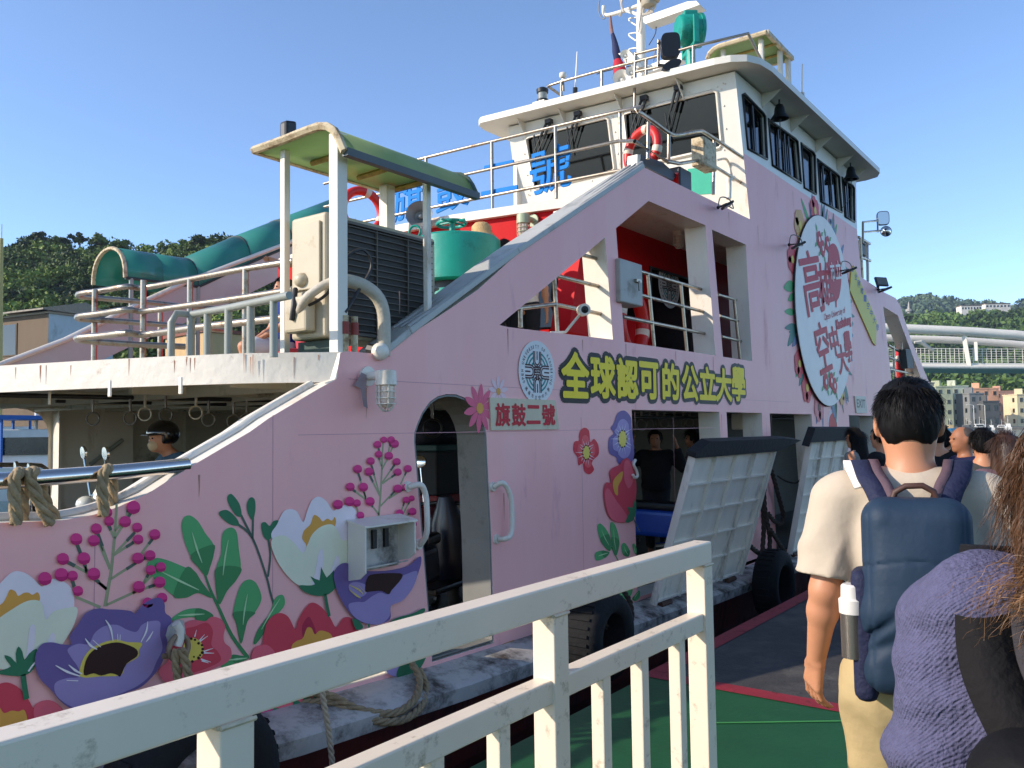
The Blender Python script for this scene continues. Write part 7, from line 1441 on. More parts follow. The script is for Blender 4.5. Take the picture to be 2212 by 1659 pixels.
def body_prims(arms, legs, neck=0., headturn=0., tilt=0., hands=True, curl=.5, fr=.0085, headc=(0, .0, 1.61), palms=(None, None), neckr=.056):
    hc = np.array(headc); P = [('e', hc, (.076, .095, .112)), ('e', hc + V3(0, .03, -.062), (.056, .058, .058)), ('c', hc + V3(0, .092, .0), hc + V3(0, .108, -.022), .010, .014, .012), ('e', hc + V3(0, .088, -.055), (.026, .012, .012), None, .012), ('e', hc + V3(0, .072, -.098), (.026, .022, .018), None, .02)]
    for s in (-1, 1): P += [('e', hc + V3(.079 * s, -.008, -.004), (.011, .022, .034), (0, 0, .35 * s), .008), ('e', hc + V3(.034 * s, .088, .022), (.022, .012, .008), None, .012)]
    P += [('c', V3(0, -.02, 1.40), hc + V3(0, -.02, -.07), neckr + .008, neckr, .03), ('c', V3(-.13, -.015, 1.405), V3(.13, -.015, 1.405), .055, .055, .05), ('e', V3(0, -.0, 1.25), (.16, .105, .2)), ('e', V3(0, 0, 1.03), (.142, .10, .17)), ('e', V3(0, -.01, .92), (.158, .108, .12))]
    for s, (el, wr), pm in zip((-1, 1), arms, palms):
        sh = V3(.185 * s, -.01, 1.395); P += [('c', sh, el, .054, .042, .03), ('c', el, np.array(el) * .7 + np.array(wr) * .3, .042, .041, .02), ('c', np.array(el) * .7 + np.array(wr) * .3, wr, .041, .027, .02)]
        if hands: P += hand(wr, el, s, curl, fr=fr, palm=pm)
    for s, (kn, an, toe) in zip((-1, 1), legs):
        P += [('c', V3(.088 * s, 0, .90), kn, .088, .058, .04), ('c', kn, np.array(kn) * .65 + np.array(an) * .35 + V3(0, -.012, 0), .056, .054, .03), ('c', np.array(kn) * .65 + np.array(an) * .35 + V3(0, -.012, 0), an, .052, .036, .03), ('c', an, toe, .038, .03, .02)]
    return P
ARM0 = ((V3(-.235, -.03, 1.12), V3(-.25, .06, .88)), (V3(.235, -.03, 1.12), V3(.25, .06, .88)))
LEG0 = ((V3(-.095, .03, .49), V3(-.095, -.02, .09), V3(-.10, .12, .035)), (V3(.095, .03, .49), V3(.095, -.02, .09), V3(.10, .12, .035)))
SIT = ((V3(-.11, .42, .93), V3(-.12, .40, .52), V3(-.13, .54, .46)), (V3(.11, .42, .93), V3(.12, .40, .52), V3(.13, .54, .46)))
def shirt_prims(arms, sleeve=.55, infl=.02, hem=.93, bag=.0):
    P = [('c', V3(-.14, -.015, 1.395), V3(.14, -.015, 1.395), .064, .064, .05), ('e', V3(0, 0, 1.26), (.168 + infl, .108 + infl, .2)), ('e', V3(0, 0, 1.08), (.152 + infl + bag, .105 + infl + bag * .7, .19)), ('e', V3(0, -.005, hem + .03), (.155 + infl + bag, .108 + infl + bag * .7, .12))]
    for s, (el, wr) in zip((-1, 1), arms):
        sh = V3(.185 * s, -.01, 1.39); el = np.array(el); wr = np.array(wr)
        if sleeve <= 1: e = sh + (el - sh) * sleeve; P.append(('c', sh, e, .062 + infl * .4, .052 + infl * .8, .03))
        else: e = el + (wr - el) * (sleeve - 1); P += [('c', sh, el, .062 + infl * .3, .052 + infl * .3, .03), ('c', el, e, .052 + infl * .3, .040 + infl * .3, .03)]
    return P
def pants_prims(legs, to=.9, infl=.014):
    P = [('e', V3(0, -.008, .93), (.162 + infl, .112 + infl, .10))]
    for s, (kn, an, toe) in zip((-1, 1), legs):
        kn, an = np.array(kn), np.array(an)
        if to <= .5: P.append(('c', V3(.088 * s, 0, .90), V3(.088 * s, 0, .90) + (kn - V3(.088 * s, 0, .90)) * to * 2, .092 + infl, .07 + infl * 2, .04))
        else: P += [('c', V3(.088 * s, 0, .90), kn, .092 + infl, .062 + infl, .04), ('c', kn, kn + (an - kn) * (to - .5) * 2, .062 + infl, .046 + infl, .03)]
    return P
def hair_prims(kind, hc=(0, 0, 1.61)):
    hc = np.array(hc)
    if kind == 'short': return [('e', hc + V3(0, -.012, .022), (.087, .102, .108)), ('e', hc + V3(0, -.05, -.02), (.074, .06, .075))]
    if kind == 'long': return [('e', hc + V3(0, -.012, .022), (.09, .105, .108)), ('c', hc + V3(0, -.06, 0), hc + V3(0, -.09, -.28), .085, .09), ('c', hc + V3(-.07, -.02, 0), hc + V3(-.09, -.02, -.2), .04, .035), ('c', hc + V3(.07, -.02, 0), hc + V3(.09, -.02, -.2), .04, .035)]
    if kind == 'bald': return [('e', hc + V3(0, -.035, -.01), (.084, .08, .07)), ('e', hc + V3(0, -.03, .04), (.08, .08, .07))]
    if kind == 'bun': return [('e', hc + V3(0, -.012, .022), (.088, .104, .108)), ('e', hc + V3(0, -.06, .13), (.05, .05, .045))]
    return []
def face_cut(hc): return lambda X, Y, Z: np.minimum(Y - hc[1] - .045, hc[2] + .075 - Z)   # keeps hair off the face
def strands(n, rg, root_fn, length, w, droop, curl=0., seg=5, freq=60., jit=.2):
    V_ = []; 
    for _ in range(n):
        p, nrm = root_fn(rg); L = length * rg.uniform(.6, 1.25); d = np.array(nrm) + rg.normal(size=3) * jit; d /= np.linalg.norm(d); pts = []; ph = rg.uniform(0, 6.28); a1 = rg.normal(size=3); a1 /= np.linalg.norm(a1); a2 = np.cross(d, a1)
        for i in range(seg + 1):
            u = i / seg; q = p + d * L * u * (1 - droop * .5 * u) + np.array((0, 0, -1)) * L * droop * u * u
            if curl: q = q + (a1 * math.cos(freq * u * L + ph) + a2 * math.sin(freq * u * L + ph)) * curl * min(1, u * 3)
            pts.append(q)
        pts = np.array(pts); t_ = np.gradient(pts, axis=0); x = np.cross(t_, rg.normal(size=3)); x /= np.linalg.norm(x, axis=1)[:, None] + 1e-9; ww = (w * (1 - .7 * np.linspace(0, 1, seg + 1)))[:, None]
        V_.append(np.stack([pts - x * ww, pts + x * ww], 1))
    V_ = np.array(V_); n_, s_, _, _ = V_.shape; idx = np.arange(n_ * s_ * 2).reshape(n_, s_, 2); F = np.stack([idx[:, :-1, 0], idx[:, :-1, 1], idx[:, 1:, 1], idx[:, 1:, 0]], -1).reshape(-1, 4)
    return V_.reshape(-1, 3), F
def local_mesh(name, V_, F_, m, parent, M):
    V_ = V_ @ np.array(M.to_3x3()).T + np.array(M.translation); return fast_mesh(name, V_, F_, m, parent)
def person(label, pos, fwd, H, arms=ARM0, legs=LEG0, shirt=None, pants=None, hair='short', hairm=HAIR, skin=SKIN, sleeve=.55, leglen=.9, shoes=None, res=.018, infl=.02, headc=(0, 0, 1.61), group=None, curl=.5, hat=None, palms=(None, None), bag=0.):
    t = thing('person', label, 'person', pos, group); s = H / 1.72; M = frame(pos, fwd, s)
    skin_obj('body', body_prims(arms, legs, fr=max(.0085, res * .62), headc=headc, curl=curl, palms=palms), skin, t, M, res, .025)
    if shirt: skin_obj('shirt', shirt_prims(arms, sleeve, infl, bag=bag), shirt, t, M, res, .03, fn=lambda X, Y, Z: .004 * np.sin(Z * 55 + X * 20) * np.sin(Y * 30 + Z * 17))
    if pants: skin_obj('trousers', pants_prims(legs, leglen), pants, t, M, res, .03)
    if hair:
        hc = headc; skin_obj('hair', hair_prims(hair, headc), hairm, t, M, res, .03, fn=lambda X, Y, Z: .003 * np.sin(X * 160) * np.sin(Y * 120), cut=lambda X, Y, Z: np.maximum(np.minimum(Y - hc[1] - .05, hc[2] + .06 - Z), -1) if hair != 'bald' else Z * 0 - 1)
        def root(rg):
            while True:
                d = rg.normal(size=3); d /= np.linalg.norm(d)
                if d[2] < -.5 or (d[1] > .25 and d[2] < .5): continue
                tg = np.array((d[0] * .3, -.15, -1.)) if d[2] < .75 else np.array((.25, .9, .1)); tg = tg - d * (tg @ d); tg /= np.linalg.norm(tg) + 1e-6
                return np.array(headc) + V3(0, -.012, .022) + d * (V3(.088, .103, .109) if hair != 'bald' else V3(.083, .078, .06)), tg + d * .18
        if hair != 'bald': V_, F_ = strands(1500, np.random.default_rng(len(label)), root, .05 if hair == 'short' else .11, .0012, .15, seg=4, jit=.12); local_mesh('hair_strands', V_, F_, hairm, t, M)
    for sg in (-1, 1):
        b = MB(); c = M @ Vector((headc[0] + .034 * sg, headc[1] + .088, headc[2] + .008)); b.ball(c, .0095 * s, 8, m=6); b.build('eye', EYE, t, smooth=60)
    if shoes:
        for (kn, an, toe), nm in zip(legs, 'lr'): skin_obj('shoe', [('c', np.array(an) + V3(0, -.03, -.045), np.array(toe) + V3(0, .02, -.005), .045, .038)], shoes, t, M, res, .02)
    return t, M
# ---- the walking man in the foreground
HP = at((1962, 905), k=2.35); HF = Vector((1.0, .24, 0)).normalized(); hp = Vector((HP.x, HP.y, -1.6)); hero_arms = ((V3(-.232, -.04, 1.13), V3(-.268, .03, .915)), (V3(.235, -.03, 1.13), V3(.26, .05, .91)))
hero_legs = ((V3(-.095, .10, .50), V3(-.095, .12, .09), V3(-.10, .26, .035)), (V3(.095, -.02, .49), V3(.095, -.22, .14), V3(.10, -.10, .04)))
man = thing('person', 'young man seen from behind in cream tee with navy backpack, walking by the railing', 'person', hp); HM = frame(hp, HF)
HC = (0.0, .01, 1.60)
skin_obj('body', body_prims(hero_arms, hero_legs, headc=HC, curl=.42, neckr=.058, palms=((.8, .6, 0), (-.8, .6, 0))), SKIN, man, HM, .0055, .02)
TEE = cloth('cream_tee', '#bdb3a6', .9, .18, 22, .05)
def tee_cut(X, Y, Z):
    A = -np.ones_like(X)
    for s, (el, wr) in zip((-1, 1), hero_arms):
        sh = V3(.2 * s, -.01, 1.39); d = el - sh; d /= np.linalg.norm(d); e = sh + d * .225; pl = (X - e[0]) * d[0] + (Y - e[1]) * d[1] + (Z - e[2]) * d[2]; A = np.maximum(A, np.where(X * s > .175, pl, -1))
    A = np.maximum(A, .90 - Z); nk = .073 - np.sqrt(X ** 2 + (Y - .012) ** 2 * 1.15); A = np.maximum(A, np.where(Z > 1.44, nk, -1)); return A
tee = [('c', V3(-.16, -.02, 1.405), V3(.16, -.02, 1.405), .065, .065, .05), ('e', V3(0, -.005, 1.43), (.11, .085, .05), None, .05), ('e', V3(0, -.005, 1.26), (.182, .13, .20)), ('e', V3(0, -.005, 1.03), (.18, .135, .25))]
for s, (el, wr) in zip((-1, 1), hero_arms): sh = V3(.2 * s, -.015, 1.385); d = el - sh; d /= np.linalg.norm(d); tee.append(('c', sh, sh + d * .30, .068, .088, .03))
def crease(q, w=.22): return np.exp(-((np.abs(np.mod(q, 1.) - .5)) / w) ** 2)
def folds(X, Y, Z):
    side_ = np.clip((np.abs(X) - .13) * 9, 0, 1); low = np.clip((1.36 - Z) * 5, 0, 1)
    f1 = crease(5.5 * Z + 5.0 * np.abs(X) + .5 * np.sin(14 * X + 6 * Y) + .4 * np.sin(9 * Z)); f2 = crease(8 * Z - 4.5 * np.abs(X) + .6 * np.sin(11 * Y + 5 * Z))
    f3 = crease(11 * X + 1.6 * Z + .3 * np.sin(9 * Z), .3)
    return -.0115 * f1 * side_ * low - .008 * f2 * side_ * low - .008 * f3 * np.clip((1.28 - Z) * 4, 0, 1) + .004 * np.sin(9 * Z + 7 * X) * low
tb_ = skin_obj('tee_shirt', tee, TEE, man, HM, .007, .04, fn=folds, cut=tee_cut); sm = tb_.modifiers.new('smooth', 'SMOOTH'); sm.factor = .4; sm.iterations = 1
skin_obj('vest_hem', [('e', V3(0, -.005, .90), (.178, .132, .06))], cloth('white_vest', '#e4dfd6'), man, HM, .014, .03, cut=lambda X, Y, Z: np.maximum(.865 - Z, Z - .93))
skin_obj('trousers', [('e', V3(0, -.01, .88), (.175, .13, .14))] + [('c', V3(.09 * s, 0, .86), kn, .115, .085, .04) for s, (kn, an, toe) in zip((-1, 1), hero_legs)] + [('c', kn, an + V3(0, 0, .03), .085, .065, .03) for kn, an, toe in hero_legs], cloth('beige_chino', '#b3a27c', .85, .35, 12), man, HM, .01, .03, fn=lambda X, Y, Z: -.007 * crease(7 * Z + 5 * X + .5 * np.sin(12 * Y)) - .004 * crease(10 * X + 2 * Z))
for kn, an, toe in hero_legs: skin_obj('shoe', [('c', an + V3(0, -.03, -.045), toe + V3(0, .02, -.003), .048, .042)], cloth('navy_shoe', '#20263a'), man, HM, .014, .02)
hcap = [('e', np.array(HC) + V3(0, -.012, .032), (.081, .098, .094)), ('e', np.array(HC) + V3(0, -.042, .0), (.074, .066, .082)), ('e', np.array(HC) + V3(0, .02, .07), (.074, .08, .058))]
def hcut(X, Y, Z): return np.maximum(np.minimum(Y - HC[1] - .055, HC[2] + .06 - Z), (HC[2] - .062) + .018 * np.cos(X * 40) - Z)
hair_o = skin_obj('hair', hcap, HAIR, man, HM, .008, .03, fn=lambda X, Y, Z: .003 * np.sin(X * 170 + Z * 40) * np.sin(Y * 130 + Z * 60), cut=hcut)
def hroot(rg):
    while True:
        d = rg.normal(size=3); d /= np.linalg.norm(d)
        if d[2] < -.72 or (d[1] > .3 and d[2] < .45): continue
        p = np.array(HC) + V3(0, -.012, .035) + d * V3(.084, .100, .097)
        if d[2] < -.1: p[2] += .01
        tg = np.array((d[0] * .3, -.15, -1.0)) if d[2] < .75 else np.array((.25, .9, .1)); tg = tg - d * (tg @ d); tg /= np.linalg.norm(tg) + 1e-6; return p - d * .006, tg + d * .16
V_, F_ = strands(6500, np.random.default_rng(5), hroot, .04, .0008, .12, seg=4, jit=.09); local_mesh('hair_strands', V_, F_, HAIR, man, HM)
# ---- backpack and things carried by the man
NAVY = cloth('navy_pack_fabric', '#22354c', .6, .35, 9, .1); NAVYD = cloth('navy_strap', '#232845', .7, .3, 60); PLUM = cloth('plum_strap_edge', '#5a4a56', .75, .2, 60)
pk_ = thing('backpack', 'navy blue backpack with brown handle worn by the man in cream tee', 'backpack', HM @ Vector((0, -.22, 1.15)))
def pack_folds(X, Y, Z):
    k1 = np.exp(-(((Z - 1.09) - .9 * (X + .08)) / .016) ** 2) * np.clip((-.02 - X) * 14, 0, 1); k2 = np.exp(-(((Z - 1.03) - .55 * (X + .1)) / .02) ** 2) * np.clip((.01 - X) * 10, 0, 1); k3 = np.exp(-(((Z - 1.12) + .8 * (X - .09)) / .014) ** 2) * np.clip((X - .03) * 14, 0, 1)
    sm_ = np.exp(-((np.sqrt((X) ** 2 + 0 * Z) - .112) / .004) ** 2) * .003 + np.exp(-((Z - 1.255 + X * X * 1.5) / .003) ** 2) * .004
    return .014 * k1 + .010 * k2 + .011 * k3 + sm_ * (Y < -.2) + .004 * np.sin(22 * Z + 12 * X + 3 * np.sin(10 * X)) * np.clip(1.2 - Z, 0, .3) * 3
skin_obj('pack_body', [('b', V3(.0, -.205, 1.24), (.13, .065, .17), .06, .05), ('b', V3(.0, -.20, 1.03), (.136, .07, .12), .05, .05), ('e', V3(0, -.25, 1.15), (.10, .04, .17), None, .05)], NAVY, pk_, HM, .0062, .05, fn=pack_folds)
skin_obj('side_panel', [('b', V3(-.130, -.185, 1.05), (.03, .055, .17), .025), ('b', V3(.130, -.185, 1.08), (.03, .055, .19), .025)], NAVYD, pk_, HM, .01, .01)
def ribbon(name, pts, w, m, parent, M, nrm, th=.006):
    P = spl([Vector(p) for p in pts], 6, False); A = []; B = []; nr = [Vector(n) for n in nrm]; N = len(P)
    for i, p in enumerate(P):
        d = (P[min(i + 1, N - 1)] - P[max(i - 1, 0)]).normalized(); u = i / (N - 1) * (len(nr) - 1); j = min(int(u), len(nr) - 2); n = nr[j].lerp(nr[j + 1], u - j); x = d.cross(n).normalized(); A.append(M @ (p + x * w / 2)); B.append(M @ (p - x * w / 2))
    b = MB(); b.strip(A, B); o = b.build(name, m, parent, smooth=60); sd = o.modifiers.new('thick', 'SOLIDIFY'); sd.thickness = th; sd.offset = 0; return o
for s in (-1, 1):
    pts = [(.070 * s, -.185, 1.375), (.092 * s, -.140, 1.43), (.112 * s, -.095, 1.462), (.125 * s, -.02, 1.492), (.13 * s, .06, 1.46), (.14 * s, .12, 1.36), (.15 * s, .15, 1.2)]
    nr = [(0, -1, .3), (0, -.9, .6), (0, -.4, 1), (0, 0, 1), (0, .6, .7), (0, 1, .2), (0, 1, 0)]
    ribbon('shoulder_strap', pts, .058, NAVYD, pk_, HM, nr, .014)
    ribbon('strap_edge', [(x - .030 * s, y - .001, z + .001) for x, y, z in pts], .024, PLUM, pk_, HM, nr, .016)
b = MB(); b.tube([HM @ Vector(p) for p in ((-.055, -.2, 1.395), (-.045, -.2, 1.422), (-.02, -.205, 1.438), (.02, -.205, 1.44), (.045, -.2, 1.425), (.055, -.2, 1.395))], .008, 8); b.build('carry_handle', mat('brown_leather', '#4a2f26', .6, var=.15), pk_, smooth=60)
b = MB(); b.tube([HM @ Vector(p) for p in ((.145, -.235, 1.24), (.148, -.235, 1.2))], .008, 6); b.build('strap_buckle', CHR2, pk_)
bo = thing('water_bottle', 'white lidded steel bottle in the left side pocket of the navy backpack', 'bottle', HM @ Vector((-.15, -.2, 1.0))); b = MB(); o = HM @ Vector((-.158, -.21, .99)); b.lathe([(.03, 0), (.031, .115)], o, n=20); b.build('bottle_body', mat('bottle_steel', '#8f8a86', .25, metal=.8), bo, smooth=40); b = MB(); b.lathe([(.033, .115), (.034, .15), (.028, .155), (.027, .185), (.022, .19)], o, n=20); b.build('bottle_lid', mat('bottle_white', '#dcdcdc', .4), bo, smooth=40)
bo = thing('water_bottle', 'bottle with bright blue cap in the right side pocket of the navy backpack', 'bottle', HM @ Vector((.15, -.2, 1.08))); b = MB(); o = HM @ Vector((.155, -.2, 1.02)); b.lathe([(.03, 0), (.03, .1), (.016, .125)], o, n=20); b.build('bottle_body', mat('bottle_clear', '#7f95a5', .15), bo, smooth=40); b = MB(); b.lathe([(.019, .125), (.019, .155)], o, n=16); b.build('bottle_cap', mat('cap_blue', '#1746c9', .35), bo, smooth=40)
ws = thing('tote_strap', 'white cloth strap over the left shoulder of the man in cream tee', 'strap', HM @ Vector((-.16, .02, 1.47))); ribbon('cloth', [(-.12, -.12, 1.43), (-.142, -.07, 1.475), (-.15, .0, 1.492), (-.15, .07, 1.45)], .05, cloth('strap_white', '#e8e6ea'), ws, HM, [(0, -.6, .8), (0, 0, 1), (0, .6, .8)], .008)
# ---- woman at the right edge, cut by the frame
KNIT = wavebump(mat('lilac_knit', '#56577a', .95, var=.2, scale=40, bump=.5, bscale=120), 75, .3, .004, 'DIAGONAL', .6)
WP = at((2336, 1000), k=1.36); wp = Vector((WP.x, WP.y, -1.6)); WF = Vector((1, .2, 0)).normalized(); WM = frame(wp, WF, .935)
wo = thing('person', 'woman with long curly brown hair in lilac knit cardigan at the right edge', 'person', wp)
w_arms = ((V3(-.235, .0, 1.12), V3(-.24, .10, .87)), (V3(.285, .0, 1.12), V3(.30, .10, .87)))
skin_obj('body', body_prims(w_arms, LEG0), SKIN, wo, WM, .014, .02)
skin_obj('cardigan', [('c', V3(-.15, -.02, 1.385), V3(.15, -.02, 1.385), .09, .09, .05), ('e', V3(0, 0, 1.24), (.22, .155, .24)), ('e', V3(0, 0, 1.0), (.23, .17, .26))] + [q for s, (el, wr) in zip((-1, 1), w_arms) for q in (('c', V3(.21 * s, -.01, 1.36), el, .088, .085, .05), ('c', el, np.array(wr) + (np.array(el) - np.array(wr)) * .1, .092, .075, .04))], KNIT, wo, WM, .011, .04, fn=lambda X, Y, Z: .007 * np.sin(36 * Z + 18 * X + 3 * np.sin(11 * Y + 7 * Z)) + .003 * np.sin(80 * Z - 30 * X))
skin_obj('trousers', pants_prims(LEG0, .95, .03), cloth('dark_denim', '#1c2438'), wo, WM, .02, .03)
for kn, an, toe in LEG0: skin_obj('shoe', [('c', an + V3(0, -.03, -.045), toe + V3(0, .02, -.003), .048, .042)], BLACK, wo, WM, .018, .02)
CURL = mat('curly_brown_hair', '#54381f', .5, var=.45, scale=25); CURL.node_tree.nodes["Principled BSDF"].inputs["Specular IOR Level"].default_value = .35
skin_obj('hair', [('e', V3(.01, -.02, 1.63), (.10, .115, .115)), ('c', V3(.03, -.07, 1.56), V3(.04, -.11, 1.34), .105, .085), ('c', V3(-.06, -.05, 1.56), V3(-.075, -.07, 1.36), .055, .04)], CURL, wo, WM, .015, .05, fn=lambda X, Y, Z: .008 * np.sin(60 * X + 40 * Z) * np.sin(50 * Y + 45 * Z), cut=lambda X, Y, Z: np.minimum(Y - .05, 1.66 - Z))
def wroot(rg):
    d = rg.normal(size=3); d /= np.linalg.norm(d); u = rg.uniform()
    p = V3(0, -.03, 1.62) + d * V3(.11, .12, .12) if u < .5 else V3(.02 + d[0] * .115, -.09 + d[1] * .09, 1.58 - .26 * rg.uniform())
    if d[1] > .5: d[1] = -d[1]
    return p, d * .35 + np.array((0, -.1, -.9))
V_, F_ = strands(8000, np.random.default_rng(9), wroot, .10, .0007, .12, curl=.004, seg=12, freq=90, jit=.12); local_mesh('hair_curls', V_, F_, CURL, wo, WM)
b = MB(); rg9 = np.random.default_rng(4); GOLD = mat('golden_hair_ends', '#7a5836', .5, var=.4, scale=25)  # golden tuft, a lighter hair colour than the curls
def groot(rg): return V3(-.06 + rg.normal() * .04, -.15 + rg.normal() * .03, 1.45 + rg.normal() * .02), np.array((-.8, -.2, -.35 + rg.normal() * .3))
V_, F_ = strands(420, rg9, groot, .085, .0006, .3, curl=.006, seg=12, freq=110); local_mesh('hair_ends', V_, F_, GOLD, wo, WM)
bk = thing('shoulder_bag', 'black backpack with silver buckle carried by the woman at the right edge', 'bag', WM @ Vector((0, -.25, 1.1)))
BKF = cloth('black_bag_fabric', '#0e0d0e', .75, .4, 14, .2)
skin_obj('bag_body', [('b', V3(-.02, -.265, 1.03), (.15, .085, .19), .06), ('e', V3(-.1, -.25, 1.15), (.1, .08, .09))], BKF, bk, WM, .012, .05, fn=lambda X, Y, Z: .01 * np.sin(24 * Z + 15 * X + 3 * np.sin(12 * X)))
ribbon('bag_strap', [(-.13, -.20, 1.22), (-.165, -.155, 1.31), (-.165, -.09, 1.405), (-.15, .0, 1.48), (-.14, .09, 1.44), (-.14, .16, 1.3)], .085, cloth('black_bag_strap', '#161415', .85, .3, 60), bk, WM, [(0, -1, .3), (0, -.9, .6), (0, -.3, 1), (0, .4, 1), (0, 1, .3)], .012)
ribbon('strap_edge', [(-.075, -.20, 1.25), (-.105, -.155, 1.33), (-.105, -.09, 1.42), (-.09, .0, 1.488)], .04, cloth('grey_bag_strap', '#37353a', .85, .3, 60), bk, WM, [(0, -1, .3), (0, -.9, .6), (0, -.3, 1), (0, .4, 1)], .012)
b = MB(); q = [WM @ Vector(p) for p in ((-.15, -.335, 1.13), (-.11, -.345, 1.145), (-.075, -.35, 1.13), (-.075, -.35, 1.085))]; b.tube(q, .006, 6); b.tube([q[0], WM @ Vector((-.145, -.335, 1.09)), WM @ Vector((-.12, -.345, 1.06))], .006, 6); b.build('bag_buckle', mat('brass_buckle', '#a89a78', .3, metal=.9), bk, smooth=60)
b = MB(); b.tube(spl([WM @ Vector(p) for p in ((-.13, -.345, 1.02), (-.08, -.362, .99), (-.02, -.365, .93), (.03, -.365, .9))], 4, False), .007, 6); b.build('bag_zip', mat('zip_grey', '#8d8578', .5), bk, smooth=60)
# ---- people further along the quay and on the ferry
g = 'passengers queuing along the quay'
for q_ in (SKIN2,): pass
def Pq(px, py, k): p = at((px, py), k=k); return Vector((p.x, p.y, -1.6)), (p.z + 1.6) / 1.61 * 1.72
for px, py, k, fw, lab, kw in ((2022, 938, 7.4, (.9, .3), 'passenger with black hair in black top just right of the man\'s neck', dict(shirt=cloth('black_top', '#17161a'), pants=cloth('grey_trouser', '#3a3b40'))),
        (2040, 952, 8.6, (.8, -.2), 'passenger in coral red shirt half hidden behind the black topped one', dict(shirt=cloth('coral_shirt', '#b5475a'), pants=cloth('grey_trouser', '#3a3b40'))),
        (2079, 949, 6.8, (-.5, .8), 'balding man in navy polo shirt looking left, at right of the queue', dict(shirt=cloth('navy_polo', '#191d42'), pants=cloth('dark_trouser', '#22242b'), hair='bald', skin=SKIN2, hairm=mat('greying_hair', '#4a423c', .6, var=.3))),
        (2122, 957, 6.2, (.85, .35), 'man with dark hair in grey jacket seen from behind, right of the navy polo', dict(shirt=cloth('grey_jacket', '#44474a', .9, .4, 50, .25), sleeve=1.9, pants=cloth('dark_trouser', '#22242b'), infl=.035)),
        (2172, 970, 5.6, (.8, .4), 'woman with long auburn hair before the right frame edge', dict(shirt=cloth('mauve_top', '#6a5560'), pants=cloth('blue_jean', '#34465f'), hair='long', hairm=HAIRB)),
        (1902, 945, 8.2, (.2, .95), 'passenger in black holding up a phone, left of the walking man\'s head', dict(shirt=cloth('black_top', '#17161a'), pants=cloth('dark_trouser', '#22242b'), arms=((V3(-.22, .12, 1.16), V3(-.10, .26, 1.36)), (V3(.24, -.02, 1.12), V3(.25, .07, .88))))),
        (1846, 948, 9.4, (.1, .95), 'passenger with long black hair and grey top stepping through the aft side doorway', dict(shirt=cloth('grey_top', '#8d8f90'), pants=cloth('dark_trouser', '#22242b'), hair='long')),
        (1990, 950, 9.6, (.9, .1), 'distant passenger in charcoal hoodie close beside the walking man\'s neck', dict(shirt=cloth('charcoal_top', '#26262a'), pants=cloth('dark_trouser', '#22242b'))),
        (2150, 962, 8.4, (.7, .5), 'distant passenger with black hair between the grey jacket and the auburn hair', dict(shirt=cloth('black_top', '#17161a'), pants=cloth('dark_trouser', '#22242b'))),
        (2062, 960, 10.5, (.9, .0), 'farthest passenger in dark green top behind the navy polo', dict(shirt=cloth('dark_green_top', '#222c26'), pants=cloth('dark_trouser', '#22242b'), hair='long')),
        (2100, 965, 9.5, (.9, .2), 'distant passenger in dark clothing between the navy polo and grey jacket', dict(shirt=cloth('brown_top', '#3d302b'), pants=cloth('dark_trouser', '#22242b')))):
    p, H = Pq(px, py, k); person(lab, p, fw, H, group=g, shoes=BLACK, **kw)
# rider on the white scooter
rid_arms = ((V3(-.26, .16, 1.14), V3(-.26, .42, 1.02)), (V3(.26, .16, 1.14), V3(.26, .42, 1.02)))
sit2 = ((V3(-.13, .40, .88), V3(-.14, .34, .46), V3(-.15, .48, .42)), (V3(.13, .40, .88), V3(.14, .34, .46), V3(.15, .48, .42)))
DEN = cloth('denim_jacket', '#4b6a86', .85, .3, 30, .2)
rp2 = Vector((RIDE.x, RIDE.y, RIDE.z - 1.55)); t, M = person('scooter rider in black helmet, face mask and denim jacket under the deck', rp2, RF, 1.72, rid_arms, sit2, DEN, cloth('dark_trouser', '#22242b'), None, sleeve=1.85, shoes=BLACK, headc=(0, .10, 1.58), infl=.03)
s0_.location = Vector((rp2.x, rp2.y, rp2.z + .06)) + RF * .28 
skin_obj('face_mask', [('e', V3(0, .165, 1.525), (.06, .05, .055))], cloth('mask_beige', '#c9b79a'), t, M, .014, .02)
hl = thing('helmet', 'glossy black half helmet on the scooter rider', 'helmet', M @ Vector((0, .08, 1.62))); skin_obj('helmet_shell', [('e', V3(0, .08, 1.63), (.125, .145, .125))], mat('helmet_black', '#0d0d10', .15, coat=.8), hl, M, .014, .02, cut=lambda X, Y, Z: np.maximum(1.535 - Z, np.minimum(Y - .12, 1.615 - Z))); b = MB(); b.obox(M @ Vector((0, .2, 1.625)), M.to_3x3() @ Vector((.09, 0, 0)), M.to_3x3() @ Vector((0, .05, -.008)), Vector((0, 0, .008))); b.build('helmet_peak', BLACK, hl, bevel=.006)
# seated passenger on the fore deck, standing one pointing, others behind the drum
p = at((612, 622), k=8.8); base = Vector((p.x, p.y, .47)); dz = p.z - .47
seat_h = dz - 1.61 * .9; blue = cloth('royal_blue_jersey', '#23399b')
sp_ = Vector((p.x, p.y, p.z - 1.61 * .92)); fwd = Vector((-.80, .30, 0))
t, M = person('seated passenger in royal blue jersey and white shorts on the fore deck', sp_, fwd, 1.72 * .92, ((V3(-.24, .08, 1.14), V3(-.14, .30, 1.0)), (V3(.24, .08, 1.14), V3(.14, .30, 1.0))), SIT, blue, cloth('white_shorts', '#d5d5dd'), leglen=.42, group='passengers on the upper deck')
b = MB(); text(b, 'New', (M @ Vector((.09, .135, 1.19)), M.to_3x3() @ Vector((-.17, .0, .02)), M.to_3x3() @ Vector((0, 0, .06))), offset=.01); b.build('jersey_lettering', mat('jersey_white', '#e4e4ea', .7), t)
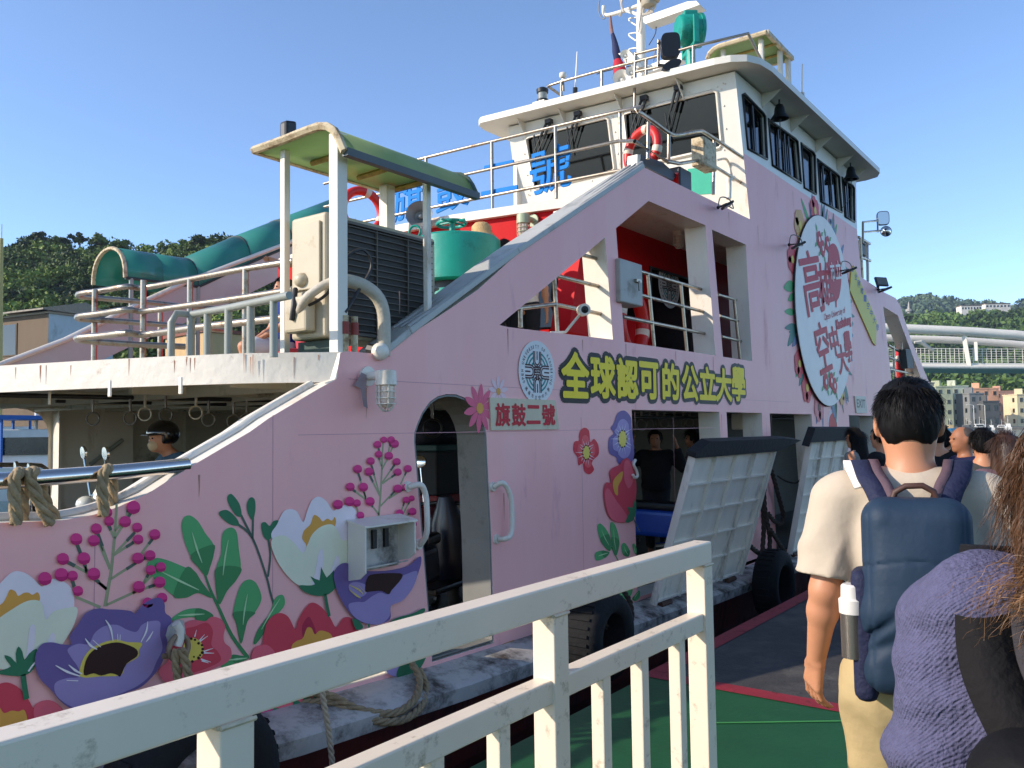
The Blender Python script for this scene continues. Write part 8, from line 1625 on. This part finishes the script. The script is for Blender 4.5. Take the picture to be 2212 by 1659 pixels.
bn = thing('deck_bench', 'low red and white bench under the seated passenger', 'bench', (sp_.x, sp_.y, .47)); zt2 = (M @ Vector((0, 0, .80))).z; b = MB(); f_ = fwd.normalized(); rr_ = f_.cross(Vector((0, 0, 1))); c = Vector((sp_.x, sp_.y, zt2)) - f_ * .05; b.obox(c, rr_ * .8, f_ * .25, Vector((0, 0, .03))); b.build('seat', mat('bench_red', '#b3222a', .5), bn, bevel=.02); b = MB(); b.obox(c - f_ * .28 + Vector((0, 0, .3)), rr_ * .8, f_ * .03, Vector((0, 0, .25))); b.build('backrest', MATS['bench_red'], bn, bevel=.02)
for q in (-.7, .7): b = MB(); o = c + rr_ * q; b.box((o.x - .03, o.y - .03, .45), (o.x + .03, o.y + .03, zt2)); b.build('leg', WHITE, bn)
p = at((700, 520), k=8.6); hd_ = Vector((p.x, p.y, .47)); Hp = (p.z - .47) / 1.61 * 1.72; lf = Vector((-.35, .9, 0))
M_ = frame(hd_, (-.8, .45), Hp / 1.72); Mi = M_.inverted(); tgt = Mi @ at((598, 565), k=8.4); tw_ = np.array(tgt); shL = V3(.185, -.01, 1.395); 
el_ = shL + (tw_ - shL) * .5 + V3(0, 0, -.03); dd_ = np.linalg.norm(tw_ - shL)
person('passenger reaching a pointing arm out from behind the air conditioner', hd_, (-.8, .45), Hp, ((V3(-.24, 0, 1.13), V3(-.25, .07, .88)), (el_, shL + (tw_ - shL) * min(1., .58 / dd_))), LEG0, cloth('grey_green_top', '#596257'), cloth('dark_trouser', '#22242b'), group='passengers on the upper deck', curl=.35)
p = at((1041, 510), k=9.2); hd_ = Vector((p.x, p.y, .47)); t, M = person('child sized passenger in a tan bucket hat behind the teal drum', hd_, (.2, -.9), (p.z - .47) / 1.61 * 1.72, shirt=cloth('white_top', '#d9d6d2'), pants=cloth('dark_trouser', '#22242b'), group='passengers on the upper deck')
hh = thing('bucket_hat', 'tan straw bucket hat above the teal drum', 'hat', M @ Vector((0, 0, 1.68))); b = MB(); b.lathe([(.17, -.03), (.115, .03), (.105, .10), (.07, .135), (.01, .145)], M @ Vector((0, -.005, 1.62)), n=24); b.build('hat_shell', mat('straw', '#c7a777', .9, var=.2, scale=30, bump=.4, bscale=60), hh, smooth=50)
for px, py, k, lab, up_ in ((1090, 541, 8.9, 'dark haired passenger raising a hand before the red wall', True), (1132, 540, 8.8, 'second dark haired passenger low before the red wall, nearer the slope', False)):
    p = at((px, py), k=k); a_ = ((V3(-.25, .0, 1.13), V3(-.25, .07, .88)), (V3(.24, .04, 1.14), V3(.25, .07, .88))) if not up_ else ((V3(-.28, .08, 1.30), V3(-.24, .12, 1.58)), (V3(.24, .04, 1.14), V3(.25, .07, .88)))
    person(lab, Vector((p.x, p.y, .47)), (.9, .3), (p.z - .47) / 1.61 * 1.72, a_, LEG0, cloth('white_top', '#d9d6d2'), cloth('dark_trouser', '#22242b'), group='passengers on the upper deck', curl=.15)
# passengers inside the car deck
p = at((1415, 948), k=11.0); H_ = (p.z + 1.7) / 1.61 * 1.72
person('passenger in black with both hands raised inside the side doorway', Vector((p.x, p.y, -1.7)), (-.8, -.35), H_, ((V3(-.36, .02, 1.22), V3(-.30, .12, 1.50)), (V3(.36, .02, 1.22), V3(.30, .12, 1.50))), LEG0, cloth('black_top', '#17161a'), cloth('dark_trouser', '#22242b'), sleeve=1.8, shoes=BLACK, infl=.05, curl=.1, skin=SKIN2)
p = at((1496, 948), k=11.5); person('woman with hair bun and grey top inside the side doorway', Vector((p.x, p.y, -1.7)), (-.5, .8), (p.z + 1.7) / 1.61 * 1.72, shirt=cloth('taupe_top', '#5a4f50'), pants=cloth('dark_trouser', '#22242b'), hair='bun', skin=SKIN2, sleeve=1.8, shoes=BLACK)
# ------------------------------------------------------------------ sea air
hz = MB(); hz.box((-60, -420, -4.2), (1500, 700, 330)); hm = bpy.data.materials.new('sea_haze'); hm.use_nodes = True; hn = hm.node_tree.nodes; hn.remove(hn['Principled BSDF']); pv = hn.new('ShaderNodeVolumePrincipled'); pv.inputs['Color'].default_value = (.72, .84, 1, 1); pv.inputs['Density'].default_value = .00011; pv.inputs['Anisotropy'].default_value = .2
hm.node_tree.links.new(pv.outputs[0], hn['Material Output'].inputs['Volume']); tag(hz.build('haze', hm), kind='stuff')
